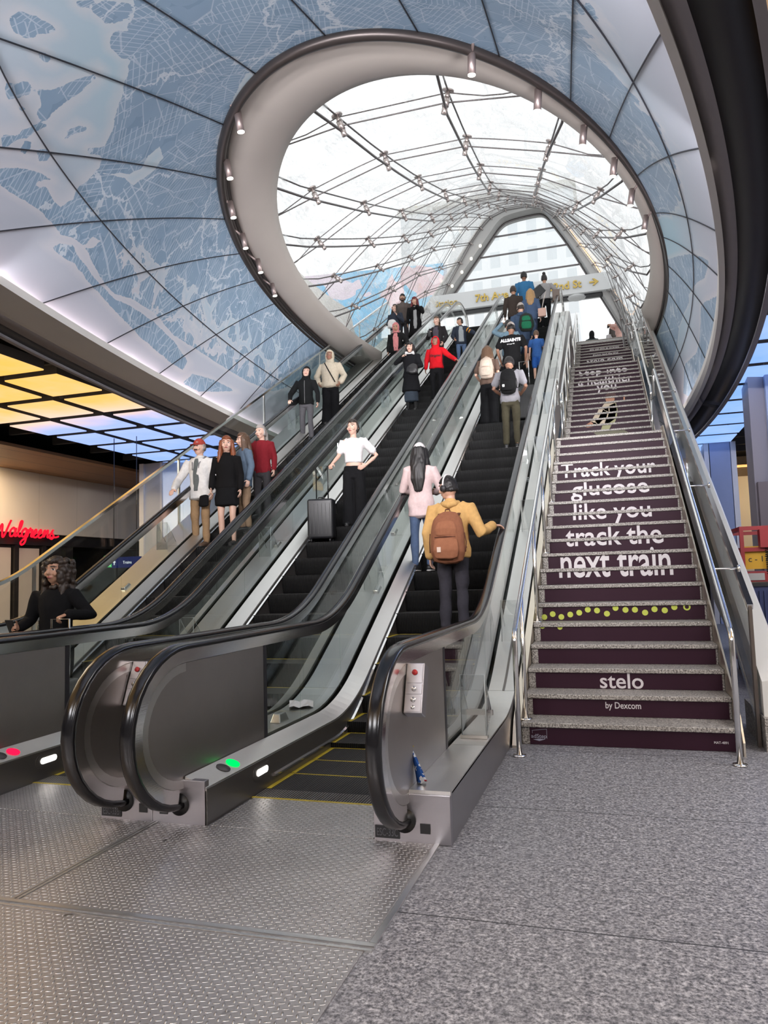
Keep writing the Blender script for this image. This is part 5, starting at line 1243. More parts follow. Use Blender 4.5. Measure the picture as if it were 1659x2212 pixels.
def remesh(b, name, mats, parent, voxel, smooth=3, folds=0.0, ff=14.0, seed=0, scale=1.0, paint=None, outward=False):
    me = b.mesh(name); o = bpy.data.objects.new(name, me); COL.objects.link(o)
    md = o.modifiers.new('r', 'REMESH'); md.mode = 'VOXEL'; md.voxel_size = voxel; md.use_smooth_shade = True
    if smooth: ms = o.modifiers.new('s', 'SMOOTH'); ms.factor = 0.5; ms.iterations = smooth
    dg = bpy.context.evaluated_depsgraph_get(); m2 = bpy.data.meshes.new_from_object(o.evaluated_get(dg)); o.modifiers.clear(); o.data = m2; bpy.data.meshes.remove(me); m2.name = name
    nv = len(m2.vertices); co = np.zeros(nv * 3); m2.vertices.foreach_get('co', co); co = co.reshape(-1, 3)
    if folds:
        no = np.zeros(nv * 3); m2.vertices.foreach_get('normal', no); no = no.reshape(-1, 3)
        rs = np.random.RandomState(seed); d = np.zeros(nv)
        for i in range(5):
            k = rs.normal(size=3) * ff * (0.6 + 0.35 * i); k[2] *= 0.55; wv = rs.normal(size=3) * 7
            d += np.sin(co @ k + rs.rand() * 6 + 1.6 * np.sin(co @ wv)) / (1 + .5 * i)
        if outward: d = np.abs(d)
        co = co + no * (d * folds)[:, None]
    if paint is not None:
        nf = len(m2.polygons); ce = np.zeros(nf * 3); m2.polygons.foreach_get('center', ce); mi = paint(ce.reshape(-1, 3)); m2.polygons.foreach_set('material_index', mi.astype(np.int32))
    co *= scale; m2.vertices.foreach_set('co', co.ravel()); m2.update()
    m2.polygons.foreach_set('use_smooth', [True] * len(m2.polygons)); m2.materials.clear()
    for m_ in mats: m2.materials.append(m_)
    if paint is not None: m2.polygons.foreach_set('material_index', mi.astype(np.int32))
    o.parent = parent; return o
def skin(k): return plain('skin_%s' % k, {'light': (0.56, 0.33, 0.24), 'fair': (0.62, 0.39, 0.30), 'tan': (0.42, 0.23, 0.15), 'brown': (0.24, 0.12, 0.075)}[k], 0.5, var=0.06, scale=20)
EYEM = plain('eye_dark', (0.02, 0.014, 0.012), 0.25); EYEW = plain('eye_white', (0.62, 0.58, 0.55), 0.4); LIPM = plain('lip', (0.36, 0.10, 0.09), 0.45)
def hairm(name, c):
    if name in MATS: return MATS[name]
    m, n = newmat(name); g = NG(n); nz = g.noise(g.coord(scale=(60, 60, 4)), 4, 4, 0.6)
    cc = g.mix(nz.outputs['Fac'], tuple(x * .45 for x in c), tuple(min(1, x * 1.5) for x in c)); g.out(g.principled(cc, 0.42, normal=g.bump(nz.outputs['Fac'], .5, .004), spec=.4)); MATS[name] = m; return m
HAIR = {'black': (0.012, 0.010, 0.010), 'dark': (0.028, 0.018, 0.013), 'brown': (0.085, 0.045, 0.024), 'auburn': (0.20, 0.058, 0.022), 'red': (0.13, 0.012, 0.018), 'blonde': (0.34, 0.20, 0.085), 'grey': (0.30, 0.27, 0.25)}
HC = Vector((0, -.005, 1.632)); HR = Vector((.076, .096, .118))
TZ = [.60, .84, .95, 1.06, 1.18, 1.30, 1.39, 1.44, 1.475]; TX = [.175, .158, .168, .142, .145, .162, .170, .125, .066]; TY = [.12, .098, .108, .096, .102, .112, .094, .078, .064]
def torso(b, z0, z1, f, wx=1.0, sh=1.0, flare=0.0, seg=20, fy=None):
    zs = sorted(set([z0, z1] + [z for z in TZ if z0 < z < z1])); pts, rs = [], []
    for z in zs:
        k = sh if z > 1.25 else wx; e = max(0.0, .95 - z) * flare
        pts.append((0, 0.0, z)); rs.append((np.interp(z, TZ, TX) * k + f + e, np.interp(z, TZ, TY) * (k * .5 + .5) + (f if fy is None else fy) + e * .8))
    ell_tube(b, pts, rs, (1, 0, 0), seg, .25)
def hand(b, wr, dirv, side, curl=0.5, palm=(0, 1, 0)):
    w, d = Vector(wr), Vector(dirv).normalized(); pl = Vector(palm); pl = (pl - d * pl.dot(d)); pl = pl.normalized() if pl.length > 1e-3 else d.orthogonal().normalized(); ac = d.cross(pl)
    ell_tube(b, [w - d * .01, w + d * .03, w + d * .075, w + d * .088], [(.024, .018), (.034, .015), (.041, .014), (.038, .012)], ac, 12, .4)
    for i, (o_, l_) in enumerate(((-.031, .066), (-.0105, .078), (.0105, .073), (.031, .056))):
        p0 = w + d * .078 + ac * o_; c1, c2 = curl * .9, curl * 1.9; d1 = (d * math.cos(c1) + pl * math.sin(c1)); d2 = (d * math.cos(c2) + pl * math.sin(c2))
        p1 = p0 + d1 * l_ * .52; p2 = p1 + d2 * l_ * .48; limb(b, [p0, p1, p2], [.0098, .0088, .0072], 8)
    s = side; t0 = w + d * .025 + ac * (.030 * s); t1 = t0 + (d * .6 + ac * s * .75 + pl * .3).normalized() * .036; t2 = t1 + (d * .85 + ac * s * .25 + pl * .45).normalized() * .03
    limb(b, [t0 - ac * s * .012, t0, t1, t2], [.013, .0135, .0105, .008], 8)
def head_m(h):
    yw, pt, tl = [R(a) for a in h]
    return Matrix.Translation((0, 0.012, 1.50)) @ Matrix.Rotation(yw, 4, 'Z') @ Matrix.Rotation(pt, 4, 'X') @ Matrix.Rotation(tl, 4, 'Y') @ Matrix.Translation((0, 0, .018)) @ Matrix.Scale(1.09, 4) @ Matrix.Translation((0, -0.012, -1.518))
def shell(b, k, face_k, test, seg=26, rings=18, c=HC, r=HR, add=(0, 0, 0), M=None):
    t = MB(); t.ball((0, 0, 0), 1, 1, 1, seg, rings); vs = []
    for v in t.v:
        kk = face_k if test(v) else k; p = Vector((c[0] + add[0] + v[0] * r[0] * kk, c[1] + add[1] + v[1] * r[1] * kk, c[2] + add[2] + v[2] * r[2] * kk)); vs.append(M @ p if M else p)
    b.add(vs, t.f, True)
def xf(b, start, M):
    for i in range(start, len(b.v)): b.v[i] = tuple(M @ Vector(b.v[i]))
def person(loc, yaw, H, label, sk='light', head=(0, 0, 0), hair=('short', 'black'), top=None, legs=None, shoes='black', arms=None, vox=.0095, sh=1.0, hw=1.0, beard=None, hat=None, hood=None, inner=None, stance=((-.10, 0), (.10, 0)), extra=None, girth=0.0, lean=0.0, seed=1, bag_strap=None, scarf=None):
    if .3 < loc[2] < 8.9: H -= .075
    S = H / 1.768; root = empty('person', loc, R(yaw)); tag(root, label, 'person'); Mh = head_m(head)
    SHX = .178 * sh
    arms = arms or {}
    A = {}
    for s, key in ((-1, 'm'), (1, 'p')):
        a = arms.get(key, {}); A[s] = (Vector((s * SHX, .0, 1.405)), Vector(a.get('e', (s * .235 * sh, .035, 1.15))), Vector(a.get('w', (s * .255 * sh, -.03, .905))), a.get('d'), a.get('curl', .45), a.get('palm', (-s, 0, 0)))
    ft = [Vector((stance[0][0], stance[0][1], 0)), Vector((stance[1][0], stance[1][1], 0))]
    # ---------------- body
    b = MB(); torso(b, .84, 1.475, -.012, hw, sh)
    limb(b, [(0, .012, 1.44), (0, .008, 1.50), (0, 0, 1.56)], [.060, .052, .050])
    for i, s in enumerate((-1, 1)):
        f = ft[i]; kx = (s * .092 * hw + f.x) / 2; limb(b, [(s * .085 * hw, 0, .90), (kx, f.y * .4, .70), (kx, f.y * .6 - .015, .50), ((kx + f.x) / 2, f.y * .85 + .015, .36), (f.x, f.y + .03, .09)], [r_ * (.82 if legs[0] in ('pants', 'slim', 'wide') else 1) for r_ in (.084, .068, .050, .050, .034)])
        limb(b, [(f.x, f.y + .05, .055), (f.x, f.y - .04, .045), (f.x * 1.05, f.y - .15, .028)], [.035, .036, .026])
        S0, E_, W_, d, cu_, pl = A[s]; limb(b, [S0 + Vector((-s * .04, 0, .01)), S0, S0.lerp(E_, .5), E_, E_.lerp(W_, .35), W_], [.050, .048, .041, .035, .034, .024])
        dv = Vector(d) if d else (W_ - E_); hand(b, W_, dv, -1 if s > 0 else 1, cu_, pl)
    h0 = len(b.v)
    b.ball(tuple(HC + Vector((0, .006, .008))), HR[0], HR[1] * .98, HR[2] * .95, 22, 16)
    ell_tube(b, [(0, -.020, 1.62), (0, -.032, 1.575), (0, -.042, 1.540), (0, -.045, 1.527)], [(.068, .066), (.058, .056), (.042, .040), (.024, .024)], (1, 0, 0), 16, .4)
    limb(b, [(0, -.096, 1.645), (0, -.109, 1.617), (0, -.112, 1.606)], [.009, .0135, .0145]); limb(b, [(-.016, -.098, 1.606), (.016, -.098, 1.606)], [.009, .009])
    limb(b, [(-.045, -.083, 1.668), (-.015, -.094, 1.668), (.015, -.094, 1.668), (.045, -.083, 1.668)], [.010, .011, .011, .010])
    ell_tube(b, [(-.026, -.086, 1.574), (0, -.097, 1.576), (.026, -.086, 1.574)], [(.006, .009), (.009, .012), (.006, .009)], (0, 1, 0), 8)
    for s in (-1, 1):
        b.ball((s * .077, .012, 1.622), .010, .022, .032, 10, 8)
        b.ball((s * .045, -.072, 1.605), .022, .020, .022, 10, 8)
    xf(b, h0, Mh); Mi = np.array(Mh.inverted())
    hm = hairm('hair_' + hair[1], HAIR[hair[1]])
    def paint(c):
        q = c @ Mi[:3, :3].T + Mi[:3, 3]; mi = np.zeros(len(c)); fr = (q[:, 1] < -.055) & (q[:, 2] > 1.5)
        for s in (-1, 1):
            ew = ((q[:, 0] - s * .032) / .0145) ** 2 + ((q[:, 2] - 1.646) / .0062) ** 2 < 1; ei = ((q[:, 0] - s * .032) / .0085) ** 2 + ((q[:, 2] - 1.647) / .0070) ** 2 < 1
            mi[fr & ew] = 2; mi[fr & ei] = 1; br = (np.abs(q[:, 0] - s * .034) < .022) & (np.abs(q[:, 2] - 1.673 + np.abs(q[:, 0] - s * .03) * .15) < .0055); mi[fr & br] = 4
        lp = (q[:, 0] / .024) ** 2 + ((q[:, 2] - 1.574) / .0085) ** 2 < 1; mi[fr & lp] = 3
        if beard:
            ms = fr & (np.abs(q[:, 0]) < .034) & (np.abs(q[:, 2] - 1.590) < .010) & ~lp; mi[ms] = 5
            if beard == 'full': mi[(q[:, 1] < -.01) & (q[:, 2] < 1.592) & (q[:, 2] > 1.515) & ~lp & ((np.abs(q[:, 0]) > .03) | (q[:, 2] < 1.562) | (np.abs(q[:, 2] - 1.590) < .008))] = 5
        return mi
    remesh(b, 'body', [skin(sk), EYEM, EYEW, LIPM, hm, hairm('beard_dark', (.03, .02, .016))], root, vox, 2, scale=S, paint=paint)
    # ---------------- trousers, skirt
    lt, lc = legs[0], cloth(*legs[1]) if isinstance(legs[1], tuple) else legs[1]
    b = MB()
    if lt in ('pants', 'wide', 'slim', 'shorts'):
        torso(b, .80, .99, .005 + girth, hw)
        e = {'pants': (.098, .080, .066, .064, .056), 'wide': (.104, .100, .098, .108, .118), 'slim': (.094, .072, .056, .055, .044), 'shorts': (.104, .092, .088, .05, .05)}[lt]
        for i, s in enumerate((-1, 1)):
            f = ft[i]; kx = (s * .092 * hw + f.x) / 2; P = [(s * .080 * hw, 0, .88), (kx, f.y * .4, .70), (kx, f.y * .6 - .012, .50), ((kx + f.x) / 2, f.y * .85 + .012, .34), (f.x, f.y + .02, .10 if lt != 'wide' else .05)]
            n_ = 3 if lt == 'shorts' else 5; limb(b, P[:n_], [r + girth * .5 for r in e[:n_]], 14)
        remesh(b, 'trousers' if lt != 'shorts' else 'shorts', [lc], root, max(vox, .010), 3, .0048, 15, seed, S)
    elif lt == 'skirt':
        if top[2] < .7: ell_tube(b, [(0, 0, .70), (0, 0, .55), (0, 0, legs[2])], [(.15, .11), (.17, .13), (.175, .14)], (1, 0, 0), 20, .1)
        else: ell_tube(b, [(0, 0, 1.03), (0, 0, .93), (0, 0, .75), (0, 0, legs[2])], [(.155, .115), (.18, .13), (.185, .145), (.20, .15)], (1, 0, 0), 20, .1)
        remesh(b, 'skirt', [lc], root, max(vox, .011), 2, .006, 16, seed, S)
    if len(legs) > 3:      # stockings
        b = MB()
        for i, s in enumerate((-1, 1)): f = ft[i]; limb(b, [(f.x, f.y + .01, .40), (f.x, f.y + .03, .09)], [.058, .042])
        remesh(b, 'stockings', [cloth('stocking', (.02, .02, .02))], root, .011, 2, scale=S)
    # ---------------- shoes
    shm = {'black': plain('shoe_black', (.015, .015, .016), .5), 'white': plain('shoe_white', (.60, .58, .57), .6), 'brown': plain('shoe_brown', (.10, .06, .04), .6)}[shoes if shoes != 'vans' else 'black']
    for i in range(2):
        f = ft[i]; b = MB(); ell_tube(b, [(f.x, f.y + .075, .040), (f.x, f.y + .02, .052), (f.x, f.y - .07, .045), (f.x * 1.04, f.y - .15, .034), (f.x * 1.04, f.y - .185, .028)], [(.036, .040), (.041, .052), (.046, .044), (.045, .033), (.030, .022)], (1, 0, 0), 14, .5)
        o = remesh(b, 'shoe', [shm], root, .010, 2, scale=S)
        b = MB(); ell_tube(b, [(f.x, f.y + .085, .012), (f.x, f.y - .06, .012), (f.x * 1.04, f.y - .19, .012)], [(.038, .013), (.047, .013), (.036, .013)], (1, 0, 0), 12, .4)
        remesh(b, 'sole', [plain('sole_white', (.62, .60, .58), .6) if shoes in ('white', 'vans') else plain('sole_dark', (.03, .03, .03), .7)], o, .008, 0, scale=S)
    # ---------------- top
    if top:
        kind, tc = top[0], cloth(*top[1]); hem = top[2]; slv = top[3]; fat = max(top[4] if len(top) > 4 else .012, .020 if hem < .99 else 0) + girth; fl = top[5] if len(top) > 5 else 0.0
        b = MB(); torso(b, hem, 1.455, fat, hw, sh, fl)
        for s in (-1, 1):
            S0, E_, W_, *_ = A[s]; kf = .4 * fat
            P = [S0 + Vector((-s * .05, 0, .005)), S0 + Vector((s * .004, 0, .004)), S0.lerp(E_, .5), E_, E_.lerp(W_, .45), E_.lerp(W_, .97)]; rr_ = [.066 + kf, .066 + kf, .058 + kf, .052 + kf, .047 + kf, .038 + kf]
            if slv == 'short': P = P[:2] + [S0.lerp(E_, .35), S0.lerp(E_, .72)]; rr_ = [.066 + kf, .066 + kf, .064 + kf, .064 + kf]
            elif slv == 'none': P = P[:2]; rr_ = rr_[:2]
            limb(b, P, rr_, 14)
        if kind in ('hoodie', 'jacket', 'coat'): ell_tube(b, [(0, .005, 1.44), (0, .004, 1.485), (0, .0, 1.505)], [(.085, .082), (.075, .074), (.072, .072)], (1, 0, 0), 16, .2)
        o = remesh(b, {'tee': 't_shirt', 'hoodie': 'hooded_top', 'jacket': 'jacket', 'coat': 'coat', 'sweater': 'sweater', 'blazer': 'blazer', 'blouse': 'blouse', 'shirt': 'shirt'}[kind], [tc], root, max(vox, .0105), 5, .0042 if kind != 'coat' else .005, 17, seed + 3, S)
        if kind == 'hoodie' and not hood:
            b = MB(); ell_tube(b, [(-.09, .03, 1.46), (-.05, .10, 1.45), (0, .125, 1.43), (.05, .10, 1.45), (.09, .03, 1.46)], [(.03, .035), (.04, .04), (.045, .05), (.04, .04), (.03, .035)], (0, 0, 1), 12); remesh(b, 'hood', [tc], root, .011, 2, .003, 20, seed, S)
    if inner:
        b = MB(); ic = cloth(*inner[0]); wx_ = inner[1]; hz = inner[2]; zs = [hz, 1.0, 1.06, 1.18, 1.30, 1.39, 1.455]; zs = sorted(set(z for z in zs if z >= hz)); fat = (top[4] if len(top) > 4 else .012) + girth
        torso(b, hz, 1.44, fat + .007, hw, sh, top[5] if len(top) > 5 else 0, 44)
        b.v = [(x, y if (abs(x) < wx_ * (1 if z < 1.36 else .75) and y < 0) else y * .72 if y < 0 else y * .6, z) if abs(x) < wx_ + .012 else (math.copysign(wx_ + .012, x), y * .6, z) for x, y, z in b.v]
        remesh(b, 'shirt_front', [ic], root, .009, 2, .002, 15, seed, S)
    if scarf:
        b = MB(); ell_tube(b, [(-.10, -.05, 1.44), (-.085, .05, 1.475), (0, .105, 1.48), (.085, .05, 1.475), (.10, -.05, 1.44), (.06, -.125, 1.36), (.055, -.135, 1.28)], [(.03, .03), (.036, .036), (.04, .042), (.036, .036), (.03, .03), (.022, .02), (.014, .014)], (0, 0, 1), 12); ell_tube(b, [(-.10, -.05, 1.44), (-.06, -.125, 1.36), (-.055, -.135, 1.26)], [(.03, .03), (.022, .02), (.014, .014)], (0, 0, 1), 12)
        remesh(b, 'scarf', [cloth(*scarf)], root, .010, 2, .004, 24, seed, S)
    if bag_strap:
        pts = []
        for i in range(15):
            q = i / 14; x = -.10 + .24 * q; z = 1.44 - .46 * q; yb = -(np.interp(z, TZ, TY) + .012 + (top[4] if len(top) > 4 else .012) + girth) * (1 - .25 * (x / .2) ** 2); pts.append((x * S, yb * S, z * S))
        MB().tube(pts, .012 * S, 6).build('bag_strap', cloth(*bag_strap), root)
    # ---------------- hair
    hk = hair[0]; b = MB(); face = lambda v: (v[1] < -.18 and v[2] < .52) or v[2] < -.55
    if hood: pass
    elif hk == 'none': pass
    else:
        k_ = 1.10 if hat else 1.135
        shell(b, k_, .78, (lambda v: (v[1] < -.05 and v[2] < .45) or v[2] < -.35) if hk == 'short' else face)
        if hk in ('long', 'curly', 'verylong', 'shoulder'):
            ze = {'long': 1.27, 'curly': 1.34, 'verylong': 1.10, 'shoulder': 1.42}[hk]
            ell_tube(b, [(0, .035, 1.68), (0, .055, 1.58), (0, .085, 1.46), (0, .115, (1.44 + ze) / 2), (0, .118, ze)], [(.085, .07), (.092, .058), (.100, .045), (.095, .036), (.055, .022)], (1, 0, 0), 16)
            for s in (-1, 1): ell_tube(b, [(s * .074, -.005, 1.68), (s * .088, .0, 1.58), (s * .097, -.005, 1.48), (s * .100, -.03, max(ze, 1.40)), (s * .095, -.055, max(ze, 1.30))], [(.028, .050), (.030, .054), (.034, .052), (.034, .042), (.016, .020)], (1, 0, 0), 10)
        if hk == 'curly':
            rs = np.random.RandomState(seed)
            for i in range(330):
                a, q = rs.rand() * 2 * PI, rs.rand(); kq = .85 + .35 * rs.rand(); x, y, z = .118 * kq * math.cos(a), .035 + .100 * kq * math.sin(a), 1.36 + .37 * q
                if y < -.03 and (1.50 < z < 1.70 and abs(x) < .07 or z < 1.48): continue
                kz = 1 - max(0, (z - 1.64) / .16) ** 2 * .55; b.ball((x * kz, .0 + y * kz, z), .014 + .014 * rs.rand(), seg=8, rings=6)
        if hk == 'bun': b.ball((0, .115, 1.645), .045, .04, .045)
        if hk == 'topbun': b.ball((0, .03, 1.775), .048, .045, .042)
        if hk == 'pony': ell_tube(b, [(0, .09, 1.68), (0, .13, 1.62), (0, .135, 1.50), (0, .12, 1.38)], [(.03, .03), (.038, .03), (.032, .026), (.012, .012)], (1, 0, 0), 12)
        if hk in ('fringe', 'shoulder'): ell_tube(b, [(-.05, -.088, 1.705), (0, -.104, 1.71), (.05, -.088, 1.705)], [(.022, .012), (.026, .014), (.022, .012)], (0, 0, 1), 10)
        t0 = 0
        if hk in ('long', 'verylong', 'shoulder', 'curly'): b.v = [tuple((Mh @ Vector(v)) if v[2] > 1.5 else Vector(v).lerp(Mh @ Vector(v), max(0, (v[2] - 1.2) / .3))) for v in b.v]
        else: xf(b, 0, Mh)
        remesh(b, 'hair', [hm], root, .009, 1, .0040 if hk != 'curly' else .006, 60 if hk != 'short' else 70, seed, S, outward=True)
    if hood:
        b = MB(); shell(b, 1.30, .80, lambda v: v[1] < -.42 and abs(v[0]) < .74 and -.80 < v[2] < .62, 30, 22, add=(0, .018, -.004)); ell_tube(b, [(0, .03, 1.56), (0, .025, 1.50), (0, .01, 1.44)], [(.085, .085), (.10, .095), (.13, .095)], (1, 0, 0), 18, .2)
        xf(b, 0, Mh); remesh(b, 'hood', [cloth(*hood)], root, .009, 2, .003, 22, seed, S)
        if hk != 'none': b = MB(); shell(b, 1.05, .8, lambda v: (v[1] < -.1 and v[2] < .60) or v[2] < -.5); xf(b, 0, Mh); remesh(b, 'hair', [hm], root, .010, 1, .003, 60, seed, S)
    if hat:
        hc = cloth(*hat[0]); b = MB(); shell(b, 1.17, .85, lambda v: v[2] < .22, 24, 18, add=(0, .004, .004)); xf(b, 0, Mh); o = remesh(b, 'cap', [hc], root, .008, 2, scale=S)
        b = MB(); fs_ = hat[1]; P = []
        for i in range(9):
            x = -.066 + .132 * i / 8; q = 1 - (x / .07) ** 2; P.append([(x, fs_ * (-.085 - .015 * q), 1.668 + .012 * q), (x, fs_ * (-.088 - .085 * max(q, 0) ** .5), 1.652 + .014 * q)])
        b.grid(P, True); xf(b, 0, Mh); b.v = [tuple(Vector(v) * S) for v in b.v]; thick(b.build('brim', cloth(*(hat[2] if len(hat) > 2 else hat[0])), o), .006)
        if hat[1] > 0 and len(hat) > 3: pass
    return root
def PS(H): return (H - .075) / 1.768
def W2(p, yaw, v, S=.93):
    a = R(yaw); return (p[0] + (v[0] * math.cos(a) - v[1] * math.sin(a)) * S, p[1] + (v[0] * math.sin(a) + v[1] * math.cos(a)) * S, p[2] + v[2] * S)
def rbox(name, mat, parent, c, h, bev):
    b = MB().box(c[0] - h[0], c[0] + h[0], c[1] - h[1], c[1] + h[1], c[2] - h[2], c[2] + h[2]); o = b.build(name, mat, parent); m_ = o.modifiers.new('b', 'BEVEL'); m_.width = bev; m_.segments = 5; o.data.polygons.foreach_set('use_smooth', [True] * 6); return o
def backpack(p, yaw, label, col, k=1.0, patch=None, S=1.0, pocket=None, strapcol=None, zo=.96, kz=1.0):
    """worn on the back; origin where it meets the back, at hip height"""
    S = S * .93
    t = empty('backpack', W2(p, yaw, (0, .0, zo), S), R(yaw)); tag(t, label, 'backpack'); cm = cloth(*col); pm = cloth(*pocket) if pocket else cm; dk = cloth(*(strapcol or ('strap_dark', (.02, .018, .018))))
    y0 = .135; b = MB()
    ell_tube(b, [(0, y0 + .085, .02), (0, y0 + .10, .10), (0, y0 + .09, .28), (0, y0 + .07, .40), (0, y0 + .05, .455)], [(.13 * k, .075), (.155 * k, .105), (.15 * k, .10), (.13 * k, .075), (.085 * k, .045)], (1, 0, 0), 22, .35)
    remesh(b, 'pack_body', [cm], t, .011, 2, .0035, 16, 4)
    b = MB(); ell_tube(b, [(0, y0 + .185, .05), (0, y0 + .195, .12), (0, y0 + .185, .215)], [(.10 * k, .035), (.115 * k, .045), (.10 * k, .03)], (1, 0, 0), 18, .4); fp = remesh(b, 'front_pocket', [pm], t, .009, 2, .0025, 20, 9)
    b = MB(); ell_tube(b, [(0, y0 + .165, .25), (0, y0 + .165, .31), (0, y0 + .14, .37)], [(.095 * k, .03), (.10 * k, .035), (.075 * k, .025)], (1, 0, 0), 18, .4); remesh(b, 'upper_pocket', [pm], t, .009, 2, .0025, 20, 5)
    for s in (-1, 1):
        b = MB(); ell_tube(b, [(s * .09, y0 + .03, .43), (s * .105, .06, .475), (s * .11, .0, .485), (s * .115, -.075, .455), (s * .125, -.125, .36), (s * .14, -.118, .24), (s * .165, -.03, .17), (s * .15, y0 + .01, .12)], [(.03, .010)] * 6 + [(.015, .006), (.013, .006)], (1, 0, 0), 10, .3); remesh(b, 'shoulder_strap', [cm if not strapcol else dk], t, .007, 1)
        b = MB().tube([(s * .155 * k, y0 + .11, .10), (s * .16 * k, y0 + .09, .19), (s * .15 * k, y0 + .11, .27)], .007, 6); b.build('side_strap', dk, t)
    MB().tube([(-.03, y0 + .05, .46), (-.02, y0 + .05, .49), (.02, y0 + .05, .49), (.03, y0 + .05, .46)], .007, 6).build('grab_handle', dk, t)
    MB().tube([(-.10 * k, y0 + .165, .235), (0, y0 + .208, .238), (.10 * k, y0 + .165, .235)], .004, 5).build('zip', dk, t)
    if patch: MB().box(.045, .085, y0 + .228, y0 + .242, .10, .145).build('patch', plain(*patch), t)
    t.scale = (S, S, S * kz); return t
def suitcase(p, yaw, label, col, h=.56, w=.36, handle=1.0, hcol=None):
    t = empty('suitcase', p, R(yaw)); tag(t, label, 'suitcase'); cm = plain(*col)
    sh_ = rbox('shell', cm, t, (0, 0, .05 + h / 2), (w / 2, .115, h / 2), .035); b = MB()
    for i in range(6): b.box(-w * .38 + i * w * .152 - .006, -w * .38 + i * w * .152 + .006, -.1185, .1185, .12, h - .02)
    b.build('rib', cm, sh_); hm_ = hcol or BLACK
    MB().tube([(-.085, .06, h + .04), (-.085, .06, handle), (.085, .06, handle), (.085, .06, h + .04)], .009, 8).build('pull_handle', hm_, t)
    MB().tube([(-.05, 0, h + .05), (-.04, 0, h + .075), (.04, 0, h + .075), (.05, 0, h + .05)], .008, 6).build('carry_handle', BLACK, t)
    for x in (-1, 1):
        for y in (-1, 1): MB().cyl((x * (w / 2 - .05) - .012, y * .08, .026), (x * (w / 2 - .05) + .012, y * .08, .026), .026, 12).build('wheel', BLACK, t)
    return t
def phone(p, rot, label):
    o = rbox('phone', BLACK, None, (0, 0, 0), (.036, .005, .073), .004); o.location = p; o.rotation_euler = [R(a) for a in rot]; return tag(o, label, 'phone')
def sz(k): return stepz(k)
def at(x, y, k): return (x, y, sz(k))
C = lambda n, c: (n, c)
BLK = C('black_cloth', (.0065, .0065, .0075)); NAVY = C('navy_cloth', (.022, .030, .055)); CHAR = C('charcoal_cloth', (.045, .042, .045)); DEN = C('denim', (.10, .15, .22)); 
# ---- left escalator (riding down, facing the hall)
p = (-4.913, 5.63, .012)
person(p, 8, 1.645, 'curly dark haired woman in black blouse stepping off the leftmost escalator', 'tan', (-6, 0, 0), ('curly', 'dark'), ('blouse', BLK, .88, 'long', .014), ('pants', BLK), arms={'p': {'e': (.36, .03, 1.20), 'w': (.24, -.20, 1.22), 'd': (-.5, -.7, -.3), 'curl': 1.2, 'palm': (0, 0, -1)}, 'm': {'e': (-.28, .0, 1.16), 'w': (-.26, -.20, 1.10), 'd': (-.1, -.9, .1), 'curl': .9}}, seed=11)
suitcase(W2(p, 8, (.24, -.36, 0)), 8, 'suitcase with silver pull handle held by the curly haired woman in black', ('case_dark', (.02, .02, .022), .4), .54, .34, 1.10, CHROME)
phone(W2(p, 8, (-.27, -.30, 1.12)), (30, 0, 8), 'phone in the hand of the curly haired woman in black')
p = at(-5.818, 9.63, 8)
person(p, -2, 1.686, 'moustached man in red cap, white jacket and khaki trousers gripping the handrail', 'fair', (-12, 2, 0), ('short', 'grey'), ('jacket', C('white_jacket', (.66, .64, .62)), .80, 'long', .030), ('pants', C('khaki', (.33, .21, .115))), 'brown', {'m': {'e': (-.31, -.17, 1.09), 'w': (-.19, -.45, .92), 'd': (.05, -.75, -.45), 'curl': .55, 'palm': (0, -.2, -1)}, 'p': {'e': (.27, .03, 1.12), 'w': (.26, -.05, .88)}}, .0078, 1.08, 1.05, 'moustache', (C('red_cap', (.36, .055, .04)), 1), inner=(C('patterned_shirt', (.11, .12, .12)), .055, .92), seed=5, scarf=C('grey_scarf', (.20, .19, .19)))
b_ = MB(); ell_tube(b_, [(0, 0, 0), (0, 0, -.14)], [(.075, .03), (.085, .035)], (1, 0, 0)); o = remesh(b_, 'pouch', [cloth(*BLK)], None, .009, 1, .003, 30, 3); o.location = W2(p, -2, (.17, -.17, .80)); tag(o, 'small black pouch held by the man in the white jacket', 'pouch')
person(at(-5.375, 9.63, 8), 10, 1.70, 'smiling long auburn haired woman in black leather jacket and short skirt', 'fair', (14, 0, 0), ('long', 'auburn'), ('jacket', C('black_leather', (0.0060, 0.0055, 0.0060)), .92, 'long', .016), ('skirt', BLK, .66), 'black', {'m': {'e': (-.24, .03, 1.16), 'w': (-.22, -.10, .93)}}, seed=8, sh=.92)
person(at(-5.30, 10.03, 9), -38, 1.59, 'long brown haired girl in profile wearing an oversized blue denim jacket', 'fair', (-14, 4, 0), ('long', 'brown'), ('jacket', C('denim_blue', (.105, .145, .20)), .80, 'long', .030), ('pants', C('tan_trousers', (.30, .20, .13))), seed=21, sh=.95)
person(at(-5.20, 10.43, 10), 2, 1.55, 'grey haired person in dark red sweater behind the girl in denim', 'fair', (-14, 6, 0), ('pony', 'grey'), ('sweater', C('dark_red_knit', (.17, .012, .018)), .85, 'long', .018), ('pants', CHAR), seed=22)
p = at(-5.786, 13.63, 18)
person(p, 8, 1.60, 'woman with black hood up and black jacket leaning a hand on the left rail', 'fair', (10, -6, 6), ('fringe', 'dark'), ('jacket', C('black_nylon', (0.0080, 0.0085, 0.0090)), .86, 'long', .024), ('pants', C('grey_trousers', (.105, .10, .11))), 'black', {'m': {'e': (-.33, -.16, 1.10), 'w': (-.27, -.42, .90), 'd': (.1, -.8, -.5), 'palm': (0, -.2, -1), 'curl': .5}, 'p': {'e': (.28, .02, 1.14), 'w': (.29, -.04, .90)}}, hood=C('black_hood', (0.0080, 0.0080, 0.0085)), seed=31)
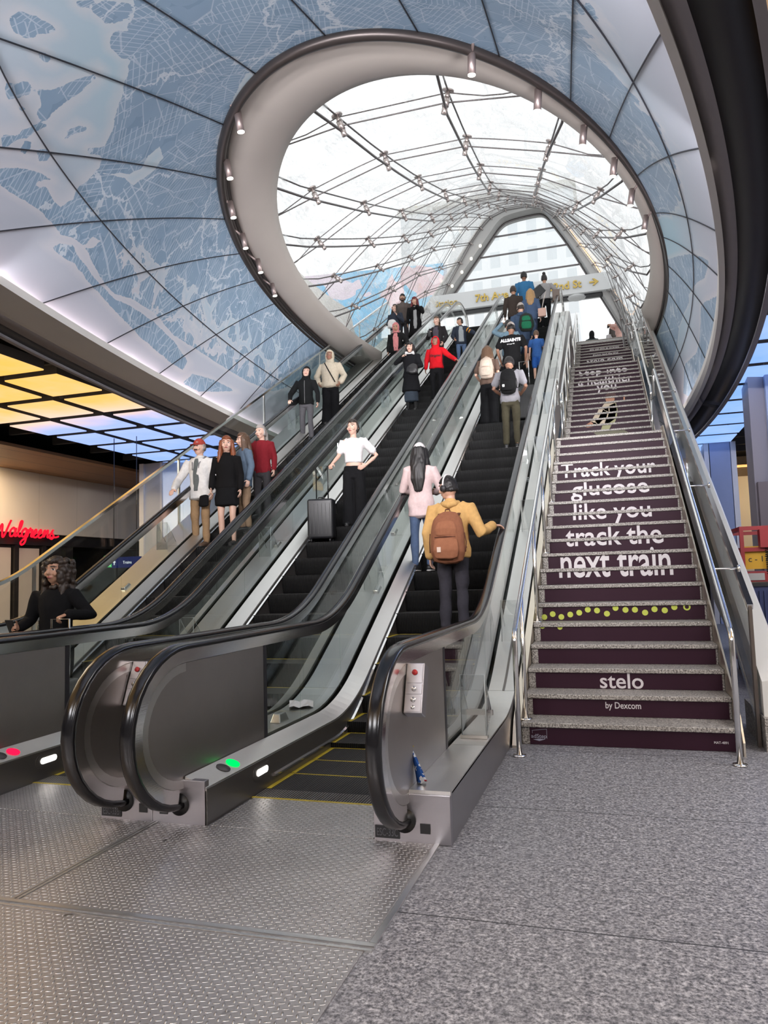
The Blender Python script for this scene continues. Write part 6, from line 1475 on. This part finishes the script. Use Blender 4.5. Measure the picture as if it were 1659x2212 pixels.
MB().tube([(0, -.140 * PS(1.6), z * PS(1.6)) for z in (.88, .98, 1.08, 1.2)] + [(0, -.143 * PS(1.6), 1.32 * PS(1.6)), (0, -.126 * PS(1.6), 1.42 * PS(1.6))], .004, 5).build('zip', STEEL, [o_ for o_ in COL.objects if o_.get('label', '').startswith('woman with black hood')][0])
person(at(-5.562, 14.43, 20), 10, 1.70, 'person in cream hooded sweatshirt with black cross strap and black trousers', 'brown', (-4, -2, 0), ('none', 'black'), ('hoodie', C('cream_fleece', (.46, .40, .31)), .90, 'long', .045), ('wide', BLK), 'black', {'m': {'e': (-.33, .04, 1.16), 'w': (-.25, -.12, .97)}, 'p': {'e': (.33, .04, 1.16), 'w': (.25, -.12, .97)}}, hood=C('cream_fleece', (.46, .40, .31)), seed=33, girth=.01, bag_strap=BLK)
person(at(-4.865, 17.23, 27), 6, 1.53, 'person with pink hood up, open black jacket and pink shirt', 'tan', (0, 14, 0), ('none', 'black'), ('jacket', C('black_bomber', (0.0090, 0.0090, 0.0090)), .86, 'long', .035), ('pants', BLK), 'black', {'p': {'e': (.34, -.06, 1.16), 'w': (.33, -.27, .99), 'd': (.1, -.9, -.2), 'palm': (0, 0, -1)}}, hood=C('pink_hood', (.52, .19, .19)), inner=(C('pink_shirt', (.50, .19, .19)), .085, .90), seed=36)
person(at(-5.543, 20.43, 35), 6, 1.74, 'bearded man in grey brown hooded top standing highest on the left escalator', 'tan', (6, 0, 0), ('short', 'black'), ('hoodie', C('taupe_fleece', (.10, .08, .072)), .88, 'long', .03), ('pants', CHAR), beard='full', seed=41, sh=1.06)
p = at(-5.553, 19.63, 33)
person(p, -6, 1.60, 'long dark haired woman in black jacket holding a white bag at her chest', 'fair', (-18, -4, 0), ('long', 'dark'), ('jacket', C('dark_denim', (.03, .036, .05)), .88, 'long', .022), ('pants', C('faded_jeans', (.30, .28, .26))), 'black', {'p': {'e': (.27, -.04, 1.16), 'w': (.13, -.18, 1.33), 'd': (-.3, -.2, .9), 'curl': .7}, 'm': {'e': (-.26, -.02, 1.12), 'w': (-.08, -.24, 1.02), 'd': (.9, -.2, .1)}}, seed=42)
b_ = MB(); ell_tube(b_, [(0, 0, 0), (0, 0, .12), (.01, 0, .2)], [(.13, .06), (.14, .07), (.09, .04)], (1, 0, 0)); o = remesh(b_, 'bag', [cloth('white_bag', (.62, .61, .60))], None, .011, 2, .006, 22, 5); o.location = W2(p, -6, (-.02, -.24, .86)); tag(o, 'white bag hugged by the long dark haired woman', 'bag')
person(at(-5.065, 20.03, 34), 8, 1.66, 'dark red haired woman in long black coat with a hand at her face', 'light', (-10, 8, 0), ('shoulder', 'red'), ('coat', C('black_coat', (0.0065, 0.0060, 0.0065)), .50, 'long', .022, .12), ('pants', C('pale_jeans', (.22, .24, .27))), 'white', {'p': {'e': (.26, -.10, 1.22), 'w': (.06, -.17, 1.44), 'd': (-.6, -.1, .6), 'curl': .9}}, inner=(C('grey_top', (.30, .30, .30)), .06, .70), seed=44)
# ---- middle escalator
p = at(-3.53, 10.03, 9)
person(p, 6, 1.63, 'woman in white cropped tee with one hand on hip and one on a suitcase', 'fair', (-14, -2, 0), ('bun', 'dark'), ('tee', C('white_tee', (.66, .64, .64)), 1.06, 'short', .010), ('wide', C('black_denim', (0.0080, 0.0080, 0.0090))), 'black', {'p': {'e': (.37, .08, 1.17), 'w': (.215, -.06, 1.00), 'd': (-.75, -.45, -.45), 'curl': .35, 'palm': (-.6, .6, 0)}, 'm': {'e': (-.24, -.06, 1.17), 'w': (-.30, -.25, 1.02), 'd': (-.2, -.6, -.5), 'curl': 1.2, 'palm': (0, 0, -1)}}, .0078, .95, .98, seed=51)
suitcase((-3.90, 9.66, sz(8)), 8, 'black hard shell suitcase with raised handle beside the woman in white', ('case_black', (.013, .013, .015), .38), .56, .37, 1.09)
p = at(-3.895, 14.83, 21)
person(p, 6, 1.56, 'dark haired woman in long black coat and patterned skirt, hand raised to shoulder', 'fair', (-6, 0, 4), ('shoulder', 'black'), ('coat', C('black_trench', (0.0070, 0.0070, 0.0085)), .52, 'long', .028, .10), ('skirt', C('floral_skirt', (.035, .045, .06)), .26, True), 'black', {'m': {'e': (-.37, -.08, 1.24), 'w': (-.19, -.17, 1.36), 'd': (.6, -.1, .5), 'curl': .8}, 'p': {'e': (.27, -.02, 1.15), 'w': (.12, -.22, 1.06), 'd': (-.9, -.2, 0)}}, seed=53)
b_ = MB(); ell_tube(b_, [(0, 0, 0), (.02, 0, .09), (.06, 0, .16)], [(.13, .05), (.13, .06), (.07, .04)], (1, 0, 0)); o = remesh(b_, 'bag', [plain('bag_leather', (.02, .019, .02), .35)], None, .010, 2, .005, 25, 6); o.location = W2(p, 6, (.06, -.22, .84)); tag(o, 'black leather bag held by the woman in the black coat', 'bag')
b_ = MB().tube([(.075 * math.cos(a), -.02 + .085 * math.sin(a), 0) for a in [PI * (1.0 + i / 10) for i in range(11)]], .014, 8); b_.cyl((-.08, -.03, -.03), (-.06, -.06, .03), .032, 14).cyl((.08, -.03, -.03), (.06, -.06, .03), .032, 14)
o = b_.build('headphones', plain('headphone_white', (.62, .61, .60), .4)); o.location = W2(p, 6, (0, -.02, 1.475), .85); o.rotation_euler = (R(20), 0, R(6)); tag(o, 'white headphones round the neck of the woman in the black coat', 'headphones')
rb = person(at(-3.429, 15.23, 22), 4, 1.52, 'boy in bright red hooded sweatshirt with hand on the right rail', 'brown', (-4, -2, 0), ('fringe', 'black'), ('hoodie', C('red_fleece', (.50, .008, .014)), .92, 'long', .030), ('pants', BLK), 'black', {'p': {'e': (.40, -.10, 1.18), 'w': (.56, -.30, 1.02), 'd': (.6, -.6, -.3), 'palm': (0, 0, -1)}, 'm': {'e': (-.26, .04, 1.16), 'w': (-.28, -.02, .92)}}, hood=C('red_fleece', (.50, .008, .014)), seed=55, sh=.95)
b_ = MB()
for s in (-1, 1): b_.tube([(s * .03, -.150, 1.24), (s * .028, -.147, 1.14), (s * .034, -.143, 1.06)], .005, 5)
b_.v = [tuple(Vector(v) * PS(1.52)) for v in b_.v]; b_.build('drawstring', cloth('red_fleece', (.50, .008, .014)), rb)
put_text('Original', .075, Matrix.Translation((0, -.150 * PS(1.52), 1.20 * PS(1.52))) @ FACE, plain('print_black', (.02, .01, .01), .7), rb, 'chest_print', extrude=.006, shear=.3)
p = at(-3.826, 17.23, 27)
person(p, -8, 1.56, 'fair haired woman in dark open jacket holding a phone, open mouthed', 'fair', (-10, -2, 0), ('pony', 'brown'), ('jacket', C('dark_parka', (.020, .017, .018)), .84, 'long', .028), ('pants', C('plum_leggings', (.035, .022, .03))), 'black', {'m': {'e': (-.27, -.06, 1.16), 'w': (-.15, -.25, 1.20), 'd': (.3, -.4, .7), 'curl': .9}, 'p': {'e': (.27, .02, 1.15), 'w': (.22, -.12, .95)}}, inner=(C('mottled_top', (.07, .06, .075)), .09, .85), seed=57)
phone(W2(p, -8, (-.12, -.29, 1.14), .89), (25, 0, 0), 'dark phone held at her chest by the woman in the open jacket')
person(at(-3.32, 17.63, 28), 16, 1.375, 'boy looking aside in navy padded jacket with orange stripes and jeans', 'tan', (-60, 0, 0), ('short', 'black'), ('jacket', C('navy_padded', (.024, .030, .045)), .86, 'long', .040), ('slim', C('worn_jeans', (.10, .15, .25))), 'white', {'p': {'e': (.40, -.10, 1.22), 'w': (.48, -.36, 1.06), 'd': (.4, -.8, -.3), 'palm': (0, 0, -1)}, 'm': {'e': (-.28, .0, 1.15), 'w': (-.24, -.18, 1.0)}}, inner=(C('grey_print_shirt', (.26, .28, .29)), .09, .92), seed=59, sh=.95)
o = [o_ for o_ in COL.objects if o_.get('label', '').startswith('boy looking aside')][0]; b_ = MB(); K_ = PS(1.375)
for e, r0 in (((.28, -.05, 1.325), .086), ((.215, -.02, 1.385), .094)):
    b_.tube([Vector(e) + Vector((.012, -.02, -.035)), Vector(e) + Vector((.036, -.03, -.055))], r0 * .82, 14)
b_.v = [tuple(Vector(v) * K_) for v in b_.v]; b_.build('sleeve_stripe', cloth('orange_stripe', (.55, .24, .03)), o)

# ---- right escalator (riding up, backs to the hall)
p = at(-1.613, 7.63, 3)
c1 = person(p, 180, 1.735, 'man in yellow jumper with brown backpack and headphones, hand on the rail', 'light', (58, 6, 0), ('short', 'black'), ('hoodie', C('mustard_jumper', (.55, .33, .125)), .86, 'long', .034), ('pants', C('dark_grey_trousers', (.038, .036, .045))), 'black', {'m': {'e': (-.34, .02, 1.12), 'w': (-.43, -.20, 1.21), 'd': (-.75, -.6, -.05), 'curl': .45, 'palm': (0, 0, -1)}, 'p': {'e': (.27, .05, 1.13), 'w': (.265, -.02, .87), 'curl': .4}}, .0072, 1.08, 1.0, seed=61, girth=.004)
Mh_ = head_m((58, 6, 0)); b_ = MB(); ar = [Mh_ @ Vector((.092 * math.cos(a), .012, 1.632 + .140 * math.sin(a))) for a in [PI * i / 14 for i in range(15)]]; b_.tube(ar, .010, 8); b_.v = [tuple(Vector(v) * PS(1.735)) for v in b_.v]
hp = b_.build('headphones', plain('headphone_band', (.62, .60, .58), .35)); hp.location = p; hp.rotation_euler = (0, 0, PI); tag(hp, 'over ear headphones on the man in the yellow jumper', 'headphones')
b_ = MB()
for s in (-1, 1): c_ = Mh_ @ Vector((s * .088, .012, 1.62)); d_ = (Mh_.to_3x3() @ Vector((s, 0, 0))); b_.cyl(c_ - d_ * .012, c_ + d_ * .018, .036, 16)
b_.v = [tuple(Vector(v) * PS(1.735)) for v in b_.v]; b_.build('ear_cup', plain('ear_cup_dark', (.03, .028, .03), .5), hp)
backpack(p, 180, 'rust brown canvas backpack worn over the yellow jumper', C('rust_canvas', (.235, .095, .052)), 1.22, ('patch_cream', (.60, .45, .36), .6), 1.05, C('rust_canvas_light', (.28, .115, .062)), C('strap_brown', (.11, .045, .03)), .76, 1.16)
person(at(-2.243, 8.83, 6), 180, 1.655, 'woman in pale pink blazer with very long black hair and white cap', 'light', (0, 4, 0), ('verylong', 'black'), ('blazer', C('pink_blazer', (.60, .46, .45)), .76, 'long', .020, .06), ('slim', C('blue_jeans', (.075, .11, .19))), 'vans', {'m': {'e': (-.27, -.08, 1.14), 'w': (-.15, -.28, 1.10), 'd': (.3, -.8, .2)}, 'p': {'e': (.27, -.06, 1.14), 'w': (.14, -.28, 1.12), 'd': (-.3, -.8, .2)}}, .0085, .95, 1.0, hat=(C('white_cap', (.62, .57, .57)), 1), stance=((-.07, -.12), (.09, .06)), seed=63)
p = at(-1.536, 12.43, 15)
person(p, 180, 1.69, 'man in grey tee with black backpack and olive cargo trousers, head bowed', 'brown', (0, 22, 0), ('short', 'black'), ('tee', C('grey_tee', (.20, .195, .21)), .86, 'short', .016), ('pants', C('olive_cargo', (.050, .044, .028))), 'vans', {'m': {'e': (-.30, .02, 1.14), 'w': (-.17, -.24, 1.06), 'd': (.4, -.8, .2)}, 'p': {'e': (.30, .02, 1.14), 'w': (.17, -.24, 1.06), 'd': (-.4, -.8, .2)}}, .0085, 1.10, 1.02, seed=65)
backpack(p, 180, 'black backpack with a small pale logo over the grey tee', C('black_nylon_pack', (0.0065, 0.0065, 0.0070)), 1.0, ('patch_white', (.5, .5, .5), .6), 1.0)
p = at(-2.076, 13.63, 18)
person(p, 180, 1.59, 'brown haired woman with beige backpack and black wide leg trousers', 'light', (6, 4, 0), ('long', 'brown'), ('tee', C('brown_tee', (.10, .065, .05)), .90, 'short', .012), ('wide', BLK), 'black', {'p': {'e': (.27, .0, 1.13), 'w': (.22, -.22, 1.05), 'd': (-.2, -.8, .2)}}, seed=67, sh=.95)
backpack(p, 180, 'beige drawstring backpack worn by the brown haired woman', C('beige_canvas', (.42, .34, .28)), .98, None, .94, C('beige_canvas_light', (.47, .39, .32)), C('strap_beige', (.36, .27, .21)))
c5 = person(at(-1.757, 14.83, 21), 180, 1.72, 'man in black tee with white back lettering and a grey cap', 'brown', (0, 6, 0), ('short', 'black'), ('tee', C('black_tee', (0.0065, 0.0065, 0.0070)), .76, 'short', .030), ('pants', BLK), 'black', {'m': {'e': (-.31, .03, 1.16), 'w': (-.27, -.15, .96)}, 'p': {'e': (.31, .03, 1.16), 'w': (.27, -.15, .96)}}, hat=(C('grey_cap', (.34, .30, .27)), -1), seed=69, sh=1.12, girth=.008)
BACKT = Matrix(((-1, 0, 0, 0), (0, 0, 1, 0), (0, 1, 0, 0), (0, 0, 0, 1)))
WPR = plain('print_white', (.62, .62, .62), .7)
put_text('ALLSAINTS', .082, Matrix.Translation((0, (.156) * PS(1.72), 1.295 * PS(1.72))) @ BACKT, WPR, c5, 'back_print', extrude=.012, offset=.004); put_text('on tour 94', .035, Matrix.Translation((0, (.166) * PS(1.72), 1.225 * PS(1.72))) @ BACKT, WPR, c5, 'back_print', extrude=.010)
p = at(-1.904, 15.63, 23)
person(p, 180, 1.60, 'dark haired person in denim shirt with an arm raised over the head', 'tan', (0, 6, 0), ('short', 'black'), ('shirt', C('blue_grey_denim', (.13, .20, .25)), .86, 'long', .022), ('pants', NAVY), 'black', {'p': {'e': (.38, -.06, 1.52), 'w': (.16, -.12, 1.74), 'd': (-.9, 0, .1), 'curl': .5}, 'm': {'e': (-.30, .03, 1.16), 'w': (-.24, -.15, 1.0)}}, seed=71)
p = at(-1.745, 16.83, 26)
person(p, 180, 1.70, 'grey capped traveller in navy hooded jacket and shorts with a green hiking pack', 'light', (20, 4, 0), ('short', 'dark'), ('hoodie', C('navy_jacket', (.040, .062, .105)), .80, 'long', .034), ('shorts', C('navy_shorts', (.022, .030, .055))), 'black', {'m': {'e': (-.30, .03, 1.16), 'w': (-.24, -.12, .96)}}, hat=(C('grey_tan_cap', (.36, .32, .29)), 1), seed=73, sh=1.08)
t_ = backpack((p[0] + .10, p[1] - .01, p[2]), 188, 'bulky black and green hiking backpack on the traveller in navy', C('pack_black', (.020, .023, .020)), 1.15, None, .98, C('pack_green', (.012, .11, .055)), C('strap_green', (.02, .05, .03)))
person(at(-1.36, 16.03, 24), 180, 1.20, 'child in bright blue shorts half hidden beside the black suitcase', 'light', (0, 0, 0), ('short', 'brown'), ('tee', C('child_blue_tee', (.03, .09, .26)), .84, 'short', .014), ('shorts', C('bright_blue', (.02, .08, .28))), 'black', seed=75)
suitcase((-1.40, 13.63, sz(18)), 180, 'tall black soft suitcase with silver handle on the upward escalator', ('case_soft', (.015, .015, .016), .6), .62, .36, 1.12, CHROME)
p = at(-1.697, 18.83, 31)
person(p, 180, 1.64, 'woman with long wavy blonde hair and blue denim shirt carrying a shoulder bag', 'fair', (4, 0, 0), ('long', 'blonde'), ('shirt', C('denim_shirt', (.055, .085, .15)), .84, 'long', .026), ('pants', NAVY), 'black', seed=77)
t_ = empty('handbag', W2(p, 180, (-.30, .06, .84))); tag(t_, 'pinkish tan shoulder bag hanging beside the blonde woman', 'handbag'); rbox('bag_body', plain('bag_tan', (.48, .30, .24), .5), t_, (0, 0, .11), (.10, .05, .11), .02); MB().tube([(0, -.02, .21), (.05, -.02, .45), (.12, .0, .66)], .006, 6).tube([(0, .02, .21), (.06, .04, .45), (.12, .0, .66)], .006, 6).build('strap', plain('bag_strap', (.5, .44, .4), .5), t_)
person(at(-2.174, 19.23, 32), 180, 1.71, 'short haired man in dark brown leather jacket high on the upward escalator', 'tan', (0, 0, 0), ('short', 'dark'), ('jacket', C('brown_leather', (.042, .032, .027)), .86, 'long', .026), ('pants', BLK), seed=79, sh=1.05)
person(at(-2.035, 20.83, 36), 180, 1.81, 'tall man in bright blue shirt near the top of the upward escalator', 'brown', (0, 0, 0), ('short', 'black'), ('shirt', C('blue_shirt', (.035, .135, .27)), .82, 'long', .026), ('pants', NAVY), seed=81, sh=1.06)
p = at(-1.47, 20.83, 36)
person(p, 180, 1.645, 'woman with top bun, grey cardigan and black trousers carrying bags at the top', 'tan', (0, 0, 0), ('topbun', 'black'), ('shirt', C('grey_cardigan', (.27, .26, .26)), .96, 'long', .024), ('pants', BLK), 'black', {'p': {'e': (.36, .0, 1.22), 'w': (.20, -.12, 1.04)}, 'm': {'e': (-.36, .0, 1.20), 'w': (-.26, -.08, .98)}}, seed=83)
o = rbox('portfolio', plain('portfolio_black', (.014, .014, .016), .45), None, (0, 0, 0), (.20, .03, .13), .01); o.location = W2(p, 180, (.21, .13, 1.12)); o.rotation_euler = (0, R(-38), R(10)); tag(o, 'black flat bag tucked under the arm of the woman with a bun', 'bag')
o = rbox('tote_bag', plain('tote_taupe', (.16, .12, .10), .6), None, (0, 0, 0), (.10, .07, .17), .03); o.location = W2(p, 180, (-.33, .02, .98)); tag(o, 'taupe tote bag on the right arm of the woman with a bun', 'bag')
# ---- at the head of the stairs
p = (.609, 27.2, 8.95)
person(p, -80, 1.68, 'person in pale pink sweatsuit and blue cap looking at a phone at the stair top', 'tan', (0, 22, 0), ('short', 'black'), ('hoodie', C('pink_sweat', (.62, .38, .33)), .88, 'long', .035), ('wide', C('pink_sweat', (.62, .38, .33))), 'white', {'m': {'e': (-.24, -.08, 1.14), 'w': (-.08, -.30, 1.22), 'd': (.1, -.8, .3)}, 'p': {'e': (.24, -.08, 1.14), 'w': (.08, -.30, 1.22), 'd': (-.1, -.8, .3)}}, hat=(C('blue_cap', (.06, .10, .18)), 1), seed=91)
phone(W2(p, -80, (0, -.40, 1.24)), (50, 0, 10), 'phone held by the person in the pink sweatsuit')
person((-.361, 29.2, 8.95), 180, 1.69, 'dark hooded passer-by on the street beyond the stair top', 'brown', (0, 0, 0), ('none', 'black'), ('jacket', C('dark_green_jacket', (.04, .05, .05)), .85, 'long', .03), ('pants', BLK), hood=C('black_hood', (0.0080, 0.0080, 0.0085)), seed=93)
person((.396, 28.9, 8.95), 200, 1.68, 'dark haired passer-by just left of the person in pink on the street', 'tan', (10, 0, 0), ('long', 'dark'), ('jacket', C('pale_jacket', (.36, .34, .34)), .85, 'long', .03), ('pants', BLK), seed=95)
